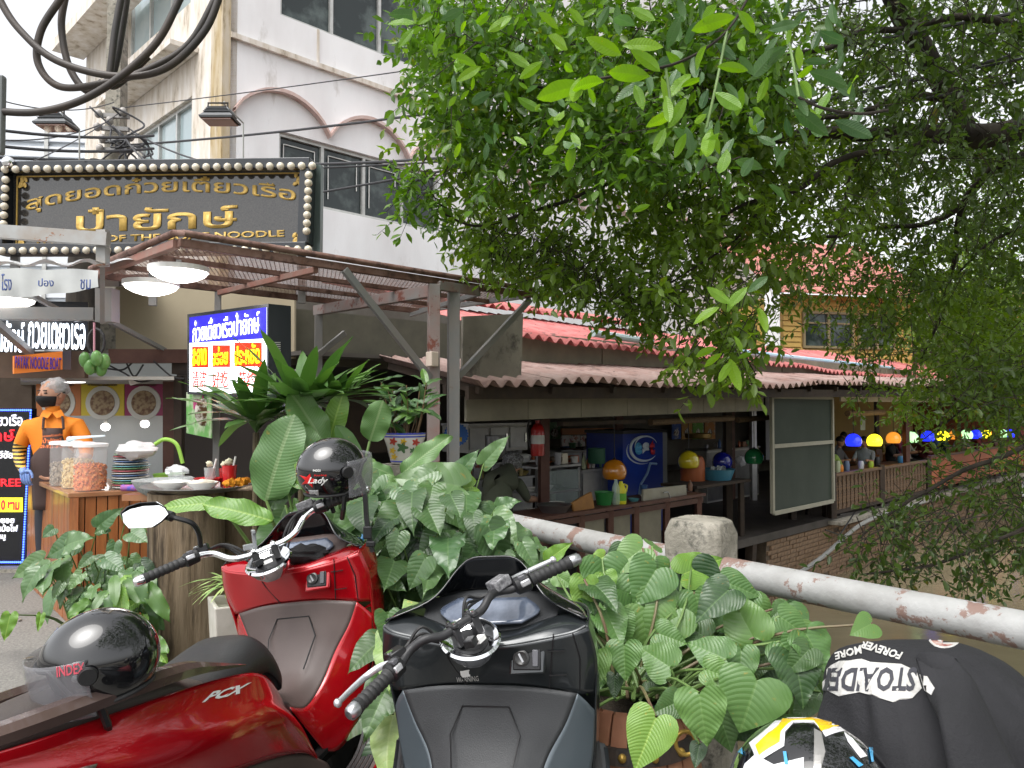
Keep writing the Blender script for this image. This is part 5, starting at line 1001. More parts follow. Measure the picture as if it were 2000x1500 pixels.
        l0_ = g0-gd*.04+V3((.03,0,.005)); LV = STEEL if barm is CHROME else mat('silver_lever', (.62,.63,.66), .3, metal=.7)
        hp(B().tube(bez([l0_, l0_+V3((.028,.02*s,0)), l0_+V3((.045,.06*s,-.005)), l0_+V3((.030,.12*s,-.008)), l0_+V3((.0,.175*s,-.008))], 5), [.010]+[.009]*9+[.0075]*9+[.008,.012][:2], 8), 'brake_lever', LV) if False else None
        pl_ = bez([l0_, l0_+V3((.028,.02*s,0)), l0_+V3((.045,.06*s,-.005)), l0_+V3((.030,.12*s,-.008)), l0_+V3((.0,.175*s,-.008))], 5)
        b = B().tube(pl_, [.010 - .003*i/(len(pl_)-1) for i in range(len(pl_))], 8); b.ball(pl_[-1], .011, 10, 6); hp(b, 'brake_lever', LV)
        hp(B().box(l0_+V3((.004,-.025*s,.012)), (.045,.05,.026)), 'lever_bracket', BLACK, bevel=0.004)
        hp(B().lathe([(0,0),(.010,0),(.010,.008),(0,.008)], 8, l0_+V3((0,-.01*s,.02))), 'bolt', CHROME)
        for k in range(3):
            e = V3((.02,.04*s,-.03)); hp(B().tube(bez([l0_+V3((.02,-.03*s,.0)), l0_+V3((.06+.012*k,-.09*s,-.005*k)), V3((.08+.015*k,.08*s,.06-.02*k)), V3((.10,.03*s-.01*k,-.03))], 6), .0045, 6), 'control_cable', RUBBER)
    hp(B().box((.04,-.185,.128-low), (.05,.062,.03)), 'brake_reservoir', mat('reservoir_grey', (.06,.06,.065), .5, col2=(.25,.25,.26), scale=90), bevel=0.004)
    # underbody, wheels
    bp(B().box((-.25,0,.42), (.75,.26,.26)), 'engine_cover', BLACK, 0, bevel=0.04)
    bp(B().box((.30,0,.36), (.34,.22,.22)), 'under_tray', BLACK, 0, bevel=0.04)
    bp(B().tube([(-.1,-.16,.25),(-.35,-.2,.27),(-.5,-.215,.32),(-.95,-.215,.42)], [.02,.03,.055,.06], 12), 'exhaust', STEEL, 0)
    for x, r_, w_ in ((.66,.27,.055), (-.66,.26,.065)):
        Mw = Matrix.Translation((x,0,r_)) @ Matrix.Rotation(PI/2, 4, 'X')
        wl = bp(B().lathe([(r_-.09,-w_*.6),(r_-.05,-w_),(r_-.02,-w_*.9),(r_,-w_*.3),(r_,w_*.3),(r_-.02,w_*.9),(r_-.05,w_),(r_-.09,w_*.6)], 36).xf(Mw), 'tyre', RUBBER, 0)
        b = B().lathe([(.02,-.05),(.04,-.05),(.04,.05),(.02,.05)], 16); b.lathe([(r_-.10,-w_*.5),(r_-.075,-w_*.5),(r_-.075,w_*.5),(r_-.10,w_*.5)], 32)
        for k in range(7):
            a = 2*PI*k/7; b.beam((.03*math.cos(a), .03*math.sin(a), 0), ((r_-.09)*math.cos(a), (r_-.09)*math.sin(a), 0), .02, .02)
        bp(b.xf(Mw), 'rim', STEEL, 0)
    b = B(); g_ = []
    for i in range(15):
        a = R(-20+ 150*i/14); g_.append([V3((.66+.30*math.cos(a), y, .27+.30*math.sin(a)-abs(y)*.5)) for y in (-.075,-.04,0,.04,.075)])
    bp(b.grid(g_), 'front_fender', body)
    return T
def paint(n, c, c2, rough=0.12, metal=0.45): return mat(n, c, rough, metal=metal, col2=c2, scale=2, coat=.85, spec=0.6, col3=tuple(x*.8+.02 for x in c), scale3=9, lo3=.62, hi3=.8)
REDPAINT = paint('red_candy_paint', (0.46, 0.004, 0.010), (0.34, 0.002, 0.007), 0.16, 0.3)
BRN = mat('brown_grey_plastic', (0.085, 0.062, 0.058), 0.42, col2=(0.105, 0.08, 0.073), scale=3, bump=0.12, bscale=300)
BRN2 = mat('brown_metal_paint', (0.13, 0.085, 0.075), 0.25, metal=0.5, coat=0.7)
BLKP = paint('dark_slate_paint', (0.026, 0.031, 0.034), (0.017, 0.020, 0.022), 0.32, 0.4)
BLUG = mat('blue_grey_paint', (0.085, 0.105, 0.12), 0.35, metal=0.3, coat=0.3)
GRYM = mat('charcoal_plastic', (0.035, 0.037, 0.039), 0.45, col2=(0.045, 0.047, 0.05), scale=3, bump=0.15, bscale=300)
SEATB = mat('black_vinyl', (0.022, 0.022, 0.023), 0.42, bump=0.2, bscale=220)
SEATN = mat('brown_vinyl', (0.05, 0.040, 0.036), 0.45, bump=0.2, bscale=220)
MR = local_frame(-.78, 2.42, R(15.6), R(9)); MG = local_frame(-.105, 1.655, R(13.8), R(4)) @ Matrix.Scale(.972, 4)
red = scooter(MR, 'glossy red scooter with brown inner panels, parked at the left under two helmets', REDPAINT, REDPAINT, BRN, SEATB, SEATN, CHROME, BRN, R(33), 0.0, BRN2, 0.0, .97, .015)
gry = scooter(MG, 'black and blue grey scooter parked in the middle with black handlebars and silver levers', BLKP, BLUG, GRYM, SEATB, SEATB, mat('black_bar', (.022,.022,.024), .45), GRYM, R(52), 0.07, BLKP, -0.075, .87)
pad = patch([[V3((x, w_*a, z - dr*c)) for a, c in ((-1,1),(-1.04,.62),(-.9,.28),(-.62,.07),(-.3,.01),(0,0),(.3,.01),(.62,.07),(.9,.28),(1.04,.62),(1,1))] for x, z, w_, dr in [(x-.075, z-.026, w_, dr) for x, z, w_, dr in [(.072,.60,.066,.02),(.082,.655,.114,.07),(.05,.735,.132,.11),(-.005,.791,.136,.12),(-.07,.791,.139,.11),(-.16,.771,.146,.09),(-.27,.758,.154,.07)]]], 30, 30)
pad.build('seat_cover', mat('dusty_red_cloth', (0.30, 0.055, 0.065), 0.75, bump=0.3, bscale=250), gry, local=True, smooth=True, solid=0.003, angle=80)
bpy.context.view_layer.update()
# badge and stickers
tr_r = bvh_of([o for o in red.children if o.name.startswith('side_cover')])
decal_text('PCX', [(392, 1374), (474, 1354), (490, 1333), (406, 1354)], tr_r, mat('badge_silver', (.75,.75,.77), .3, metal=.3), red, bold=0.035, name='badge', lift=0.004, shear=0.3)
tr_g = bvh_of([o for o in gry.children if o.name.startswith('upper_leg_shield')])
decal_poly([(899, 1310), (917, 1307), (919, 1320), (901, 1323)], tr_g, WHITE, gry, name='sticker')
decal_text('WARNING', [(892, 1332), (936, 1329), (934, 1319), (892, 1322)], tr_g, mat('sticker_grey', (.4,.4,.38), .5), gry, bold=0.0, name='sticker_text')
# ---- phone mount on the red scooter bar, small
ph = MR @ Matrix.Translation((.262, 0.045, 1.04)); tag(B().box((0,0,0), (.05,.012,.07)).box((0,.0,.04), (.075,.012,.012)).box((0,.02,-.01), (.02,.04,.02)).xf(ph @ Matrix.Rotation(R(38), 4, 'Z')).build('phone_holder', mat('phone_mount_grey', (.2,.21,.22), .4), bevel=0.003), 'grey phone holder clamped on the red scooter handlebar', 'phone holder')
tag(crumple(MR @ V3((.42, -.06, .96)), (.08, .05, .035), 20, 12, .3, seed=4).build('glove', mat('black_mesh_cloth', (.012,.012,.013), .8, bump=.8, bscale=200), smooth=True), 'black mesh glove stuffed behind the red scooter handlebar', 'glove')
# ---- left mirror of the red scooter
mr_ = thing('wing_mirror', 'angular black mirror on a bent stem at the left of the red scooter handlebar', 'mirror', W(285, 1005, 2.35)); dM = 2.35
mo = [(236, 1002), (248, 990), (272, 982), (303, 980), (322, 991), (330, 1004), (318, 1018), (302, 1029), (256, 1031), (243, 1020)]
mc = (283, 1006); ring = lambda k, d: [W(mc[0]+(x-mc[0])*k, mc[1]+(y-mc[1])*k, d) for x, y in mo]
b = B(); b.grid([ring(0.97, dM-0.004), ring(1.03, dM), ring(1.03, dM+0.02), ring(0.8, dM+0.045), ring(0.3, dM+0.06)], closeu=True); b.add(ring(0.3, dM+0.06), [tuple(range(len(mo)))]); b.build('housing', BLACK, mr_, smooth=True, angle=50)
gl_ = ring(0.96, dM-0.003); gl_ = [p + V3((0, (p.z-W(285,1005,2.35).z)*0.45, 0)) for p in gl_]
b = B(); b.add(gl_, [tuple(range(len(mo)))]); b.slab(gl_, (0, 0.004, 0)); b.build('glass', mat('mirror_glass', (.9,.92,.93), .01, metal=1), mr_)
B().tube(bez([W(326, 1006, 2.37), W(345, 1012, 2.36), W(375, 1022, 2.37), W(388, 1042, 2.40), W(392, 1066, 2.44)], 5), [.016]*4+[.008]*17, 8).build('stem', BLACK, mr_, smooth=True)

# ================================================================ helmets
GLB = mat('black_gloss_helmet', (0.006, 0.006, 0.007), 0.08, coat=1.0)
def helmet(P, fwd, tilt, label, r=(.125,.148,.128), shell=GLB, visor=None, vis_up=0.0):
    """local: y forward, z up"""
    f = V3(fwd).normalized(); up = V3(tilt).normalized(); x = f.cross(up).normalized(); up = x.cross(f).normalized()
    Mh = Matrix.Translation(P) @ frame(x, f, up).to_4x4(); T = thing('helmet', label, 'helmet', mat=Mh)
    b = B(); rows = []; n = 36; k = 20
    for i in range(k+1):
        row = []
        for j in range(n):
            th = 2*PI*j/n; fr = math.cos(th)                 # 1 = front
            base = -0.62 if fr < 0.35 else -0.62 + (fr-0.35)/0.65*0.86 if fr < 0.8 else 0.24   # face opening
            base = -0.62 + 0.86*max(0, min(1, (fr-0.25)/0.45))**1.3
            a0 = math.asin(max(-.95, base)); a = a0 + (PI/2-a0)*i/k
            row.append(V3((r[0]*math.cos(a)*math.sin(th), r[1]*math.cos(a)*math.cos(th), r[2]*math.sin(a))))
        rows.append(row)
    b.grid(rows, closeu=True).build('shell', shell, T, local=True, smooth=True, solid=0.012, angle=80, weld=True)
    b = B().tube([p*1.005 for p in rows[0]], .006, 8, close=True); b.build('rim', RUBBER, T, local=True, smooth=True)
    lin = B().ball((0, 0, 0), (r[0]-.016, r[1]-.018, r[2]-.016), 20, 10, z0=-0.45); lin.build('lining', mat('helmet_lining', (.03,.03,.032), .9), T, local=True, smooth=True)
    for s in (1, -1):
        b = B().tube([V3((s*r[0]*.92, .01, -.075)), V3((s*r[0]*.85, .005, -.12)), V3((s*r[0]*.45, .01, -.165))], .009, 6); b.build('chin_strap', BLACK, T, local=True)
        B().lathe([(0,0),(.008,0),(.008,.004),(0,.006)], 10, mat=Matrix.Rotation(s*PI/2, 3, 'Y'), c=(s*r[0]*.985, .045, .01)).build('stud', STEEL, T, local=True)
    if visor:
        b = B(); rr = []
        for i in range(9):
            a = R(22 - 62*i/8)+vis_up
            rr.append([V3(((r[0]+.012)*math.sin(th), (r[1]+.022)*math.cos(th)*(math.cos(a) if abs(a) < 1.2 else .3)**.35, .0 + r[2]*1.08*math.sin(a))) for th in [R(-82+164*j/28) for j in range(29)]])
        b.grid(rr).build('visor', visor, T, local=True, smooth=True, solid=0.002)
        for s in (1, -1): B().lathe([(0,.006),(.018,.006),(.021,0),(.021,-.004)], 16, mat=Matrix.Rotation(s*PI/2, 3, 'Y'), c=((r[0]+.013)*s, .02, .01)).build('visor_pivot', BLACK, T, local=True, smooth=True)
    return T
def shell_tree(T): bpy.context.view_layer.update(); return bvh_of([o for o in T.children if o.name.split('.')[0] in ('shell',)])
SMK = mat('smoked_visor', (0.25, 0.25, 0.27), 0.05, alpha=0.32, coat=1)
h1 = helmet(W(196, 1288, 1.83), (-1.0, -0.50, -0.22), (-0.22, -.15, 1), 'black open face helmet with clear smoked visor lying on the red scooter seat', visor=SMK, r=(.112,.130,.118))
bpy.context.view_layer.update(); vt = bvh_of([o for o in h1.children if o.name.split('.')[0] in ('visor', 'shell')])
PNK = mat('pink_print', (0.65, 0.10, 0.14), 0.4)
decal_text('INDEX', [(112, 1322), (166, 1313), (165, 1293), (111, 1302)], vt, PNK, h1, bold=0.01)
h2 = helmet(W(648, 918, 2.72), (1.0, 0.55, 0.12), (0.10, -0.05, 1), 'black gloss helmet with a red star sticker hung over the red scooter right mirror', visor=SMK, r=(.113,.124,.115), vis_up=.0)
t2 = shell_tree(h2); RDS = mat('sticker_red', (.55,.01,.01), .4)
star = [(588+0, 932), (600, 933), (604, 924), (609, 934), (621, 934), (612, 941), (614, 951), (604, 945), (594, 951), (598, 940)]
decal_poly([(586, 928), (599, 932), (606, 925), (608, 934), (622, 938), (610, 942), (611, 952), (602, 944), (590, 946), (597, 938)], t2, RDS, h2, step=5, name='star_sticker')
decal_text('Lady', [(602, 947), (640, 947), (641, 932), (603, 932)], t2, WHITE, h2, bold=0.015, lift=.003, shear=0.3); decal_text('INDEX', [(612, 921), (627, 921), (627, 917), (612, 917)], t2, WHITE, h2, bold=0.01); decal_text('Racing', [(614, 931), (638, 930), (638, 926), (614, 927)], t2, RDS, h2, bold=0.015)
decal_poly([(603, 957), (622, 957), (623, 969), (605, 969)], t2, mat('silver_sticker', (.5,.5,.5), .4, col2=(.25,.25,.25), scale=200), h2, step=5, name='sticker')
tag(B().tube(bez([W(698, 920, 2.72), W(712, 960, 2.70), W(716, 1010, 2.70), W(722, 1050, 2.70), W(728, 1078, 2.70)]), [.011]*33, 4).build('helmet_strap', BLACK), 'long black strap with buckles dangling from the hung helmet', 'strap')
tag(B().box(W(718, 1040, 2.69), (.03, .015, .045)).box(W(724, 1062, 2.69), (.032, .016, .02)).build('buckle', BLACK, bevel=0.004), 'black plastic buckle on the strap of the hung helmet', 'buckle')
h3 = helmet(W(1592, 1572, 1.30), (-0.2, 1, 0.1), (0, -0.15, 1), 'black helmet with yellow, white and blue graphics at the lower right', r=(.134,.145,.132))
t3 = shell_tree(h3); YW = mat('helmet_yellow', (.80,.50,.01), .25, coat=1); WT = mat('helmet_white', (.7,.7,.72), .25, coat=1); BB = mat('helmet_blue', (.05,.30,.55), .25, coat=1); GR = mat('helmet_silver', (.32,.31,.30), .3, metal=.5)
decal_poly([(1464, 1452), (1520, 1404), (1580, 1400), (1640, 1412), (1650, 1428), (1612, 1440), (1606, 1430), (1590, 1412), (1550, 1412), (1534, 1430), (1532, 1458), (1480, 1490)], t3, WT, h3, lift=.0012)
decal_poly([(1477, 1457), (1530, 1406), (1584, 1404), (1634, 1412), (1638, 1420), (1604, 1430), (1590, 1409), (1548, 1409), (1526, 1430), (1524, 1450), (1484, 1476)], t3, YW, h3, lift=.0022)
decal_poly([(1590, 1425), (1604, 1432), (1612, 1470), (1604, 1502), (1588, 1502), (1590, 1462)], t3, GR, h3, lift=.002)
decal_poly([(1456, 1492), (1476, 1474), (1512, 1494), (1570, 1480), (1570, 1502), (1452, 1502)], t3, WT, h3, lift=.001)
for p in ([(1531, 1470), (1537, 1470), (1541, 1494), (1534, 1494)], [(1658, 1482), (1664, 1480), (1684, 1496), (1676, 1500)], [(1695, 1462), (1702, 1462), (1704, 1490), (1700, 1490)], [(1444, 1470), (1452, 1462), (1454, 1476)]): decal_poly(p, t3, BB, h3, step=5, lift=.003)
decal_poly([(1648, 1432), (1664, 1444), (1692, 1478), (1680, 1482), (1655, 1450)], t3, WT, h3, lift=.002)

# ================================================================ draped jacket
rows = []; n = 96
rg = [(1.005, .05, .02, .0), (1.0, .10, .05, .0), (.975, .155, .10, .0), (.93, .185, .15, .01), (.87, .205, .19, .02), (.80, .225, .21, .03), (.70, .25, .23, .04), (.58, .28, .25, .05), (.45, .31, .27, .06), (.32, .33, .29, .06)]
def jring(z, rx, ry, sh, fold):
    out = []
    for j in range(n):
        a = 2*PI*j/n; k = 1 + fold*(0.45*math.sin(a*6+2.6*noise.noise(V3((math.cos(a), math.sin(a), z*3)))*2+z*7) + 2.0*noise.noise(V3((math.cos(a)*2.6, math.sin(a)*2.6, z*3.0))) + .8*noise.noise(V3((math.cos(a)*7+z*3, math.sin(a)*7, z*9))))
        ca, sa = math.cos(a), math.sin(a); pw = lambda v: math.copysign(abs(v)**0.85, v)
        out.append(V3((.855 + sh + rx*k*pw(ca) + ry*.35*pw(sa)*-0.3, 1.62 - sh*1.2 + ry*k*pw(sa), z)))
    return out
zz = [r[0] for r in rg]
for i in range(37):
    t = i/36; v = cr([V3(r[:3]) for r in rg], t); s_ = cr([V3((r[3], 0, 0)) for r in rg], t).x
    rows.append(jring(v.x, v.y, v.z, s_, 0.02 + 0.14*t))
b = B().grid(rows, closeu=True); b.add(rows[0], [tuple(range(n))])
jk = thing('jacket', 'black bike jacket with white arched lettering draped over a covered scooter at the lower right', 'jacket', (.87, 1.6, 0))
JM = mat('black_jacket', (0.011, 0.011, 0.013), 0.8, col2=(0.016, 0.016, 0.019), scale=5, bump=0.3, bscale=150)
jo_ = b.build('cloth', JM, jk, smooth=True, angle=180)
# sleeve fold hanging on the camera side
rows = []
for i in range(17):
    t = i/16; c = cr([W(1830, 1290, 1.47), W(1858, 1350, 1.42), W(1885, 1420, 1.37), W(1925, 1520, 1.33), W(1950, 1600, 1.32)], t)
    rr_ = .035 + .03*t
    rows.append([c + V3((rr_*(1+.15*math.sin(3*a+5*t))*math.cos(a), rr_*.6*math.sin(a), 0.01*math.sin(9*t+a))) for a in [2*PI*j/20 for j in range(20)]])
B().grid(rows, closeu=True).build('sleeve', JM, jk, smooth=True, angle=180)
tj = bvh_of([o for o in jk.children]); PW = mat('jacket_print', (.58,.57,.55), .7, col2=(.42,.41,.39), scale=60); PR = mat('jacket_print_red', (.22,.06,.05), .7, col2=(.5,.35,.3), scale=80)
fr_ = [(1588, 1330), (1600, 1312), (1640, 1292), (1684, 1288), (1700, 1294), (1760, 1298), (1790, 1312), (1800, 1345), (1782, 1364), (1745, 1372), (1680, 1352), (1640, 1360), (1590, 1345)]
decal_poly(fr_, tj, PW, jk, step=8, lift=.0015, name='print')
decal_text('STOAIDER', [(1792, 1305), (1602, 1305), (1592, 1350), (1786, 1352)], tj, mat('print_dark', (.04,.04,.05), .7), jk, bold=.03, lift=.003)
decal_text('FOREVER', [(1764, 1276), (1686, 1252), (1678, 1266), (1756, 1290)], tj, PW, jk, bold=.03, lift=.0025); decal_text('MORE', [(1682, 1262), (1632, 1276), (1634, 1290), (1684, 1278)], tj, PW, jk, bold=.03, lift=.0025)
wc = (1845, 1246); 
for k, m_ in ((34, PW), (29, PR), (18, PW), (13, PR)): decal_poly([(wc[0]+k*math.cos(a)*.95, wc[1]+k*.62*math.sin(a)) for a in [2*PI*j/20 for j in range(20)]], tj, m_, jk, step=7, lift=.0012+.0006*(34-k)/10, name='print')
decal_poly([(1695, 1236), (1715, 1226), (1760, 1222), (1810, 1224), (1812, 1234), (1770, 1250), (1735, 1246)], tj, PR, jk, step=7, name='print'); decal_poly([(1724, 1232), (1758, 1226), (1780, 1240), (1745, 1246)], tj, PW, jk, step=7, lift=.0025, name='print')
decal_poly([(1796, 1318), (1812, 1322), (1826, 1345), (1820, 1358), (1806, 1350)], tj, PW, jk, step=6, name='print')
tag(crumple(V3((.9, 1.62, .35)), (.22, .2, .34), seed=2).build('covered_scooter', BLACK, smooth=True), 'dark scooter body hidden under the draped jacket', 'scooter')
# ================================================================ leaves
import numpy as np
HEART = [(0, .02), (.05, -.06), (.14, -.13), (.26, -.155), (.38, -.12), (.465, -.03), (.50, .09), (.49, .23), (.44, .38), (.355, .54), (.25, .69), (.14, .83), (.05, .94), (0, 1.0)]
ARUM = [(0, .0), (.05, -.08), (.13, -.15), (.22, -.14), (.30, -.06), (.335, .05), (.345, .18), (.33, .33), (.285, .50), (.22, .66), (.14, .81), (.06, .92), (.02, .98), (0, 1.05)]
OVAL = [(0, 0), (.06, .03), (.14, .09), (.20, .18), (.24, .32), (.25, .48), (.235, .63), (.19, .78), (.12, .90), (.05, .97), (0, 1.0)]
PADDLE = [(0, 0), (.05, .02), (.13, .07), (.19, .16), (.22, .30), (.23, .48), (.22, .66), (.18, .81), (.11, .92), (.04, .98), (0, 1.0)]
STRAP = [(0, 0), (.02, .05), (.035, .15), (.05, .3), (.055, .45), (.05, .65), (.035, .82), (.015, .94), (0, 1.0)]
FICUS = [(0, 0), (.05, .06), (.13, .18), (.19, .34), (.21, .5), (.19, .68), (.13, .84), (.05, .95), (0, 1.0)]
def leaf_mesh(kind, m, seed, cup=.12, droop=.25, wave=.02, k=5, fold=.0, seg=2):
    rr = random.Random(seed); ol = []; cup *= rr.uniform(.5, 1.5); droop *= rr.uniform(.4, 1.7); wave *= rr.uniform(.6, 3.2)
    for i in range(len(kind)-1):
        for j in range(seg): t = j/seg; ol.append(tuple(kind[i][q]*(1-t)+kind[i+1][q]*t for q in (0, 1)))
    ol.append(kind[-1]); n = len(ol); vs, uv, fs = [], [], []; ph = rr.uniform(0, 6); tw = rr.uniform(-.12, .12)
    for sgn in (1, -1):
        o = len(vs)
        for i, (x, y) in enumerate(ol):
            my = i/(n-1) if kind in (HEART, ARUM) else y
            my = my**1.15 if kind in (HEART, ARUM) else my
            for j in range(k+1):
                t = j/k; px, py = x*t, my + (y-my)*t**1.3
                z = -droop*max(0, py)**2 + cup*abs(px)*1.6 - fold*abs(px) + wave*math.sin(py*15+ph+sgn)*t*t - (.5*cup*(abs(px)*2)**2.4) - .10*max(0, -py)
                z += tw*px*sgn*(py)
                vs.append((px*sgn, py, z)); uv.append((.5 + .5*t*sgn*min(1, abs(x)*2+.02), py*0.9+.1))
        for i in range(n-1):
            for j in range(k):
                a, b_, c, d = o+i*(k+1)+j, o+i*(k+1)+j+1, o+(i+1)*(k+1)+j+1, o+(i+1)*(k+1)+j
                fs.append((a, b_, c, d) if sgn > 0 else (d, c, b_, a))
    me = bpy.data.meshes.new('leaf'); me.from_pydata(vs, [], fs); ul = me.uv_layers.new(name='uv')
    idx = np.empty(len(me.loops), dtype=np.int32); me.loops.foreach_get('vertex_index', idx); ul.data.foreach_set('uv', np.array(uv, dtype=np.float32)[idx].ravel())
    at = me.attributes.new('tone', 'FLOAT', 'POINT'); at.data.foreach_set('value', [rr.uniform(.2, .8)]*len(vs))
    me.materials.append(m); shade(me, 180); return me
LM_H = leafmat('homalomena_leaf', (0.075, 0.165, 0.045), (0.13, 0.24, 0.06), 2.0, .36, (0.19, 0.31, 0.10), ribs=10, vstr=.3, trans=.15)
LM_A = leafmat('arum_leaf', (0.055, 0.12, 0.045), (0.11, 0.19, 0.07), 2.0, .24, (0.16, 0.25, 0.10), ribs=8, vstr=.25, trans=.12)
LM_P = leafmat('paddle_leaf', (0.07, 0.155, 0.05), (0.13, 0.24, 0.07), 2.0, .34, (0.34, 0.42, 0.22), ribs=30, vstr=.3, trans=.2)
LM_Y = leafmat('young_leaf', (0.11, 0.235, 0.035), (0.17, 0.30, 0.045), 2.0, .35, (0.45, 0.6, 0.15), ribs=16, vstr=.3, trans=.2)
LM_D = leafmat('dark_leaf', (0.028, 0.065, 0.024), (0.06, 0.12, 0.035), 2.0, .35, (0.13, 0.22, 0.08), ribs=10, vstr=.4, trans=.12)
LM_S = leafmat('strap_leaf', (0.05, 0.115, 0.03), (0.10, 0.20, 0.04), 2.0, .32, None, trans=.18)
LM_V = leafmat('variegated_leaf', (0.12, 0.25, 0.06), (0.45, 0.55, 0.22), 9.0, .4, (0.4, 0.5, 0.2), ribs=9, vstr=.5, trans=.2)
MS = {}
def lm(kind, m, n=3, **kw):
    n += 3
    key = (id(kind), m.name, tuple(sorted(kw.items())))
    if key not in MS: MS[key] = [leaf_mesh(kind, m, 100+i+len(MS)*7, **kw) for i in range(n)]
    return random.Random(len(MS)*13 + lm.c).choice(MS[key])
lm.c = 0
STEMM = mat('green_stem', (0.16, 0.26, 0.07), 0.5, col2=(0.10, 0.17, 0.05), scale=5); STEMR = mat('reddish_stem', (0.14, 0.07, 0.05), 0.5, col2=(0.16, 0.17, 0.07), scale=5)
def put_leaf(plant, me, base, tip, wscale=1.0, face=None, name='leaf'):
    """base, tip: world points; face: rough direction the upper side looks"""
    lm.c += 1
    d = tip-base; L_ = d.length; Y_ = d/L_; f = V3(face) if face is not None else (V3((0, 0, CAMZ))-base).normalized() + ZD*0.8
    X_ = Y_.cross(f).normalized(); Z_ = X_.cross(Y_).normalized()
    M = Matrix.Translation(base) @ frame(X_*L_*wscale, Y_*L_, Z_*L_).to_4x4()
    o = link(name, me, plant); o.matrix_basis = plant.matrix_basis.inverted() @ M; return o
def stem_to(plant, root, base, r_=.004, m_=None, bow=.15, n=8):
    mid = root.lerp(base, .55) + V3((rnd.uniform(-.04, .04), rnd.uniform(-.04, .04), (base-root).length*bow*.5))
    B().tube(bez([root, mid, base], n//2), [r_*1.3 - r_*.5*i/n for i in range(n//2*2+1)], 6, caps=False).build('stem', m_ or STEMM, plant, smooth=True)
def spots(poly, n, mind=10):
    xs = [p[0] for p in poly]; ys = [p[1] for p in poly]; out = []; t = 0
    while len(out) < n and t < n*60:
        t += 1; x, y = rnd.uniform(min(xs), max(xs)), rnd.uniform(min(ys), max(ys)); c = False
        for i in range(len(poly)):
            (x0, y0), (x1, y1) = poly[i-1], poly[i]
            if (y0 > y) != (y1 > y) and x < (x1-x0)*(y-y0)/(y1-y0)+x0: c = not c
        if c and all((x-a)**2+(y-b_)**2 > mind**2 for a, b_ in out): out.append((x, y))
    return out
# ---- right: heart-leaved plant in the barrel pot (measured leaf by leaf)
zr_ = lambda x, y: (1080+x/2.885, 980+y/2.885)
pr_ = thing('heart_leaf_plant', 'large heart leaved plant growing from the wooden barrel pot in front of the concrete post', 'plant', (0.42, 2.30, 0.0))
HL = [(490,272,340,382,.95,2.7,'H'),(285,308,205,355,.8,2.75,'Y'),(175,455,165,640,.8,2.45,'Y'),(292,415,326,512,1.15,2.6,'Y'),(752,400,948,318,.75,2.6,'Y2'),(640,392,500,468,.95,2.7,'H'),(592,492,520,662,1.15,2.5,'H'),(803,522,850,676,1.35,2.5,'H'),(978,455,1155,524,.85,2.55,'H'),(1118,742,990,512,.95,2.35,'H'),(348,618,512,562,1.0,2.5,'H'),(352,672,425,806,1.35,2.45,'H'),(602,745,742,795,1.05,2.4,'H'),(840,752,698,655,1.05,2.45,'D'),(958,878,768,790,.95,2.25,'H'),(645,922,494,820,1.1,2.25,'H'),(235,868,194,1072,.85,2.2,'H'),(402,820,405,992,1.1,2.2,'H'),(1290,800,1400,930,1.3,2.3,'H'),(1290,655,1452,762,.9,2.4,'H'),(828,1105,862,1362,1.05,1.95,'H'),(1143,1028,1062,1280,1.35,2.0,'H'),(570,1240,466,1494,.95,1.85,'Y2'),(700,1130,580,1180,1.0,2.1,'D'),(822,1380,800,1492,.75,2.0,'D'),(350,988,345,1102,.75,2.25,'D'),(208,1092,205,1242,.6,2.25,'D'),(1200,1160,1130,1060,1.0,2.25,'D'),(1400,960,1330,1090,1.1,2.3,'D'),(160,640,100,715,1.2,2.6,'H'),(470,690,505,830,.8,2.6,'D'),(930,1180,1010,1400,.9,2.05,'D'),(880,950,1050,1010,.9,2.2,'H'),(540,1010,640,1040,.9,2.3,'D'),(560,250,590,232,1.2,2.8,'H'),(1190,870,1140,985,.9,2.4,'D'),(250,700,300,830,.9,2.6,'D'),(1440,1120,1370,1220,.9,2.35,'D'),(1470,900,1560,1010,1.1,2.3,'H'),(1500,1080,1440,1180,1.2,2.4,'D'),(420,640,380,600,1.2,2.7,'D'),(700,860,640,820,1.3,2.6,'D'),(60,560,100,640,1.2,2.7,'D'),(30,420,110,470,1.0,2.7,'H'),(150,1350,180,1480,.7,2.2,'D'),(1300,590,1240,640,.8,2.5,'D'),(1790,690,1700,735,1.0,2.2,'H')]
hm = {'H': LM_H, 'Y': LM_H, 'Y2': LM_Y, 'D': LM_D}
croot = V3((0.40, 2.40, 0.62))
for (x0, y0, x1, y1, wsc, d, k) in HL:
    base, tip = W(*zr_(x0, y0), d), W(*zr_(x1, y1), d - 0.03 if y1 > y0 else d+.05)
    ctr = (base+tip)/2; base, tip = ctr + (base-ctr)*1.2, ctr + (tip-ctr)*1.2
    me = lm(HEART, hm[k], 3, cup=.16, droop=.18, wave=.012, k=6)
    if k == 'Y': me = lm(HEART, leafmat('young_heart_leaf', (0.13, 0.26, 0.045), (0.20, 0.33, 0.06), 2.0, .38, (0.34, 0.48, 0.17), ribs=10, vstr=.3, trans=.2), 3, cup=.16, droop=.18, wave=.012, k=6)
    L_ = (tip-base).length; face = (V3((0, 0, CAMZ))-base).normalized() + ZD*0.15 + V3((rnd.uniform(-.25, .25), 0, rnd.uniform(-.2, .2)))
    put_leaf(pr_, me, base, tip, wsc, face)
    stem_to(pr_, croot + V3((rnd.uniform(-.08, .08)+ (base.x-croot.x)*.15, rnd.uniform(-.06, .06), 0)), base, .0045, STEMR if rnd.random() < .5 else STEMM)
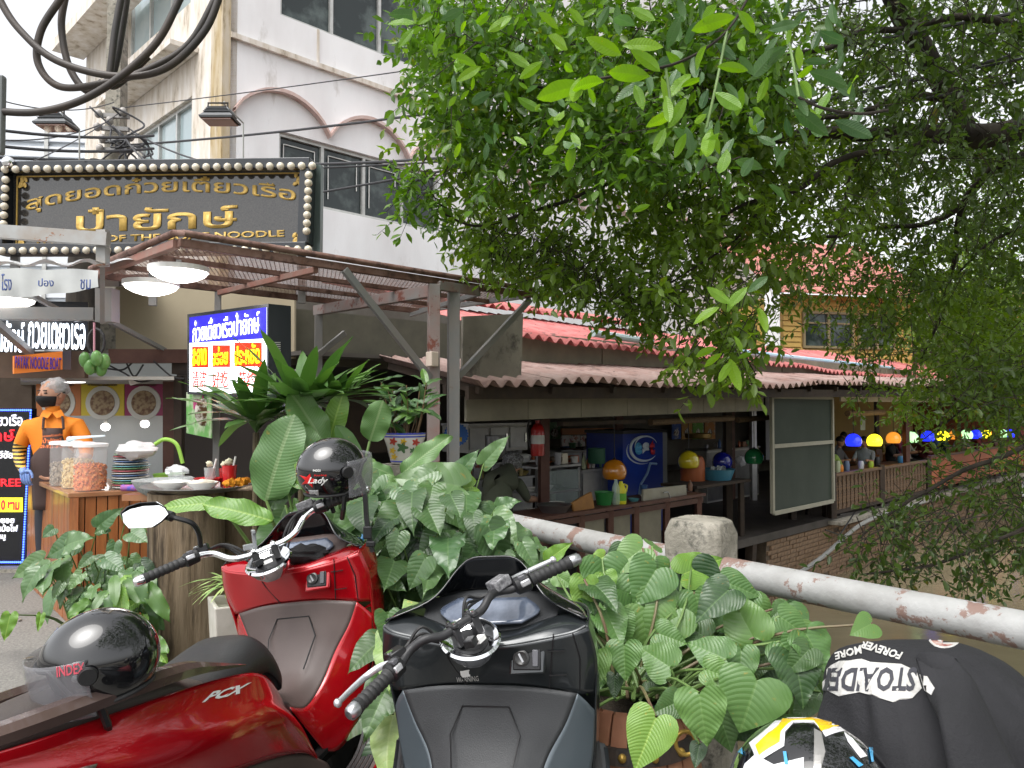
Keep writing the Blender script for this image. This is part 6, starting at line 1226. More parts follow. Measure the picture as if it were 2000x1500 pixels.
for (x, y) in spots([(1100, 1110), (1230, 1070), (1420, 1130), (1580, 1200), (1590, 1330), (1480, 1400), (1330, 1340), (1200, 1350), (1120, 1290)], 62, 22):
    d = rnd.uniform(2.45, 2.85); base = W(x, y, d); L_ = rnd.uniform(.11, .17); a = rnd.uniform(-1.1, 1.1); dr = V3((math.sin(a), -.25, -math.cos(a))).normalized()
    put_leaf(pr_, lm(HEART, rnd.choice([LM_H, LM_H, LM_D]), 3, cup=.16, droop=.18, wave=.012, k=4), base, base + dr*L_, rnd.uniform(.9, 1.2), (V3((0, 0, CAMZ))-base).normalized() + V3((rnd.uniform(-.4, .4), 0, rnd.uniform(-.1, .5))))
    stem_to(pr_, croot + V3((rnd.uniform(-.1, .1), rnd.uniform(-.08, .08), 0)), base, .004, STEMM)
# barrel pot
bp_ = thing('barrel_pot', 'bulging wooden barrel pot with a studded dark iron band', 'pot', (0.36, 2.42, 0)); bc = V3((0.36, 2.42, 0))
BW = mat('barrel_wood', (0.23, 0.095, 0.05), 0.7, col2=(0.36, 0.17, 0.09), scale=5, stretch=(1, 1, .4), bump=.5, col3=(0.42, 0.32, 0.22), scale3=6, lo3=.6, hi3=.65)
def br(z): return 0.155 + 0.075*math.sin(PI*min(1, max(0, z/0.60)))**.8
ns = 22
for k in range(ns):
    a0, a1 = 2*PI*k/ns+.008, 2*PI*(k+1)/ns-.008; rows = []
    for i in range(13):
        z = .60*i/12; r_ = br(z)+rnd.uniform(-.0005, .0005)
        rows.append([bc + V3((q*math.cos(a), q*math.sin(a), z)) for q, a in ((r_-.02, a0), (r_, a0+.01), (r_+.003, (a0+a1)/2), (r_, a1-.01), (r_-.02, a1))])
    B().grid(rows, closeu=True).build('stave', BW, bp_, smooth=True, angle=35)
for z in (.50, .12):
    B().lathe([(br(z-.022)+.004, z-.022), (br(z-.022)+.009, z-.022), (br(z+.022)+.009, z+.022), (br(z+.022)+.004, z+.022)], 40, bc).build('iron_band', mat('iron_band', (.03,.028,.026), .6, metal=.5, col2=(.07,.05,.04), scale=20), bp_)
    for k in range(14): a = 2*PI*k/14; B().ball(bc + V3(((br(z)+.011)*math.cos(a), (br(z)+.011)*math.sin(a), z)), (.013, .013, .013), 8, 6).build('stud', mat('brass_stud', (.42,.27,.06), .4, metal=.6), bp_, smooth=True)
B().lathe([(0, .56), (.15, .565)], 24, bc).build('soil', mat('dark_soil', (.03,.022,.015), .95, col2=(.06,.045,.03), scale=40, bump=1), bp_)
ps = W(1338, 1448, 2.13); B().tube([ps + V3((.028*math.cos(a), -.01+.004*math.sin(a), .03*math.sin(a))) for a in [2*PI*j/16 for j in range(16)]], .006, 8, close=True).build('ring_handle', MC['brass_stud'], bp_, smooth=True)
tag(B().lathe([(0,0),(.11,0),(.16,.16),(.17,.20),(.15,.20),(.14,.16),(0,.12)], 24, (0.17, 2.62, 0.30)).build('clay_pot', mat('terracotta', (.33,.13,.07), .8, col2=(.26,.1,.06), scale=5), smooth=True), 'terracotta pot behind the barrel pot', 'pot')
bt = bc + V3((.05, -.12, .585)); tag(B().tube([bt, bt + V3((.05, .0, .02)), bt + V3((.10, .01, .04)), bt + V3((.115, .01, .045))], [.026, .026, .022, .011], 12).build('plastic_bottle', mat('bottle_green_black', (.01,.012,.012), .2, coat=1, col2=(.01,.14,.08), scale=9, lo=.5, hi=.55), smooth=True), 'dark green plastic bottle lying on the barrel pot rim', 'bottle')
# ---- generic random clumps
def clump(name, label, root, spots, kind, mats_, size, dep, face_up=.8, ws=1.0, stem=STEMM, sr=.004, cup=.14, droop=.3, wave=.02, down=.5, k=4, rootz=0.05, spread=.12, hero=()):
    P = thing(name, label, 'plant', root); rootv = V3(root) + ZD*rootz
    for (x, y) in spots:
        d = dep + rnd.uniform(-spread*2.2, spread*2.2); base = W(x, y, d); L_ = size*rnd.uniform(.75, 1.2)
        out = V3((base.x-rootv.x, base.y-rootv.y, 0)); out = out.normalized() if out.length > .02 else V3((1, 0, 0))
        dr = (out*rnd.uniform(.3, 1) + V3((rnd.uniform(-.6, .6), rnd.uniform(-.9, .2), -down*rnd.uniform(.2, 1.6)))).normalized()
        me = lm(kind, rnd.choice(mats_), 3, cup=cup, droop=droop, wave=wave, k=k)
        f = ZD*face_up + V3((0, -.6, 0)) + V3((rnd.uniform(-.4, .4), rnd.uniform(-.3, .3), 0))
        put_leaf(P, me, base, base + dr*L_, ws*rnd.uniform(.85, 1.15), f); stem_to(P, rootv + V3((rnd.uniform(-.08, .08), rnd.uniform(-.08, .08), 0)), base, sr, stem)
    for (x0, y0, x1, y1, wsc, d, m_, kd) in hero:
        base, tip = W(x0, y0, d), W(x1, y1, d - .05); me = lm(kd or kind, m_, 3, cup=cup, droop=droop*.5, wave=wave, k=6)
        put_leaf(P, me, base, tip, wsc, (V3((0, 0, CAMZ))-base).normalized() + ZD*.5 + V3((rnd.uniform(-.3, .3), 0, 0))); stem_to(P, rootv + V3((rnd.uniform(-.06, .06), rnd.uniform(-.06, .06), 0)), base, sr, stem)
    return P
A = ARUM
# left clump: arum plus bright peace lily
heroL = [(252,1065,30,1120,.0,0,0,0)]
hL = [(85,1092,22,1128,1.0,4.2,LM_A,None),(150,1056,88,1088,1.2,4.3,LM_A,None),(210,1030,185,1040,1.4,4.3,LM_A,None),(190,1030,228,995,.9,4.3,LM_A,None),(105,1032,83,1048,1.5,4.3,LM_A,None),(130,1065,170,1045,1.2,4.2,LM_A,None),(255,1040,285,1055,1.3,4.1,LM_A,None),(225,1060,215,1105,.9,4.2,LM_A,None),(120,1140,102,1170,1.0,4.1,LM_A,None),(95,1128,85,1160,.8,4.1,LM_Y,None),(180,1085,150,1110,1.0,4.2,LM_A,None),(20,1200,8,1250,.9,3.9,LM_Y,None),(80,1200,75,1232,.7,4.0,LM_Y,None),(250,1000,285,1030,1.0,4.2,LM_A,None),(205,1090,240,1110,1.1,4.1,LM_A,None),(160,1120,130,1150,1.1,4.1,LM_A,None)]
clump('arrowhead_plant', 'grey green arrowhead leaved plant in front of the wooden counter', W(185, 1200, 4.6)*V3((1, 1, 0)), spots([(70,1100),(180,1080),(290,1090),(300,1150),(230,1180),(130,1180)], 26, 14), A, [LM_A, LM_A, LM_D], .17, 4.3, ws=1.1, hero=hL)
clump('peace_lily', 'bright green peace lily at the foot of the tree stump', W(255, 1240, 4.2)*V3((1, 1, 0)), spots([(150,1190),(220,1120),(300,1110),(305,1260),(240,1290),(130,1260)], 62, 8), OVAL, [LM_Y, LM_S, LM_S], .17, 3.95, ws=.8, droop=.5, cup=.05, spread=.08)
# centre: paddle leaves (measured), dracaena, arum mass
hP = [(520,978,562,812,1.25,3.7,LM_P,PADDLE),(635,872,572,758,1.15,3.9,LM_P,PADDLE),(622,930,578,822,1.2,3.8,LM_P,PADDLE),(642,862,668,768,1.0,4.0,LM_Y,PADDLE),(722,862,748,784,1.4,3.9,LM_P,PADDLE),(785,926,870,846,.75,3.5,LM_P,PADDLE),(532,1018,395,972,.8,3.2,LM_Y,PADDLE),(770,930,720,905,1.1,3.5,LM_P,PADDLE),(728,935,800,992,1.4,3.4,LM_P,PADDLE),(640,940,560,935,1.0,3.7,LM_P,PADDLE),(680,1010,620,1040,1.1,3.4,LM_P,PADDLE),(700,900,660,830,1.0,3.9,LM_S,PADDLE),(560,950,600,890,1.0,3.7,LM_Y,PADDLE),(700,1085,665,1120,1.4,3.1,LM_P,PADDLE),(760,1130,690,1180,1.0,3.0,LM_P,PADDLE),(775,1090,740,1125,1.2,3.0,LM_D,PADDLE),(1000,1045,895,1050,1.1,3.3,LM_P,PADDLE),(430,982,304,984,.6,3.3,LM_Y,PADDLE),(640,1060,655,985,1.0,3.4,LM_D,PADDLE),(690,1050,700,960,.9,3.4,LM_P,PADDLE),(800,1060,760,1110,1.2,3.2,LM_P,PADDLE),(860,1010,800,1060,1.2,3.3,LM_P,PADDLE)]
clump('paddle_leaf_plant', 'tall plant with big ribbed paddle leaves behind the red scooter', V3((-.95, 3.85, 0)), spots([(545,915),(600,880),(720,880),(780,950),(700,1080),(520,1060)], 30, 16), PADDLE, [LM_P, LM_D, LM_S], .27, 3.95, ws=1.0, sr=.009, cup=.1, droop=.3, hero=hP)
hA = [(900,950,770,925,1.0,3.4,LM_A,None),(850,920,795,945,1.1,3.4,LM_A,None),(735,1000,742,955,1.1,3.3,LM_A,None),(800,985,765,1035,1.4,3.2,LM_A,None),(880,945,930,880,.8,3.5,LM_A,None),(945,905,988,852,.8,3.6,LM_A,None),(925,950,870,962,1.2,3.5,LM_Y,None),(890,1000,870,1050,1.3,3.3,LM_A,None),(970,990,1010,975,1.0,3.3,LM_A,None),(940,1050,905,1100,1.4,3.1,LM_A,None),(860,1040,820,1085,1.4,3.1,LM_A,None),(985,1080,990,1125,1.3,3.0,LM_A,None),(1020,1060,1050,1110,1.0,3.0,LM_A,None),(780,1040,765,1090,1.3,3.0,LM_A,None),(830,1090,800,1150,1.2,2.9,LM_A,None),(740,1050,715,1090,1.1,3.1,LM_A,None),(900,1090,870,1130,1.2,3.0,LM_A,None),(750,1130,790,1150,1.0,2.9,LM_A,None),(1040,1130,1090,1110,1.0,2.9,LM_A,None),(740,930,700,985,1.0,3.3,LM_A,None),(1070,1095,1110,1060,.9,2.9,LM_Y,None)]
clump('arum_plant', 'mass of glossy twisted arum leaves between the two scooters and the pipe rail', V3((-.45, 3.5, 0)), spots([(700,950),(860,935),(960,985),(1060,1090),(1060,1200),(760,1230),(700,1120)], 130, 13), A, [LM_A, LM_A, LM_D, LM_D], .16, 3.3, ws=1.1, hero=hA, spread=.16)
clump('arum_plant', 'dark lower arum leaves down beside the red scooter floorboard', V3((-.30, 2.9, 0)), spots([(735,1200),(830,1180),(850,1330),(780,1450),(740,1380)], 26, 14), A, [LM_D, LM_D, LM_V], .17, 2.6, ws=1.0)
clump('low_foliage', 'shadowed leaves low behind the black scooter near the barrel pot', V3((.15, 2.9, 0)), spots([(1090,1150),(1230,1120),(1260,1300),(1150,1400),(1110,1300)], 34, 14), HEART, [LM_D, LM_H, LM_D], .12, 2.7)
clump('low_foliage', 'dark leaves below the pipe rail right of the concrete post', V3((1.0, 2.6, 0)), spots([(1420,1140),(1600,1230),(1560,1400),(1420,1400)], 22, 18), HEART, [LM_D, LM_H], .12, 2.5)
# dracaena rosettes
def rosette(name, lab, c, n, L_, m_, up=.8, ws=1.0, stemh=.8, kind=STRAP, twist=0):
    P = thing(name, lab, 'plant', V3(c)*V3((1, 1, 0)))
    B().tube([V3((c[0], c[1], c[2]-stemh)), V3(c)], .018, 8).build('stem', mat('cane_stem', (.14,.11,.06), .8, col2=(.08,.06,.04), scale=20), P)
    for i in range(n):
        a = i*2.4; e = up*(.25 + .9*(1-i/n)) + rnd.uniform(-.15, .15); dr = V3((math.cos(a), math.sin(a), 0))*math.cos(e*1.2) + ZD*math.sin(max(-.3, e*1.2))
        me = lm(kind, m_, 4, cup=.05, droop=.35, wave=.004, k=2); b0 = V3(c) + ZD*(.06*i/n) 
        put_leaf(P, me, b0, b0 + dr.normalized()*L_*rnd.uniform(.75, 1.1), ws, ZD - dr*.3 + V3((0, -.01, 0)))
    return P
rosette('dracaena', 'tall bright dracaena with sword leaves beside the light box sign', W(590, 815, 4.1), 46, .52, LM_S, ws=1.5)
rosette('dracaena', 'second dracaena with sword leaves left of the tall one', W(500, 845, 4.25), 40, .46, LM_S, ws=1.5)
rosette('dracaena', 'small low dracaena just right of the tall one', W(655, 800, 4.2), 26, .36, LM_S, ws=1.5)
rosette('spider_plant', 'thin leaved spider plant in the white concrete pot', W(455, 1150, 3.6), 34, .22, LM_V, up=.3, ws=.6, stemh=.05)
pt = W(468, 1240, 3.55); pt.z = 0; b = B(); b.grid([[pt + V3((sx*r_, sy*r_, z)) for sx, sy in ((-1,-1),(1,-1),(1,1),(-1,1))] for r_, z in ((.09, 0), (.125, .62), (.105, .62), (.10, .58))], closeu=True); b.add([pt + V3((sx*.10, sy*.10, .58)) for sx, sy in ((-1,-1),(1,-1),(1,1),(-1,1))], [(0,1,2,3)]); b.xf(Matrix.Translation(pt) @ Matrix.Rotation(.5, 4, 'Z') @ Matrix.Translation(-pt))
tag(b.build('concrete_pot', mat('whitewashed_concrete', (.48,.46,.41), .85, col2=(.36,.34,.29), scale=6, bump=.3, col3=(.15,.14,.11), scale3=4, lo3=.6, hi3=.75), bevel=.006), 'square whitewashed concrete pot between the stump and the red scooter', 'pot')
# painted flower pot with straggly plant
fc = W(790, 905, 4.6); fp_ = thing('painted_pot', 'white ceramic pot painted with flowers and blue rim bands beside the canopy post', 'pot', fc*V3((1, 1, 0)))
B().lathe([(0, 0), (.075, 0), (.085, .02), (.105, .10), (.125, .155), (.125, .18), (.112, .18), (.10, .14), (0, .13)], 36, fc).build('body', mat('glazed_white', (.62,.60,.54), .2, coat=.6), fp_, smooth=True)
for z, r_ in ((.158, .126), (.174, .1275), (.012, .084)): B().lathe([(r_, z), (r_+.001, z), (r_+.001, z+.009), (r_, z+.009)], 36, fc).build('blue_band', mat('cobalt_glaze', (.03,.05,.35), .2, coat=.6), fp_)
B().lathe([(0, 0), (.15, 0), (.15, .06), (0, .06)], 20, fc - ZD*.065).build('stand', CONC, fp_); B().box(fc - ZD*((fc.z+.06)/2+.0), (.2, .2, fc.z-.06)).build('pedestal', DARK, fp_)
tf = bvh_of([o for o in fp_.children if o.name.startswith('body')])
blob = lambda x, y, r_, n=5, ph=0, k=.35: [(x + r_*(1+k*math.cos(n*a+ph))*math.cos(a), y + r_*(1+k*math.cos(n*a+ph))*math.sin(a)) for a in [2*PI*i/30 for i in range(30)]]
for x, y, r_, m_ in ((768, 862, 6, mat('glaze_red', (.5,.06,.04), .3)), (812, 864, 6, MC['glaze_red']), (788, 862, 5, mat('glaze_yellow', (.65,.42,.04), .3)), (767, 880, 5, MC['glaze_yellow']), (770, 892, 5, MC['glaze_yellow']), (786, 874, 9, mat('glaze_green', (.08,.16,.07), .3)), (806, 880, 5, MC['glaze_green'])): decal_poly(blob(x, y, r_), tf, m_, fp_, step=4, name='painted_flower')
def straggle(name, lab, c, n, h, m_list):
    P = thing(name, lab, 'plant', V3(c)*V3((1, 1, 0)))
    for i in range(n):
        a = rnd.uniform(0, 6.28); r_ = rnd.uniform(.02, .09); p0 = V3(c) + V3((r_*math.cos(a), r_*math.sin(a), 0)); p1 = p0 + V3((math.cos(a)*.08, math.sin(a)*.08, h*rnd.uniform(.5, 1)))
        B().tube([p0, p0.lerp(p1, .5)+V3((.01, 0, 0)), p1], .003, 5, caps=False).build('stem', mat('dry_stem', (.16,.10,.05), .8), P)
        for j in range(5):
            b0 = p0.lerp(p1, rnd.uniform(.4, 1)); dr = V3((rnd.uniform(-1, 1), rnd.uniform(-1, .6), rnd.uniform(-.3, .9))).normalized()
            put_leaf(P, lm(OVAL, rnd.choice(m_list), 3, cup=.1, droop=.3, wave=.01, k=2), b0, b0+dr*rnd.uniform(.08, .16), .7, ZD + V3((0, -.5, 0)))
straggle('potted_shrub', 'straggly narrow leaved shrub growing in the painted flower pot', fc + ZD*.13, 16, .36, [LM_D, LM_A, LM_S])
# dark hedge backing stuff behind the plants (stems, soil)
tag(crumple(V3((-.55, 3.6, .0)), (1.1, .55, .35), 40, 14, .5, seed=11).build('soil_bank', mat('leaf_litter', (.035,.028,.018), .95, col2=(.02,.03,.015), scale=15, bump=1)), kind='structure')
hose = bez([W(716, 1020, 3.1), W(706, 1060, 3.05), W(695, 1100, 3.0)], 8); tag(B().tube(hose, .007, 8).build('hose', mat('blue_hose', (.03,.22,.5), .4), smooth=True), 'short bit of bright blue hose behind the hanging helmet strap', 'hose')
# ================================================================ overhanging tree
nrg = np.random.default_rng(5)
def pts_in(poly, n):
    P = np.array(poly, float); out = []
    while sum(map(len, out)) < n:
        q = nrg.uniform(P.min(0), P.max(0), (n*2, 2)); c = np.zeros(len(q), bool)
        for i in range(len(P)):
            (x0, y0), (x1, y1) = P[i-1], P[i]; m = (y0 > q[:, 1]) != (y1 > q[:, 1])
            c ^= m & (q[:, 0] < (x1-x0)*(q[:, 1]-y0)/((y1-y0) if y1 != y0 else 1e-9)+x0)
        out.append(q[c])
    return np.concatenate(out)[:n]
def px2w(q, d):
    a = (750-q[:, 1])/FPX; rx = (q[:, 0]-1000)/FPX; ry = math.cos(PITCH)-a*math.sin(PITCH); rz = math.sin(PITCH)+a*math.cos(PITCH)
    k = d/ry; return np.stack([rx*k, d, CAMZ+rz*k], 1)
def norm(a): return a/np.maximum(np.linalg.norm(a, axis=-1, keepdims=True), 1e-9)
def leaves(anchor, per, tl, ll, droop, lean):
    """anchor (n,3) twig ends; returns leaf frames"""
    n = len(anchor); td = norm(nrg.normal(0, .55, (n, 3)) + np.array(lean) + np.array([0, 0, -droop])); L_ = nrg.uniform(.6, 1.3, n)*tl
    s = np.tile(np.linspace(.15, 1, per), (n, 1)) + nrg.uniform(-.03, .03, (n, per)); p = anchor[:, None] + td[:, None]*(s*L_[:, None])[..., None]
    p += nrg.normal(0, .008, p.shape); ph = np.arange(per)*2.4; side = norm(np.cross(td, nrg.normal(0, 1, (n, 3)))); s2 = np.cross(td, side)
    ld = norm(td[:, None]*.55 + side[:, None]*np.cos(ph)[None, :, None] + s2[:, None]*np.sin(ph)[None, :, None] + np.array([0, 0, -.25]) + nrg.normal(0, .25, (n, per, 3)))
    nrm = norm(np.array([0, -.15, 1.0]) + nrg.normal(0, .5, (n, per, 3))); x = norm(np.cross(ld, nrm)); z = np.cross(x, ld)
    ln = ll*nrg.uniform(.65, 1.25, (n, per, 1)); return p.reshape(-1, 3), (x*ln).reshape(-1, 3), (ld*ln).reshape(-1, 3), (z*ln).reshape(-1, 3), (anchor, anchor + td*L_[:, None])
LU_ = np.array([(0, 0, 0), (-.14, .28, .04), (-.17, .62, .02), (0, 1, -.12), (.17, .62, .02), (.14, .28, .04)])
def foliage(name, fr, m, parent, tone=(0, 1), per=None):
    p, x, y, z, _ = fr; n = len(p)
    v = p[:, None] + LU_[None, :, 0:1]*x[:, None]*1.25 + LU_[None, :, 1:2]*y[:, None] + LU_[None, :, 2:3]*z[:, None]
    v = v.reshape(-1, 3)
    if parent is not None: v = v - np.array(parent.matrix_basis.translation)
    me = bpy.data.meshes.new(name); me.vertices.add(len(v)); me.vertices.foreach_set('co', v.astype(np.float32).ravel())
    f = (np.array([0, 1, 2, 3, 0, 3, 4, 5])[None] + np.arange(n)[:, None]*6).ravel().astype(np.int32)
    me.loops.add(len(f)); me.loops.foreach_set('vertex_index', f); me.polygons.add(n*2); me.polygons.foreach_set('loop_start', (np.arange(n*2)*4).astype(np.int32)); me.polygons.foreach_set('loop_total', np.full(n*2, 4, np.int32))
    me.update(calc_edges=True); at = me.attributes.new('tone', 'FLOAT', 'POINT'); t = nrg.uniform(tone[0], tone[1], n); at.data.foreach_set('value', np.repeat(t, 6).astype(np.float32))
    me.materials.append(m); return tag(link(name, me, parent), kind='stuff')
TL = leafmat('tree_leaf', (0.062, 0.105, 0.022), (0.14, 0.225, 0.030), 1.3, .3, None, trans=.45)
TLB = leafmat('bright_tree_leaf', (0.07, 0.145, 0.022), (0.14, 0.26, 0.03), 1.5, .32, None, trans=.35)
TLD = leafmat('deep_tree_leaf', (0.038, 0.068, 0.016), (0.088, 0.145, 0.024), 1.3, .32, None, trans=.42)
tree = thing('overhanging_tree', 'big leafy tree leaning in from the right over the canal and the restaurant roofs', 'tree', (7.2, 5.6, -1.6))
tag(B().slab([(6.2, 4.2, -1.7), (9.2, 4.2, -1.7), (9.2, 7.2, -1.7), (6.2, 7.2, -1.7)], ZD*0.5).build('tree_islet', CONC), kind='structure')
B().tube(bez([(7.4, 5.8, -1.6), (7.2, 5.7, 0), (6.6, 5.8, 1.8), (5.6, 6.0, 2.9), (4.2, 6.1, 3.5)]), [.34-.006*i for i in range(33)], 14).build('trunk', BARK, tree, smooth=True)
def limb(pts, r0, r1, d): 
    P = bez([W(x, y, dd) if len(q) == 3 else None for q in pts for x, y, dd in [q]], 6); n = len(P); r0 *= .85
    P = [p + V3((noise.noise(p*3)*.03, 0, noise.noise(p*3+V3((9, 9, 9)))*.03)) for p in P]
    B().tube(P, [r0+(r1-r0)*i/(n-1) for i in range(n)], 10).build('branch', BARK, tree, smooth=True)
for pts, r0, r1 in (([(2060, 235, 6.1), (1940, 265, 6.0), (1880, 262, 6.0)], .11, .10), ([(1890, 270, 6), (1860, 200, 6.0), (1810, 110, 5.9), (1750, 10, 5.8), (1700, -120, 5.6)], .10, .065), ([(1880, 262, 6), (1780, 258, 5.9), (1660, 262, 5.8), (1540, 262, 5.6), (1430, 300, 5.4)], .08, .03), ([(1870, 265, 6), (1760, 290, 5.8), (1640, 310, 5.6), (1560, 370, 5.5), (1480, 390, 5.4), (1380, 430, 5.2)], .035, .010), ([(1850, 190, 6), (1740, 190, 5.8), (1690, 220, 5.6), (1600, 225, 5.4)], .04, .015), ([(1790, 60, 5.9), (1690, 60, 5.6), (1600, 100, 5.4), (1500, 110, 5.2), (1380, 170, 5.0)], .03, .012), ([(2050, 300, 6), (1950, 320, 6.5), (1850, 420, 7), (1700, 450, 7), (1560, 470, 7)], .05, .012), ([(1960, 300, 6.2), (1880, 400, 6.6), (1860, 520, 7), (1840, 620, 7.2), (1800, 700, 7.4)], .035, .010), ([(2100, 840, 5.6), (1950, 890, 5.6), (1850, 940, 5.6), (1760, 985, 5.6), (1680, 1050, 5.6)], .025, .008), ([(2100, 980, 5), (1980, 1040, 5), (1880, 1080, 5), (1760, 1110, 5), (1680, 1120, 5)], .018, .006), ([(2080, 60, 5.5), (1980, 50, 5.4), (1880, 30, 5.3), (1780, 60, 5.2)], .045, .02), ([(2040, 430, 7), (1940, 470, 7), (1860, 540, 7.2), (1760, 560, 7.3)], .022, .006), ([(1700, 265, 5.8), (1660, 350, 5.8), (1640, 450, 5.8), (1600, 520, 5.9)], .018, .005), ([(1500, 390, 5.4), (1420, 480, 5.3), (1300, 560, 5.3), (1200, 640, 5.3)], .012, .004), ([(1430, 300, 5.4), (1250, 340, 5.2), (1080, 400, 5.0), (930, 440, 4.9), (850, 410, 4.8)], .022, .005), ([(1380, 170, 5), (1200, 190, 4.8), (1000, 150, 4.6), (880, 60, 4.5)], .016, .005), ([(2040, 700, 8), (1960, 740, 8), (1880, 800, 8), (1800, 860, 8)], .02, .006)): limb(pts, r0, r1, 0)
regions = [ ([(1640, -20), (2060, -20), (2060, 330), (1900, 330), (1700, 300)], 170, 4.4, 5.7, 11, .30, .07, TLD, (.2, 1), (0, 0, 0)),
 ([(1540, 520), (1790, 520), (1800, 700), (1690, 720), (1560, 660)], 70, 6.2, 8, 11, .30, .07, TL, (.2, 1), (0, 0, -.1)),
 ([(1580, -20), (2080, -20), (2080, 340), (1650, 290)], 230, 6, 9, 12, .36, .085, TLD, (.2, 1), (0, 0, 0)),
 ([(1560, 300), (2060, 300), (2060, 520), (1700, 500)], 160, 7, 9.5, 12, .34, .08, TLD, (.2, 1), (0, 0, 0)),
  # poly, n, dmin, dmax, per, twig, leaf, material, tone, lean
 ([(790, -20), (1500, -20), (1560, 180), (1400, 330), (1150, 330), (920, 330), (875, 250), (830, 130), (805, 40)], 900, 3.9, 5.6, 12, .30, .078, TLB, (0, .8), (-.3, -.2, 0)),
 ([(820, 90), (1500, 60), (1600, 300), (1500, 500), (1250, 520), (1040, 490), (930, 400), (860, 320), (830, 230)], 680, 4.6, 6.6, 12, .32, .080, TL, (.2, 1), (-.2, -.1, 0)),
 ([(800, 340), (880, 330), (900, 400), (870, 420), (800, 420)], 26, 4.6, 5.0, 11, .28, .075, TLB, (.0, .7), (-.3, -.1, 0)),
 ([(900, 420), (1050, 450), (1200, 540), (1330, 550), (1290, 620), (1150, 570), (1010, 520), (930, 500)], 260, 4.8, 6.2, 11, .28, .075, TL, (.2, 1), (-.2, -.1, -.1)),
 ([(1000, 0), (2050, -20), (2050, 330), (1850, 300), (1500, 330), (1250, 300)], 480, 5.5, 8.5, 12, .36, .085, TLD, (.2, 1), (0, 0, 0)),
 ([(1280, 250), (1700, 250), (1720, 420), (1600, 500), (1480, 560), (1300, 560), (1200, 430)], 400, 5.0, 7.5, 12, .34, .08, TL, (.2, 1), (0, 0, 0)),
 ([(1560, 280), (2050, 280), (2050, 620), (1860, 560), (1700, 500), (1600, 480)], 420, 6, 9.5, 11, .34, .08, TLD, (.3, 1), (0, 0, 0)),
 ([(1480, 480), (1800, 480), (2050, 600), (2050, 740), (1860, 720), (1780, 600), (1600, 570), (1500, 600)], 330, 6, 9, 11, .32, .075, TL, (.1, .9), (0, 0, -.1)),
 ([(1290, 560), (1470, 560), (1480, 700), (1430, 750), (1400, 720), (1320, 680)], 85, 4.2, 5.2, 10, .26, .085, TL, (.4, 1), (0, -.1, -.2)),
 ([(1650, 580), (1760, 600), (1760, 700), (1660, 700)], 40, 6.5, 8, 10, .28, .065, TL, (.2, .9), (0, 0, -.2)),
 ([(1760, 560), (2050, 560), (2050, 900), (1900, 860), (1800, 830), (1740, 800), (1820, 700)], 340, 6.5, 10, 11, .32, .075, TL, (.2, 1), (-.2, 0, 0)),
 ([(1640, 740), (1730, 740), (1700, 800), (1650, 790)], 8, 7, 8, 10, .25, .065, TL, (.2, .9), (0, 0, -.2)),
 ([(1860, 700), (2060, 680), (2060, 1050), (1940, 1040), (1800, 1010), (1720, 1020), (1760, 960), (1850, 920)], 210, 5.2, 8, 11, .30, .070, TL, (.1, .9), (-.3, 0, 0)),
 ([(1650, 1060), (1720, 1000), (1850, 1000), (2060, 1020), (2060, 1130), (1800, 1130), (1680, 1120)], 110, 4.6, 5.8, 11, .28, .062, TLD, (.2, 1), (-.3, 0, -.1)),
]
allf = {}
twg = B(); cand = []
for poly, n, d0, d1, per, tw, ll, m_, tn, lean in regions:
    q = pts_in(poly, n*3); dd = nrg.uniform(d0, d1, n*3); w3 = px2w(q, dd)
    keep = np.array([noise.noise(V3(p)*1.5) + .8*noise.noise(V3(p)*4.2) for p in w3]) > (-.12 if n > 300 else -.5)
    keep &= ~((q[:, 0] > 1640) & (q[:, 1] > 800) & (q[:, 1] < 895) & (nrg.uniform(0, 1, len(q)) < .72))
    keep &= ~((q[:, 0] > 1560) & (q[:, 0] < 1790) & (q[:, 1] > 560) & (q[:, 1] < 720) & (nrg.uniform(0, 1, len(q)) < .3))
    q, dd, w3 = q[keep][:n], dd[keep][:n], w3[keep][:n]; n = len(q); fr = leaves(w3, per, tw, ll, .45, lean)
    o = foliage('foliage', fr, m_, tree, tn)
    a, e = fr[4]
    for i in range(0, len(a), 3 if n > 300 else 1): twg.tube([a[i] - (e[i]-a[i])*.5, e[i]], [.004, .0015], 3, caps=False)
# crown above and beyond the frame (it shades the canal side)
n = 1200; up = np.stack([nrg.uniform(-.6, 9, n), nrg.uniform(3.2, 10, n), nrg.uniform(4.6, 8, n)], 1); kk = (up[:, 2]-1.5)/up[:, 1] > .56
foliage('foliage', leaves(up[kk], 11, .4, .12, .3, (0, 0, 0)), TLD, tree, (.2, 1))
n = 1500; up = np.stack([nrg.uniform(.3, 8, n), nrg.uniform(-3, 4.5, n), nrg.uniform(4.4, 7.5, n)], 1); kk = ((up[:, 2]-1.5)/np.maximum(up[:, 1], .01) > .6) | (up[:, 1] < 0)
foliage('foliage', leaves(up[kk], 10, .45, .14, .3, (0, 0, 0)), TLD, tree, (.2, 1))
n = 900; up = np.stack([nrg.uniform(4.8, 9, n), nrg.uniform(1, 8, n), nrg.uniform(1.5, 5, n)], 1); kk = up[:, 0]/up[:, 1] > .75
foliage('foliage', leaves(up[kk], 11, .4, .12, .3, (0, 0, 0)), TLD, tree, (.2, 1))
tag(twg.build('twigs', BARK, tree), kind='stuff')
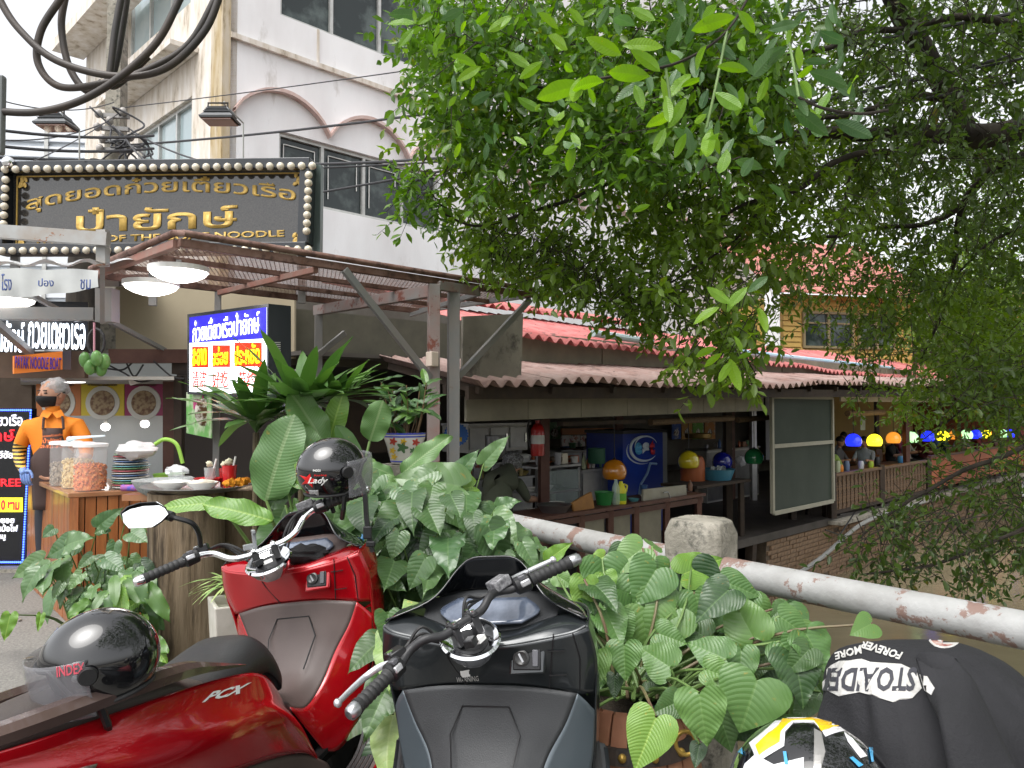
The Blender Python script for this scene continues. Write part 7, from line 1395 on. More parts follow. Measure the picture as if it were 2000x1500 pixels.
# ---- near hanging leaves, each a leaf of its own
NB = leafmat('near_bright_leaf', (0.12, 0.26, 0.018), (0.20, 0.36, 0.022), 2.0, .35, (0.20, 0.36, 0.04), ribs=14, vstr=.25, trans=.4)
ND = leafmat('near_dark_leaf', (0.05, 0.11, 0.04), (0.09, 0.18, 0.05), 2.0, .25, (0.12, 0.2, 0.08), ribs=16, vstr=.3, trans=.3)
nearL = [(1215,108,1150,75),(1210,70,1203,25),(1215,90,1290,80),(1270,150,1185,135),(1260,160,1205,185),(1290,140,1245,100),(1240,165,1255,200),(1140,165,1045,185),(1180,160,1110,160),(1135,150,1115,200),(1300,185,1310,240),(1200,130,1255,150),(1120,140,1100,125),(1150,170,1160,195),(1390,250,1375,315),(1405,260,1365,300),(1330,170,1365,150),(1340,190,1310,245),(1395,180,1450,215),(1330,220,1260,240),(1470,210,1495,225),(1400,130,1460,130),(1455,100,1440,70),(1530,175,1600,180),(1550,215,1610,250),(1630,235,1700,265),(1580,140,1650,160),(1570,120,1610,118),(1350,60,1420,30),(1280,40,1240,20),(1330,30,1300,90),(1240,50,1200,30),(1380,90,1350,130),(1300,100,1340,140),(1120,280,1110,330),(1100,275,1130,300),(1090,285,1060,300),(1310,395,1305,415),(1270,400,1240,410),(1105,250,1085,275),(1490,330,1440,310),(1500,360,1540,380),(1340,260,1320,300),(1300,250,1280,290),(1420,290,1410,340),(1470,150,1500,110),(1500,60,1560,40),(1440,20,1480,60),(1400,10,1370,40),(1540,90,1500,120),(1600,60,1650,90),(1190,10,1170,50),(1110,15,1140,45),(1050,25,1090,50),(1000,30,960,60),(960,20,930,50),(905,25,890,70),(870,60,850,95),(880,110,930,120),(940,130,900,150),(990,100,1030,130),(820,30,775,25),(815,45,760,40),(810,55,780,85),(840,25,830,5),(860,40,900,20),(1060,120,1020,150),(1070,70,1110,90),(960,180,920,200),(1010,190,1050,215),(1430,705,1405,740),(1440,700,1465,690),(1425,700,1440,750),(1410,690,1380,710),(1400,680,1360,690),(1450,690,1440,660),(1405,600,1360,620),(1420,610,1440,570),(1380,560,1420,590),(1500,540,1470,560),(1480,600,1500,640),(1460,560,1430,590)]
nb = 0; twn = []
def near(x0, y0, x1, y1, d, m_, ws=.85):
    base, tip = W(x0, y0, d), W(x1, y1, d + rnd.uniform(-.06, .06)); 
    f = (V3((0, 0, CAMZ))-base).normalized()*-rnd.choice((1, 1, -1)) + V3((rnd.uniform(-.6, .6), rnd.uniform(-.3, .3), rnd.uniform(-.3, .9)))
    put_leaf(tree, lm(FICUS, m_, 4, cup=.10, droop=.22, wave=.006, k=3), base, tip, ws, f)
for x0, y0, x1, y1 in nearL:
    k = 1.15 if math.hypot(x1-x0, y1-y0) < 55 else 1.05; d = 2.1 if 1050 < x0 < 1720 and y0 < 330 else 3.6
    near(x0, y0, x0+(x1-x0)*k, y0+(y1-y0)*k, d + rnd.uniform(-.1, .1), NB if rnd.random() < .8 and x0 < 1500 else ND); nb += 1
for (x, y) in spots([(1180, -10), (1620, -10), (1700, 200), (1560, 330), (1300, 330), (1250, 180)], 75, 12):
    a = rnd.uniform(.3, 2.8); L_ = rnd.uniform(32, 58); near(x, y, x - L_*math.cos(a)*.9, y + L_*math.sin(a), 2.3+rnd.uniform(-.2, .4), ND if rnd.random() < .72 else NB); nb += 1
for (x, y) in spots([(800, 0), (1180, 0), (1200, 250), (900, 300), (810, 180)], 70, 12):
    a = rnd.uniform(.3, 2.8); L_ = rnd.uniform(18, 34); near(x, y, x - L_*math.cos(a)*.9, y + L_*math.sin(a), 3.5+rnd.uniform(-.3, .3), NB if rnd.random() < .6 else ND); nb += 1
for pts in ([(1480, -40, 2.2), (1420, 60, 2.15), (1330, 120, 2.1), (1220, 145, 2.1), (1130, 160, 2.1)], [(1560, 190, 2.1), (1610, 212, 2.1), (1680, 222, 2.1), (1735, 215, 2.1)], [(1420, 60, 2.15), (1400, 160, 2.1), (1380, 250, 2.1)], [(1300, 130, 2.1), (1310, 200, 2.1)], [(1500, -40, 2.3), (1540, 80, 2.2), (1560, 190, 2.1)]):
    B().tube(bez([W(*p) for p in pts], 6), .004, 6).build('twig', STEMM if len(pts) < 4 else BARK, tree, smooth=True)
# ---- more trees beyond the canal on the right
for nm, cx, cy, cz, rx, rz, lab, seed in (('background_tree', 17, 24, 4.5, 4.2, 4.6, 'bushy tree far behind the overhanging branches at the right edge', 1), ('background_tree', 12.2, 17.5, 2.6, 2.6, 2.4, 'low spreading tree over the far end of the restaurant deck', 2)):
    T = thing(nm, lab, 'tree', (cx, cy, -.2)); B().tube([(cx, cy, -.3), (cx+.2, cy, cz*.5), (cx, cy, cz+1)], [.25, .2, .08], 8).build('trunk', BARK, T)
    for k in range(5): a = k*1.3; B().tube([(cx, cy, cz*.6), (cx+rx*.5*math.cos(a), cy+rx*.5*math.sin(a), cz), (cx+rx*.8*math.cos(a), cy+rx*.8*math.sin(a), cz+rz*.4)], [.1, .06, .02], 6).build('branch', BARK, T)
    n = 1500; u = norm(nrg.normal(0, 1, (n, 3))); r_ = nrg.uniform(.35, 1, n)**.5*(1+.25*np.sin(u[:, 0]*6+u[:, 2]*5)); P = np.array([cx, cy, cz+.8]) + u*r_[:, None]*np.array([rx, rx, rz])
    foliage('foliage', leaves(P, 9, .5, .17, .3, (0, 0, 0)), TL if seed == 2 else TLB, T, (.1, .9))
# ================================================================ inside the restaurant
def fo(o): return plane(rp(0, o), UD)
def rs(px, o): return (fo(o)(px, 800)-RP).dot(UD)
def bx(P, name, s0, s1, o0, o1, z0, z1, m_, **k): return B().slab([rp(s0, o0, z0), rp(s1, o0, z0), rp(s1, o1, z0), rp(s0, o1, z0)], ZD*(z1-z0)).build(name, m_, P, **k)
KN = mat('kitchen_white', (.5, .5, .48), .4, col2=(.4,.4,.38), scale=4); STD = mat('dull_steel', (.30,.31,.32), .35, metal=.7, col2=(.22,.22,.23), scale=4)
# long wooden work table along the canal edge
wt = thing('work_table', 'long dark red wooden work table at the canal edge of the kitchen', 'table', rp(rs(1160, .1), .1, FLZ))
t0, t1 = rs(1040, 0), rs(1365, 0)
bx(wt, 'table_top', t0, t1, -.10, .45, .29, .33, MAROON)
for s in (t0+.05, t0+.75, rs(1185, 0), rs(1235, 0), rs(1295, 0), t1-.1): B().beam(rp(s, -.04, FLZ), rp(s, -.04, .289), .07).build('leg', MAROON, wt)
for a, c in ((rs(1192, 0), rs(1230, 0)), (rs(1240, 0), rs(1290, 0)), (t0+.8, rs(1180, 0))): bx(wt, 'side_panel', a+.03, c-.03, -.02, .0, -.30, .24, BEIGE)
bx(wt, 'cross_rail', t0, t1, -.06, -.03, .20, .27, MAROON)
w2 = thing('wash_bench', 'dark bench carrying the blue basin right of the work table', 'table', rp(rs(1400, .3), .3, FLZ)); bx(w2, 'bench_top', t1+.1, rs(1480, 0)-.05, .1, .7, .36, .40, DARK)
for s in (t1+.15, rs(1470, 0)-.1): B().beam(rp(s, .15, FLZ), rp(s, .15, .359), .07).build('leg', DARK, w2)
def at(px, py, o): return fo(o)(px, py)
p = at(1082, 1002, .1); tag(B().lathe([(0,0),(.14,0),(.19,.08),(.20,.085),(.185,.08),(.13,.01),(0,.01)], 24, p*V3((1,1,0))+ZD*.331).build('steel_basin', STEEL, smooth=True), 'shallow steel basin at the left end of the work table', 'basin')
M_ = Matrix.Translation(at(1138, 987, .0)) @ Matrix.Rotation(PI/4, 4, 'Z') @ Matrix.Rotation(-.28, 4, 'Y')
tag(B().box((0, 0, 0), (.36, .04, .20)).xf(M_).build('cutting_board', mat('orange_wood', (.36,.17,.045), .6, col2=(.26,.12,.035), scale=6), bevel=.012), 'thick orange brown cutting board propped on the work table', 'board')
tag(B().lathe([(0,0),(.085,0),(.115,.15),(.12,.155),(.11,.15),(.08,.01),(0,.01)], 20, at(1180, 1000, .1)*V3((1,1,0))+ZD*.331).build('basket', mat('green_plastic', (.03,.20,.05), .4), smooth=True), 'green plastic basket beside the cutting board', 'basket')
yb = at(1213, 1000, .0)*V3((1,1,0))+ZD*.331
Y_ = thing('detergent_bottle', 'yellow detergent bottle with green label on the work table', 'bottle', yb)
B().lathe([(0,0),(.06,0),(.065,.02),(.065,.16),(.045,.22),(.025,.25),(.022,.27),(0,.275)], 20, yb, sy=.7).build('body', mat('yellow_plastic', (.62,.58,.02), .3), Y_, smooth=True); B().lathe([(.0655,.04),(.0665,.04),(.0665,.13),(.0655,.13)], 20, yb, sy=.7).build('label', mat('green_label', (.10,.33,.03), .4), Y_); B().tube([yb+V3((.03,0,.24)), yb+V3((.075,0,.22)), yb+V3((.065,0,.15))], .01, 6).build('handle', MC['yellow_plastic'], Y_)
gb = at(1203, 1003, .02)*V3((1,1,0))+ZD*.331
tag(B().lathe([(0,0),(.045,0),(.05,.03),(.047,.2),(.02,.27),(.02,.30),(0,.30)], 16, gb).build('water_bottle', mat('pet_plastic', (.6,.75,.65), .1, alpha=.4), smooth=True), 'clear plastic bottle with green cap left of the yellow bottle', 'bottle')
tag(B().lathe([(0,0),(.05,0),(.07,.035),(.065,.035),(.045,.01),(0,.01)], 20, at(1238, 995, .05)*V3((1,1,0))+ZD*.331).build('small_dish', mat('teal_dish', (.08,.25,.28), .4), smooth=True), 'small teal dish right of the yellow bottle', 'dish')
sp_ = thing('steel_sink', 'steel sink back plate with a curved tap on the work table', 'sink', at(1298, 990, .0)); f0 = fo(-.02)
B().slab([f0(1256, 996), f0(1342, 976), f0(1340, 947), f0(1257, 956)], VD*.03).build('back_plate', mat('sink_steel', (.33,.32,.27), .4, metal=.5, col2=(.26,.25,.2), scale=3), sp_); B().tube(bez([f0(1300, 990, -.02), f0(1308, 975, -.05), f0(1305, 962, -.05), f0(1296, 962, -.03)]), .010, 6).build('tap', STEEL, sp_)
# drinks fridge
fr0, fr1 = rs(1216, 1.3), rs(1294, 1.3); FR_ = thing('drinks_fridge', 'tall blue drinks fridge with white swirl lettering', 'fridge', rp((fr0+fr1)/2, 1.6, FLZ))
BLF = mat('fridge_blue', (.010,.045,.34), .3, coat=.4, col2=(.008,.02,.18), scale=1.2); fz1 = fo(1.3)(1255, 846).z
bx(FR_, 'body', fr0, fr1, 1.3, 2.0, FLZ, fz1, BLF); bx(FR_, 'top_cap', fr0-.05, fr1+.05, 1.25, 2.0, fz1+.001, fz1+.05, BLACK); bx(FR_, 'side_panel', fr1+.005, fr1+.5, 1.55, 2.0, FLZ, fz1-.02, mat('fridge_steel', (.25,.27,.30), .35, metal=.5, col2=(.18,.2,.24), scale=2))
ff = fo(1.295); WF = mat('swirl_white', (.62,.70,.78), .4)
for ch_, x0, x1, c_ in (('e', 1238, 1252, mat('est_cyan', (.10,.40,.70), .4)), ('s', 1253, 1266, WF), ('t', 1267, 1277, mat('est_red', (.55,.03,.05), .4))): ptext(ff, UD, ch_, c_, FR_, x0, 864 if ch_ != 't' else 860, x1, 888, bold=.06, off=.02, name='logo_letter')
for (cx, cy, rx, ry, a0, a1, w_) in ((1258, 876, 27, 24, 60, 330, .022), (1262, 872, 22, 20, 20, 200, .012), (1254, 880, 30, 26, 150, 300, .010)):
    pts = [ff(cx+rx*math.cos(R(a)), cy-ry*math.sin(R(a)), -.004) for a in range(a0, a1, 8)]; B().tube(pts, [w_*(.15+math.sin(PI*i/(len(pts)-1))) for i in range(len(pts))], 6).build('logo_swirl', WF, FR_)
B().tube([ff(1246, 975, -.01), ff(1252, 945, -.01), ff(1264, 925, -.01), ff(1270, 905, -.01), ff(1282, 906, -.01)], .02, 6).build('bottle_print', mat('print_pale_blue', (.3,.45,.7), .4, alpha=.8), FR_)
# orange cooler, blue basin, glasses
tag(B().lathe([(0,0),(.17,0),(.18,.03),(.18,.38),(.15,.45),(.08,.48),(0,.49)], 24, rp(rs(1352, .6), .6, .30)).build('drink_cooler', mat('orange_cooler', (.40,.10,.02), .5, col2=(.32,.08,.02), scale=3), smooth=True), 'big orange round drink cooler right of the fridge', 'cooler')
bn = rp(rs(1400, .4), .4, .401); tag(B().lathe([(0,0),(.20,0),(.26,.16),(.275,.165),(.255,.16),(.19,.012),(0,.012)], 28, bn).build('wash_basin', mat('light_blue_plastic', (.06,.22,.33), .4), smooth=True), 'light blue plastic wash basin full of glasses on the bench', 'basin')
for i, (x, y) in enumerate(((-.1,.0), (.0,-.05), (.1,.03), (.03,.1))): tag(B().lathe([(0,0),(.03,0),(.038,.11),(.034,.11),(.026,.008),(0,.008)], 12, bn+V3((x,y,.10)), mat=Euler((.3*i,.4-.3*i,0)).to_matrix()).build('drinking_glass', mat('wet_glass', (.65,.7,.72), .05, alpha=.5), smooth=True), ['drinking glass at the left of the blue wash basin','drinking glass at the front of the blue wash basin','drinking glass at the right of the blue wash basin','drinking glass at the back of the blue wash basin'][i], 'glass', 'glasses in the wash basin')
# glass display case, steel cupboards, racks
gc = thing('display_case', 'glass fronted steel display case on the kitchen counter behind the worker', 'display case', rp(rs(1085, .9), .9, .3)); a, c = rs(1048, .8), rs(1130, .8)
for s in (a, c):
    for o in (.8, 1.3): B().beam(rp(s, o, .15), rp(s, o, .72), .03).build('frame_post', STD, gc)
for z in (.15, .42, .74): bx(gc, 'shelf', a-.02, c+.02, .78, 1.32, z, z+.025, STD)
bx(gc, 'pane', a+.02, c-.02, .79, .795, .18, .70, mat('case_glass', (.5,.6,.6), .05, alpha=.25)); 
for i in range(6): tag(B().lathe(bowlp(.07, .05), 16, rp(a+.12+.16*(i % 4), 1.0, .446 if i < 4 else .178)).build('bowl', STD if i % 2 else CER, smooth=True), f'{"steel" if i % 2 else "white"} bowl on the {"middle" if i < 4 else "lower"} shelf of the glass display case', 'bowl', 'bowls in the display case')
def cabinet(lab, px0, px1, o0, o1, z0, z1, m_, nd, legs=True):
    a, c = rs(px0, o0), rs(px1, o0); P = thing('cabinet', lab, 'cabinet', rp((a+c)/2, o0, FLZ)); bx(P, 'carcass', a, c, o0, o1, z0, z1, m_); bx(P, 'worktop', a-.03, c+.03, o0-.04, o1, z1+.001, z1+.03, STD)
    for i in range(nd): u, v = a+(c-a)*i/nd+.02, a+(c-a)*(i+1)/nd-.02; bx(P, 'door', u, v, o0-.016, o0-.001, z0+.04, z1-.03, STD); B().beam(rp(v-.04, o0-.03, (z0+z1)/2-.06), rp(v-.04, o0-.03, (z0+z1)/2+.06), .012).build('handle', CHROME, P)
    return P
cabinet('stainless wall cupboard with sliding doors at the left of the kitchen', 914, 1030, 1.6, 2.1, .92, 1.26, KN, 3)
cabinet('low steel cabinet under the racks behind the worker', 905, 1040, 1.5, 2.1, FLZ, .55, STD, 3)
cabinet('steel counter with glass jars left of the blue fridge', 1135, 1212, 1.6, 2.1, FLZ, .55, STD, 2)
cabinet('steel counter at the back right of the fridge', 1380, 1480, 2.6, 3.1, FLZ, .60, KN, 2)
cabinet('white food counter at the back under the bright window', 1095, 1210, 3.2, 3.8, FLZ, .72, KN, 3)
bw = thing('kitchen_window', 'bright serving window with white tiles at the back of the kitchen', 'window', rp(rs(1150, 4.6), 4.6, .7)); f4 = fo(4.55)
for k in range(6): x0 = 1098+18*k; B().slab([f4(x0, 885), f4(x0+17, 884), f4(x0+17, 850), f4(x0, 851)], VD*.04).build('tile_panel', mat('white_tile_red', (.55,.52,.50), .3, col2=(.35,.12,.10), scale=9, lo=.56, hi=.6), bw)
B().slab([f4(1098, 849), f4(1206, 848), f4(1206, 836), f4(1098, 837)], VD*.04).build('header_sign', mat('orange_header', (.45,.16,.04), .5), bw)
for i, (x0, x1, c_, lab) in enumerate(((1313, 1330, (.05,.12,.45), 'blue and white'), (1332, 1352, (.55,.28,.05), 'orange'), (1354, 1374, (.15,.40,.06), 'green'), (1377, 1397, (.60,.25,.06), 'amber'), (1072, 1095, (.10,.22,.10), 'dark green'))):
    f5 = fo(5.2); o = thing('food_poster', f'small {lab} food poster on the back wall of the kitchen', 'poster', f5(x0, 860)); B().slab([f5(x0, 858), f5(x1, 857), f5(x1, 824), f5(x0, 825)], VD*.02).build('sheet', mat('foodposter%d' % i, c_, .5, col2=(.55,.5,.42), scale=6, lo=.5, hi=.6), o)
    cc = f5((x0+x1)/2, 845, -.02); B().ball(cc, (.12,.02,.09), 12, 6, mat=Matrix.Rotation(PI/4, 3, 'Z')).build('bowl_print', MC['noodle_print'], o, smooth=True)
# round star edged badge sign
f6 = fo(.9); cc = (892, 849); rd = thing('star_badge_sign', 'round blue and yellow star edged badge sign behind the canopy post', 'sign', f6(892, 870))
st_ = [f6(cc[0]+(24 if i % 2 else 21)*math.cos(2*PI*i/44), cc[1]+(23 if i % 2 else 20)*math.sin(2*PI*i/44)) for i in range(44)]; B().slab(st_, VD*.02).build('disc', mat('badge_blue', (.02,.12,.45), .4), rd)
B().slab([f6(x, y, -.004) for x, y in ((880, 832), (896, 830), (896, 866), (882, 868))], VD*.003).build('print', mat('badge_white', (.65,.66,.66), .5), rd); ptext(f6, UD, '!!', mat('badge_red', (.6,.03,.02), .5), rd, 888, 842, 897, 854, bold=.04, off=.008); B().slab([f6(x, y, -.004) for x, y in ((884, 856), (902, 854), (902, 862), (884, 864))], VD*.003).build('print', mat('badge_yellow', (.7,.5,.03), .5), rd)
# fire extinguisher
fe = at(1050, 890, .5); FE = thing('fire_extinguisher', 'red fire extinguisher hanging on the maroon post', 'extinguisher', fe)
B().lathe([(0,0),(.075,0),(.08,.02),(.08,.30),(.055,.36),(.025,.38),(.025,.41),(0,.41)], 20, fe).build('cylinder', mat('extinguisher_red', (.35,.012,.01), .3, coat=.5), FE, smooth=True); B().lathe([(.081,.14),(.082,.14),(.082,.24),(.081,.24)], 20, fe).build('label', KN, FE)
B().tube(bez([fe+V3((.0,0,.41)), fe+V3((-.08,-.02,.43)), fe+V3((-.12,-.03,.3)), fe+V3((-.09,-.03,.1))]), .012, 6).build('hose', RUBBER, FE); B().box(fe+V3((0,0,.44)), (.12,.03,.04)).build('handle', BLACK, FE)
# utensils: pots, trays, jars
def pot(px, py, o, r_, h_, m_, lab, name='cooking_pot', cat='pot'): return tag(B().lathe([(0,0),(r_*.92,0),(r_,.02),(r_,h_),(r_*1.05,h_+.005),(r_*.95,h_),(r_*.9,.02),(0,.02)], 20, at(px, py, o)).build(name, m_, smooth=True), lab, cat)
pot(968, 893, 1.2, .13, .26, STD, 'tall steel stock pot behind the worker'); pot(1085, 902, .95, .09, .06, mat('clay_dark', (.10,.07,.05), .7), 'small dark clay pot on top of the display case'); pot(1165, 905, 1.5, .13, .22, mat('green_pail', (.03,.12,.07), .5), 'dark green pail on the counter behind the display case', 'pail', 'pail')
pot(1364, 856, 3.0, .28, .10, mat('brass_bowl', (.30,.20,.06), .4, metal=.5), 'wide brass bowl at the back right of the fridge', 'brass_bowl', 'bowl'); pot(1120, 878, 3.3, .24, .03, BRN2, 'flat brown tray of food on the back counter', 'tray', 'tray'); pot(1185, 878, 3.3, .22, .05, CER, 'white enamel tray on the back counter', 'tray', 'tray')
tag(crumple(at(1010, 895, 1.3), (.18,.1,.07), seed=21).build('plastic_bag', BAG, smooth=True), 'white plastic bag on the steel cabinet behind the worker', 'bag'); tag(crumple(at(1448, 900, 2.2), (.12,.08,.1), seed=23).build('plastic_bag', BAG, smooth=True), 'white plastic bag at the back right of the wash bench', 'bag')
for i, (px, c_, lab) in enumerate(((925, (.5,.5,.5), 'white'), (933, (.3,.02,.02), 'red'), (941, (.35,.3,.1), 'mustard'), (1003, (.5,.5,.5), 'second white'), (1140, (.45,.5,.3), 'pale green'), (1150, (.4,.1,.05), 'brown red'), (1158, (.6,.6,.58), 'milky'))):
    pb = rp(rs(px, 1.7), 1.7, .582); tag(B().lathe([(0,0),(.03,0),(.033,.12),(.015,.17),(.015,.2),(0,.2)], 12, pb).build('sauce_bottle', mat('sauce%d' % i, c_, .3), smooth=True), f'{lab} sauce bottle on the kitchen counter', 'bottle')
tag(B().slab([rp(rs(1100, .2), .2, 1.28), rp(rs(1262, .2), .2, 1.29), rp(rs(1262, .2), .3, 1.29), rp(rs(1100, .2), .3, 1.28)], ZD*.05).build('rolled_blind', DARK), 'dark rolled blind under the fascia over the fridge', 'blind')
for a_, c_, o in ((1270, 1430, .25), (1440, 1500, .3)):
    tag(B().tube([rp(rs(a_, o), o, 1.30), rp(rs(c_, o), o, 1.33)], .045, 10).build('rolled_blind', mat('bamboo_blind', (.14,.09,.045), .8, col2=(.07,.045,.025), scale=30)), f'rolled bamboo blind {"over the basin" if a_ < 1400 else "left of the green framed screen"}', 'blind')
tag(B().tube([rp(rs(1655, .4), .4, 1.37), rp(rs(1725, .4), .4, 1.39)], .06, 10).build('rolled_blind', mat('tan_blind', (.30,.19,.09), .8, col2=(.2,.13,.06), scale=30)), 'tan rolled bamboo blind over the dining deck', 'blind')
# glossy round pendant lamps
def lamp(px, py, d_or_o, r_, c_, lit, lab, grp):
    p = fo(d_or_o)(px, py); P = thing('pendant_lamp', lab, 'lamp', p, grp)
    m_ = mat(('lit_' if lit else 'gloss_')+'%.2f_%.2f_%.2f' % c_, c_, .12, coat=1, emit=lit) 
    prof = [(r_*.80, -r_*.60), (r_*.87, -r_*.5), (r_*.97, -r_*.25), (r_, 0), (r_*.94, r_*.34), (r_*.81, r_*.58), (r_*.64, r_*.77), (r_*.42, r_*.91), (r_*.2, r_*.98), (0, r_)]
    B().lathe(prof, 28, p).build('shade', m_, P, smooth=True, angle=80)
    if lit: B().ball(p - ZD*r_*.2, r_*.4, 10, 6).build('bulb', LAMP, P)
    B().tube([p + ZD*r_, V3((p.x, p.y, 1.95))], .006, 5).build('cord', BLACK, P); B().lathe([(.012, r_-.004), (.022, r_+.004), (.01, r_+.022)], 10, p).build('cap', BLACK, P)
cO, cY, cB_, cG = (.55,.20,.015), (.62,.50,.02), (.008,.012,.22), (.03,.28,.10)
for px, py, o, c_, n_ in ((1200, 921, .25, cO, 'amber'), (1345, 901, .45, cY, 'yellow'), (1411, 902, .45, cB_, 'dark blue'), (1473, 894, .4, cG, 'green')): lamp(px, py, o, .155, c_, 0, f'unlit glossy {n_} dome lamp hanging over the kitchen table', 'unlit dome lamps over the kitchen')
lc = [((.01,.02,.75), 1.2, 'blue'), ((.95,.75,.02), 1.4, 'yellow'), ((.75,.27,.03), .55, 'orange'), ((.40,.75,.35), .9, 'pale green')]
for i in range(14):
    px = [1667, 1708, 1745, 1780, 1812, 1842, 1866, 1888, 1906, 1924, 1941, 1957, 1972, 1986][i]; c_, e, n_ = lc[i % 4]; py = [862, 862, 857, 856, 854, 853, 851, 850, 850, 849, 849, 848, 848, 848][i]
    o = .35
    p = fo(o)(px, py); lamp(px, py, o, .155, c_, e, f'lit {n_} dome lamp, number {i+1} from the left in the row above the diners' if False else f'lit {n_} dome lamp {["at the near end of the row over the deck", "second from the near end of the deck row", "third from the near end of the deck row", "fourth from the near end, by the first leaves", "first blue one among the leaves", "first yellow one among the leaves", "first orange one among the leaves", "first pale green one among the leaves"][i] if i < 8 else "far along the row behind the leaves"}', 'lit dome lamps over the dining deck')
# deck: tables, cups, far signs
dt = thing('deck_table', 'long dark table along the carved balustrade with drinks on it', 'table', rp(8.9, .45, FLZ)); a, c = b0, 13.0
bx(dt, 'table_top', a, c, .15, .75, .22, .26, MAROON)
for s in (a+.1, (a+c)/2, c-.1): B().beam(rp(s, .45, FLZ), rp(s, .45, .219), .07).build('leg', DARK, dt)
for i, (px, c_, h_, lab) in enumerate(((1640, (.75,.25,.03), .14, 'bright orange drink cup'), (1652, (.15,.2,.3), .2, 'dark soda bottle'), (1634, (.5,.55,.35), .22, 'pale sauce bottle'), (1699, (.45,.6,.05), .13, 'lime green drink cup'), (1680, (.65,.65,.62), .16, 'white napkin holder'), (1757, (.05,.25,.55), .16, 'blue plastic box'), (1712, (.03,.03,.03), .2, 'black thermos'), (1765, (.6,.6,.6), .2, 'white pitcher'), (1622, (.6,.3,.1), .1, 'brown bowl'))):
    p = rp(rs(px, .3), .3, .261); tag(B().lathe([(0,0),(.05,0),(.06,h_*.6),(.045,h_),(0,h_)], 14, p).build(lab.replace(' ', '_'), mat('deckitem%d' % i, c_, .3), smooth=True), lab + ' on the deck table by the balustrade', lab.split()[-1])
f7 = fo(4.5); bl2 = thing('blue_banner', 'large blue advertising banner at the back of the dining deck', 'banner', f7(1770, 860))
B().slab([f7(1742, 862), f7(1830, 858), f7(1830, 812), f7(1742, 812)], VD*.03).build('sheet', mat('banner_blue', (.015,.12,.42), .5, col2=(.10,.25,.50), scale=2), bl2); B().slab([f7(1765, 828, -.01), f7(1790, 828, -.01), f7(1790, 820, -.01), f7(1765, 820, -.01)], VD*.005).build('print', KN, bl2)
tag(B().slab([f7(1608, 852), f7(1628, 851), f7(1628, 806), f7(1608, 806)], VD*.05).build('white_board', KN), 'bright white board at the back left of the dining deck', 'board')
tag(B().slab([fo(1.0)(1681, 840), fo(1.0)(1690, 840), fo(1.0)(1690, 812), fo(1.0)(1681, 812)], VD*.01).build('paper_sheet', mat('greenish_paper', (.40,.45,.36), .6)), 'pale paper sheet hanging under the tan blind', 'paper')

# ---- clutter on the shelves and counters, too small and alike to tell apart one by one
rk = random.Random(3)
def clutter(n, px0, px1, o, z, grp, lab, kinds):
    for i in range(n):
        s = rs(px0+(px1-px0)*(i+rk.uniform(.2, .8))/n, o); p = rp(s, o+rk.uniform(-.12, .12), z); kd_ = kinds[i % len(kinds)]; c = rk.choice([(.5,.5,.48), (.45,.12,.04), (.1,.25,.12), (.05,.12,.3), (.5,.4,.15), (.3,.3,.32), (.2,.1,.06), (.55,.5,.4)]); m_ = mat('clutter_%.2f_%.2f_%.2f' % c, c, .35)
        r_, h_ = rk.uniform(.03, .06), rk.uniform(.08, .20)
        if kd_ == 'bottle': b = B().lathe([(0,0),(r_*.6,0),(r_*.65,h_*.65),(r_*.25,h_*.85),(r_*.25,h_),(0,h_)], 10, p)
        elif kd_ == 'bowl': b = B().lathe(bowlp(r_*1.7, h_*.4), 14, p)
        elif kd_ == 'tub': b = B().lathe([(0,0),(r_,0),(r_*1.15,h_*.7),(r_*1.2,h_*.7),(r_*1.2,h_*.8),(0,h_*.82)], 14, p)
        else: b = B().box(p+ZD*h_*.35, (r_*2.5, r_*2, h_*.7), rk.uniform(-.3, .3)+PI/4)
        tag(b.build(kd_, m_, smooth=kd_ != 'carton'), f'small {kd_} {lab}', kd_, grp)
bx(gc, 'back_shelf', rs(912, 1.9), rs(1040, 1.9), 1.7, 2.0, .74, .765, STD)
clutter(13, 912, 1040, 1.8, .766, 'things on the shelf under the wall cupboard', 'on the shelf under the stainless wall cupboard', ['bottle', 'tub', 'bowl', 'carton'])
clutter(10, 905, 1040, 1.6, .585, 'things on the low steel cabinet', 'on the low steel cabinet behind the worker', ['bowl', 'tub', 'carton', 'bottle'])
clutter(9, 1135, 1212, 1.8, .585, 'things on the counter left of the fridge', 'on the steel counter left of the fridge', ['bottle', 'bowl', 'tub'])
clutter(12, 1098, 1208, 3.5, .755, 'things on the back food counter', 'on the white food counter at the back', ['bowl', 'tub', 'bottle', 'carton'])
clutter(10, 1380, 1478, 2.8, .635, 'things on the counter at the back right', 'on the steel counter at the back right of the fridge', ['tub', 'bottle', 'carton', 'bowl'])
clutter(7, 1052, 1126, 1.0, .768, 'things on top of the display case', 'on top of the glass display case', ['carton', 'bowl', 'tub'])
clutter(6, 1080, 1350, .25, .331, 'things on the work table', 'on the dark red work table', ['bowl', 'tub', 'bottle'])
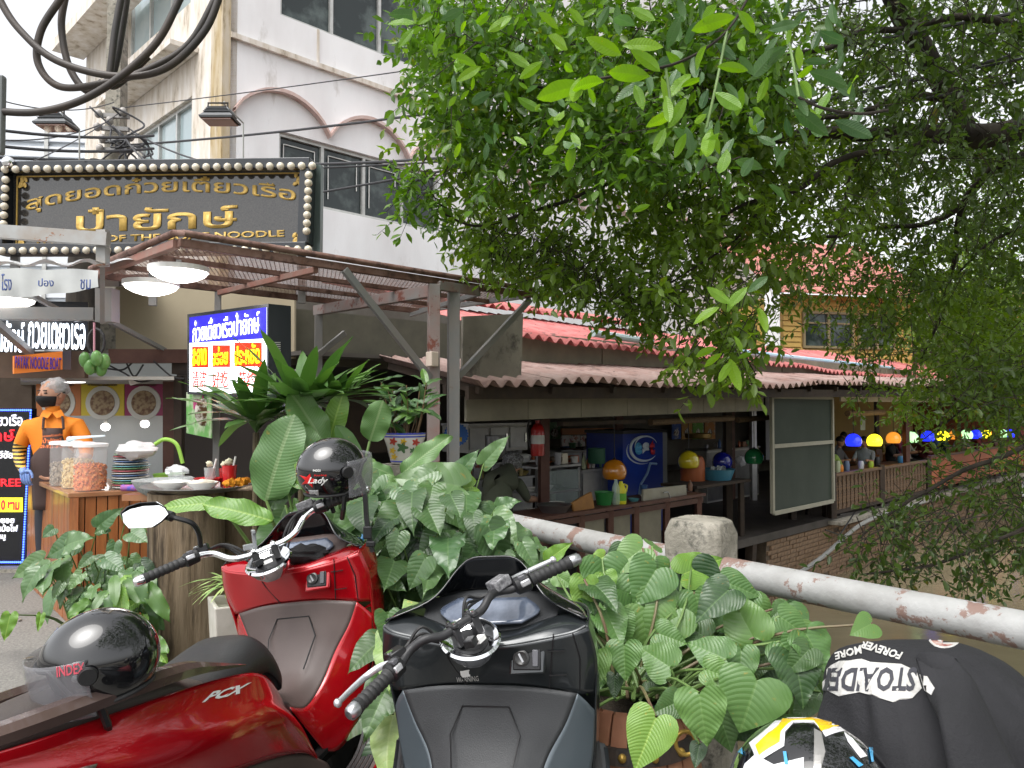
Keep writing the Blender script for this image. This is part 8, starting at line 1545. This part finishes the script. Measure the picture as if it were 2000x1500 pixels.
# ================================================================ people
def skin(name, nodes, edges, mats_, emat, parent, sub=2):
    """nodes {k: (point, radius)}, edges [(a,b)], emat[i] = material of edge i; grows one continuous surface"""
    ks = list(nodes); me = bpy.data.meshes.new(name); me.from_pydata([tuple(nodes[k][0]) for k in ks], [(ks.index(a), ks.index(b_)) for a, b_ in edges], [])
    o = bpy.data.objects.new(name, me); COL.objects.link(o); md = o.modifiers.new('k', 'SKIN'); 
    for i, k in enumerate(ks):
        sv = me.skin_vertices[0].data[i]; r_ = nodes[k][1]; sv.radius = (r_, r_) if isinstance(r_, (int, float)) else r_; sv.use_root = (i == 0)
    s = o.modifiers.new('s', 'SUBSURF'); s.levels = sub; s.render_levels = sub; md.use_smooth_shade = True
    bpy.context.view_layer.update(); m2 = bpy.data.meshes.new_from_object(o.evaluated_get(bpy.context.evaluated_depsgraph_get())); bpy.data.objects.remove(o)
    if parent is not None:
        Mi = parent.matrix_basis.inverted(); 
    P = [V3(nodes[k][0]) for k in ks]; m2.materials.clear()
    for m_ in mats_: m2.materials.append(m_)
    E = [(P[ks.index(a)], P[ks.index(b_)]) for a, b_ in edges]
    for p in m2.polygons:
        c = p.center; best = 1e9; bi = 0
        for i, (a, b_) in enumerate(E):
            d = b_-a; t = max(0, min(1, (c-a).dot(d)/max(d.length_squared, 1e-9))); q = (c-(a+d*t)).length - 0.0
            rr = nodes[edges[i][0]][1]; rr2 = nodes[edges[i][1]][1]; f = lambda r: r if isinstance(r, (int, float)) else max(r)
            q /= (f(rr)*(1-t)+f(rr2)*t)
            if q < best: best, bi = q, i
        p.material_index = emat[bi]
    if parent is not None:
        for v in m2.vertices: v.co = Mi @ v.co
    shade(m2, 180); return link(name, m2, parent)
SKIN = mat('skin_tan', (.48,.27,.18), .5, col2=(.42,.22,.145), scale=6); HAIR = mat('black_hair', (.012,.010,.009), .5)
def face(P, c, r_, fw, up, skin_m, hair=True, parts=True):
    """head details on an ellipsoid head, c centre, fw facing"""
    fw = V3(fw).normalized(); up = V3(up); sd_ = fw.cross(up).normalized(); up = sd_.cross(fw).normalized(); F = lambda x, y, z: V3(c) + sd_*x*r_ + fw*y*r_ + up*z*r_
    Mh = frame(sd_, fw, up)
    b = B(); rows = []
    for i in range(15):
        a = -PI/2 + PI*i/14; row = []
        for j in range(22):
            t = 2*PI*j/22; x, y, z = math.cos(a)*math.cos(t)*.80, math.cos(a)*math.sin(t)*.95, math.sin(a)*1.18
            if z < 0: k = 1+z*.22; x *= k; y = y*(1+z*.10) + (-z*.12)
            row.append(F(x, y, z))
        rows.append(row)
    b.grid(rows, closeu=True); b.ball(F(0, 1.0, -.08), (.13*r_, .17*r_, .20*r_), 8, 6, mat=Mh)
    for s in (1, -1): b.ball(F(.82*s, -.05, -.05), (.08*r_, .18*r_, .26*r_), 8, 6, mat=Mh)
    b.build('head', skin_m, P, smooth=True, angle=180)
    if parts:
        for s in (1, -1):
            B().ball(F(.32*s, .80, .10), (.15*r_, .12*r_, .075*r_), 8, 6, mat=Mh).build('eye', mat('eye_dark', (.03,.02,.015), .2), P, smooth=True)
            B().box(F(.33*s, .88, .30), (.34*r_, .10*r_, .07*r_), Mh).build('eyebrow', HAIR, P, bevel=.002)
        B().ball(F(0, .93, -.55), (.24*r_, .08*r_, .06*r_), 8, 6, mat=Mh).build('mouth', mat('lip', (.30,.10,.09), .5), P, smooth=True)
    if hair: B().ball(F(0, -.10, .22), (.90*r_, 1.0*r_, 1.06*r_), 20, 10, mat=Mh, z0=-.15).build('hair', HAIR, P, smooth=True)
    return F, Mh
# ---- the noodle seller
D = 6.15
w_ = lambda x, y, d=0.0: W(x, y, D+d)
ORG = mat('orange_shirt', (.80,.24,.015), .75, bump=.2, bscale=120, col2=(.70,.20,.012), scale=3); APR = mat('brown_apron', (.045,.025,.022), .8, col2=(.06,.035,.03), scale=4); GLV = mat('blue_glove', (.17,.27,.55), .5)
STR = bpy.data.materials.new('striped_sleeve'); STR.use_nodes = True; nt_ = STR.node_tree; wv = nt_.nodes.new('ShaderNodeTexWave'); wv.bands_direction = 'Z'; wv.inputs['Scale'].default_value = 11; wv.inputs['Distortion'].default_value = .4; tc_ = nt_.nodes.new('ShaderNodeTexCoord'); nt_.links.new(tc_.outputs['Object'], wv.inputs[0]); rp_ = nt_.nodes.new('ShaderNodeValToRGB'); rp_.color_ramp.interpolation = 'CONSTANT'; rp_.color_ramp.elements[0].color = (.01,.01,.01,1); rp_.color_ramp.elements[1].position = .5; rp_.color_ramp.elements[1].color = (.65,.40,.07,1); nt_.links.new(wv.outputs[0], rp_.inputs[0]); nt_.links.new(rp_.outputs[0], nt_.nodes['Principled BSDF'].inputs['Base Color'])
sel = thing('person', 'stall worker in orange polo shirt, brown apron, hairnet and black mask behind the counter', 'person', w_(105, 1150)*V3((1, 1, 0)))
hip = w_(112, 985, .05); N = {'hip': (hip, (.17, .12)), 'waist': (w_(108, 935, .03), (.165, .115)), 'chest': (w_(105, 865, .0), (.20, .125)), 'upper': (w_(105, 830), (.185, .10)), 'neck': (w_(104, 812), .062), 'nk2': (w_(103, 800, -.01), .058), 'hd': (w_(103, 785, -.01), .05),
 'sL': (w_(58, 834), .075), 'aL': (w_(43, 862, .0), .062), 'eL': (w_(36, 885, .02), .05), 'fL': (w_(39, 905, -.10), .040), 'wL': (w_(45, 918, -.2), .030), 'pL': (w_(49, 928, -.24), (.045, .028)),
 'sR': (w_(150, 832), .075), 'aR': (w_(166, 860, -.02), .062), 'eR': (w_(170, 893, -.08), .05), 'fR': (w_(140, 915, -.25), .040), 'wR': (w_(115, 926, -.33), .030), 'pR': (w_(103, 933, -.38), (.042, .022)),
 'tL': (w_(92, 1010, .05), .10), 'kL': (w_(90, 1080, .05), .075), 'aaL': (w_(90, 1170, .08), .05), 'ftL': (w_(88, 1180, -.08), .045), 'tR': (w_(130, 1010, .05), .10), 'kR': (w_(132, 1080, .05), .075), 'aaR': (w_(132, 1170, .08), .05), 'ftR': (w_(132, 1180, -.08), .045)}
E = [('hip','waist'),('waist','chest'),('chest','upper'),('upper','neck'),('neck','nk2'),('nk2','hd'),('upper','sL'),('sL','aL'),('aL','eL'),('eL','fL'),('fL','wL'),('wL','pL'),('upper','sR'),('sR','aR'),('aR','eR'),('eR','fR'),('fR','wR'),('wR','pR'),('hip','tL'),('tL','kL'),('kL','aaL'),('aaL','ftL'),('hip','tR'),('tR','kR'),('kR','aaR'),('aaR','ftR')]
JEAN = mat('dark_trousers', (.02,.022,.03), .8)
skin('body', N, E, [ORG, SKIN, STR, GLV, JEAN], [4,0,0,0,1,1,0,0,2,2,2,3,0,0,0,1,1,1,4,4,4,4,4,4,4,4], sel)
def hand(P, wrist, palm, fdir, thumb, m_, L_=.08, n='hand'):
    fdir = V3(fdir).normalized(); sd_ = V3(thumb).normalized(); nm = fdir.cross(sd_).normalized()
    for i, (o, l) in enumerate(((.030, .9), (.010, 1.0), (-.011, .95), (-.031, .75))):
        p0 = V3(palm) + sd_*o + fdir*.01; p1 = p0 + fdir*L_*.45*l - nm*.006; p2 = p1 + (fdir*.8 - nm*.5).normalized()*L_*.32*l; p3 = p2 + (fdir*.6 - nm*.8).normalized()*L_*.25*l
        B().tube(bez([p0 - fdir*.02, p0, p1, p2, p3], 3), [.010]*4+[.0098]*3+[.0088]*3+[.0075]*3, 8).build('finger', m_, P, smooth=True)
    t0_ = V3(palm) + sd_*.028 - fdir*.03; B().tube(bez([t0_ - sd_*.02, t0_ + sd_*.012, t0_ + sd_*.03 + fdir*.03, t0_ + sd_*.032 + fdir*.052], 3), [.012]*4+[.010]*3+[.009, .008, .0075], 8).build('thumb', m_, P, smooth=True)
hand(sel, N['wL'][0], N['pL'][0], (.15, -.15, -1), (1, -.1, 0), GLV); hand(sel, N['wR'][0], N['pR'][0], (-.8, -.5, -.25), (-.3, .6, .1) if False else (-.4, .7, .0), SKIN)
Fh, Mh = face(sel, w_(103, 771), .105, (-.38, -.92, .0), (0, 0, 1), SKIN, hair=False)
NET = mat('hairnet', (.60,.60,.60), .8, alpha=.55, col2=(.5,.5,.49), scale=60, lo=.45, hi=.55); HN = Fh(0, -.22, .50)
B().ball(Fh(0, -.22, .30), (.088, .092, .092), 20, 10, mat=Mh, z0=-.2).build('hair', HAIR, sel, smooth=True)
crumple(HN, (.100, .106, .085), 24, 14, .13, seed=8).build('hairnet', NET, sel, smooth=True)
mk = B(); rows = []
for i in range(8):
    z = -.10 - .86*i/7; row = []
    for j in range(13):
        a = R(-78 + 156*j/12); k = 1.0 + .20*math.exp(-(a*1.6)**2)*math.sin(PI*min(1, (i+1.2)/8)); nr = 1 - .30*(i/7)**2
        row.append(Fh(.86*math.sin(a)*nr, (1.0*math.cos(a)*k+.06)*nr + .05, z + .10*abs(math.sin(a))*(1 if i > 3 else -.3)))
    rows.append(row)
mk.grid(rows).build('face_mask', mat('black_mask', (.010,.010,.011), .8), sel, smooth=True, solid=.004)
for s in (1, -1): B().tube([Fh(.80*s, .25, -.1), Fh(.90*s, .02, .12)], .003, 5).build('mask_loop', BLACK, sel)
# collar
for s in (1, -1): B().slab([w_(103, 806, -.075), w_(103+s*17, 800, -.03), w_(103+s*24, 812, -.06), w_(103+s*9, 817, -.11)], (0, -.008, 0)).build('collar', ORG, sel, bevel=.002)
# apron, draped over the front
rows = []
for i in range(14):
    t = i/13; y = 836 + 160*t; hw = (22 + 9*t) if t < .22 else 24 + 22*min(1, (t-.22)/.13); row = []
    for j in range(15):
        u = -1+2*j/14; x = 104 + u*hw + 6*t; row.append(w_(x, y, -.150 + .07*u*u + .012*math.sin(u*7+t*4)*t - .015*math.sin(PI*t)))
    rows.append(row)
ap = B().grid(rows).build('apron', APR, sel, smooth=True, solid=.004)
for s in (1, -1): B().tube([w_(104+s*20, 838, -.14), w_(104+s*19, 820, -.11), w_(104+s*14, 806, -.03)], .010, 6).build('apron_strap', APR, sel)
ta = bvh_of([ap]); OP = mat('orange_print', (.75,.18,.05), .6)
decal_text('สุดยอดก๋วยเตี๋ยว', [(77, 856), (126, 852), (126, 846), (77, 850)], ta, OP, sel, bold=.02); decal_text('ป๋ายักษ์', [(84, 866), (120, 864), (120, 854), (84, 856)], ta, OP, sel, bold=.03); decal_text('089-921-3459', [(73, 876), (128, 875), (128, 868), (73, 869)], ta, OP, sel, bold=.03)
# ---- the cook with her back to us
kd = rp(0, 0)
kp = lambda x, y, o=.55: fo(o)(x, y)
ck = thing('person', 'bent worker in an olive shirt and hairnet busy at the kitchen counter', 'person', kp(985, 1060)*V3((1, 1, 0)) + ZD*FLZ)
OLV = mat('olive_shirt', (.085,.095,.065), .85, col2=(.07,.08,.055), scale=3, bump=.15, bscale=80); H0_ = kp(972, 1010)
N = {'hip': (kp(970, 1020), (.17,.14)), 'waist': (kp(970, 985), (.19,.15)), 'mid': (kp(975, 955, .60), (.21,.16)), 'chest': (kp(982, 930, .66), (.19,.14)), 'neck': (kp(992, 915, .74), .07), 'hd': (kp(1000, 907, .78), .06),
 'sL': (kp(957, 940, .6), .085), 'eL': (kp(950, 985, .75), .06), 'wL': (kp(980, 985, 1.0), .04), 'sR': (kp(1008, 938, .58), .085), 'aR': (kp(1024, 962, .52), .062), 'eR': (kp(1030, 975, .50), .05), 'wR': (kp(1045, 975, .7), .036), 'hR': (kp(1052, 975, .78), .03),
 'tL': (kp(958, 1040), .11), 'kL': (kp(958, 1085), .08), 'fL': (kp(958, 1120), .05), 'tR': (kp(985, 1040), .11), 'kR': (kp(985, 1085), .08), 'fR': (kp(985, 1120), .05)}
E = [('hip','waist'),('waist','mid'),('mid','chest'),('chest','neck'),('neck','hd'),('chest','sL'),('sL','eL'),('eL','wL'),('chest','sR'),('sR','aR'),('aR','eR'),('eR','wR'),('wR','hR'),('hip','tL'),('tL','kL'),('kL','fL'),('hip','tR'),('tR','kR'),('kR','fR')]
skin('body', N, E, [OLV, SKIN, JEAN], [0,0,0,0,1,0,0,1,0,0,0,1,1,2,2,2,2,2,2], ck)
Fh, Mh = face(ck, kp(1001, 906, .76), .10, (.8, .35, -.5), (-.2, .2, .9), SKIN, parts=False)
crumple(Fh(0, -.12, .34), (.125, .13, .115), 24, 14, .14, seed=18).build('hairnet', mat('grey_hairnet', (.28,.29,.31), .8, alpha=.85, col2=(.08,.08,.08), scale=60, lo=.45, hi=.55), ck, smooth=True)
# ---- diners on the deck, small in the picture
def diner(px, o, shirt, lab, fw, hy=.80, hair=HAIR):
    s = rs(px, o); b0_ = rp(s, o, 0); f = V3(fw).normalized(); sd_ = V3((f.y, -f.x, 0)); q = lambda x, y, z: b0_ + sd_*x + f*y + ZD*z; sh = mat('shirt_%.2f_%.2f_%.2f' % shirt, shirt, .8)
    P = thing('person', lab, 'person', rp(s, o, FLZ), 'diners on the deck')
    N = {'hip': (q(0,0,.02), (.16,.13)), 'chest': (q(0,.05,.40), (.17,.11)), 'neck': (q(0,.07,.56), .055), 'hd': (q(0,.08,.63), .05), 'sL': (q(-.17,.05,.48), .06), 'eL': (q(-.22,.18,.28), .045), 'wL': (q(-.12,.38,.32), .03), 'sR': (q(.17,.05,.48), .06), 'eR': (q(.22,.18,.28), .045), 'wR': (q(.12,.38,.32), .03), 'kL': (q(-.12,.42,.02), .075), 'fL': (q(-.12,.45,-.38), .045), 'kR': (q(.12,.42,.02), .075), 'fR': (q(.12,.45,-.38), .045)}
    E = [('hip','chest'),('chest','neck'),('neck','hd'),('chest','sL'),('sL','eL'),('eL','wL'),('chest','sR'),('sR','eR'),('eR','wR'),('hip','kL'),('kL','fL'),('hip','kR'),('kR','fR')]
    skin('body', N, E, [sh, SKIN, JEAN], [0,0,1,0,0,1,0,0,1,2,2,2,2], P, sub=1); face(P, q(0,.10,.72), .10, f + ZD*-.2, ZD, SKIN, hair=True, parts=False)
    ch = thing('chair', 'brown wooden dining chair under the ' + lab.split(' in ')[-1].split(' at ')[0].split(' seated')[0] + ' diner', 'chair', rp(s, o, FLZ), 'chairs on the deck'); 
    B().slab([q(-.2,-.2,-.04), q(.2,-.2,-.04), q(.2,.2,-.04), q(-.2,.2,-.04)], ZD*-.03).build('seat', MAROON, ch); B().slab([q(-.2,-.22,.12), q(.2,-.22,.12), q(.2,-.24,.42), q(-.2,-.24,.42)], -f*.02).build('backrest', mat('chair_brown', (.22,.09,.03), .5), ch)
    for x, y in ((-.17,-.17),(.17,-.17),(-.17,.17),(.17,.17)): B().beam(q(x,y,FLZ), q(x,y,-.071), .03).build('leg', MAROON, ch)
n_ = -VD
for px, o, sh, lab, fw in ((1614, .95, (.35,.50,.08), 'diner in lime green shirt seated at the near end of the deck', UD), (1632, 1.5, (.10,.10,.11), 'diner in charcoal shirt seated beyond the lime green one', n_), (1690, 1.0, (.30,.36,.42), 'diner in pale blue shirt seated below the yellow lamp', -UD), (1735, 1.4, (.012,.012,.014), 'diner in black shirt facing the canal', n_), (1765, 1.5, (.45,.44,.43), 'diner in white shirt beyond the black one', n_), (1805, 1.2, (.10,.015,.025), 'diner in maroon shirt leaning over the table', -UD), (1838, 1.4, (.02,.05,.04), 'diner in dark green shirt half behind leaves', n_), (1660, 1.9, (.16,.10,.06), 'diner in brown shirt at the back of the deck', UD), (1712, 1.9, (.40,.30,.10), 'diner in mustard shirt behind the black one', -UD), (1750, 2.2, (.30,.05,.12), 'diner in pink shirt far at the back between lamps', n_), (1785, 2.1, (.35,.36,.38), 'diner in grey shirt behind the white one', UD), (1822, 2.0, (.05,.10,.25), 'diner in navy shirt behind the maroon one', n_), (1880, 1.0, (.40,.40,.38), 'diner in cream shirt far along the deck', -UD), (1905, 1.3, (.30,.05,.04), 'diner in red shirt far along the deck', n_), (1935, 1.0, (.05,.06,.12), 'diner in indigo shirt far along the deck', -UD), (1650, 2.6, (.25,.28,.30), 'diner in steel grey shirt by the white board', -UD)): diner(px, o, sh, lab, fw)
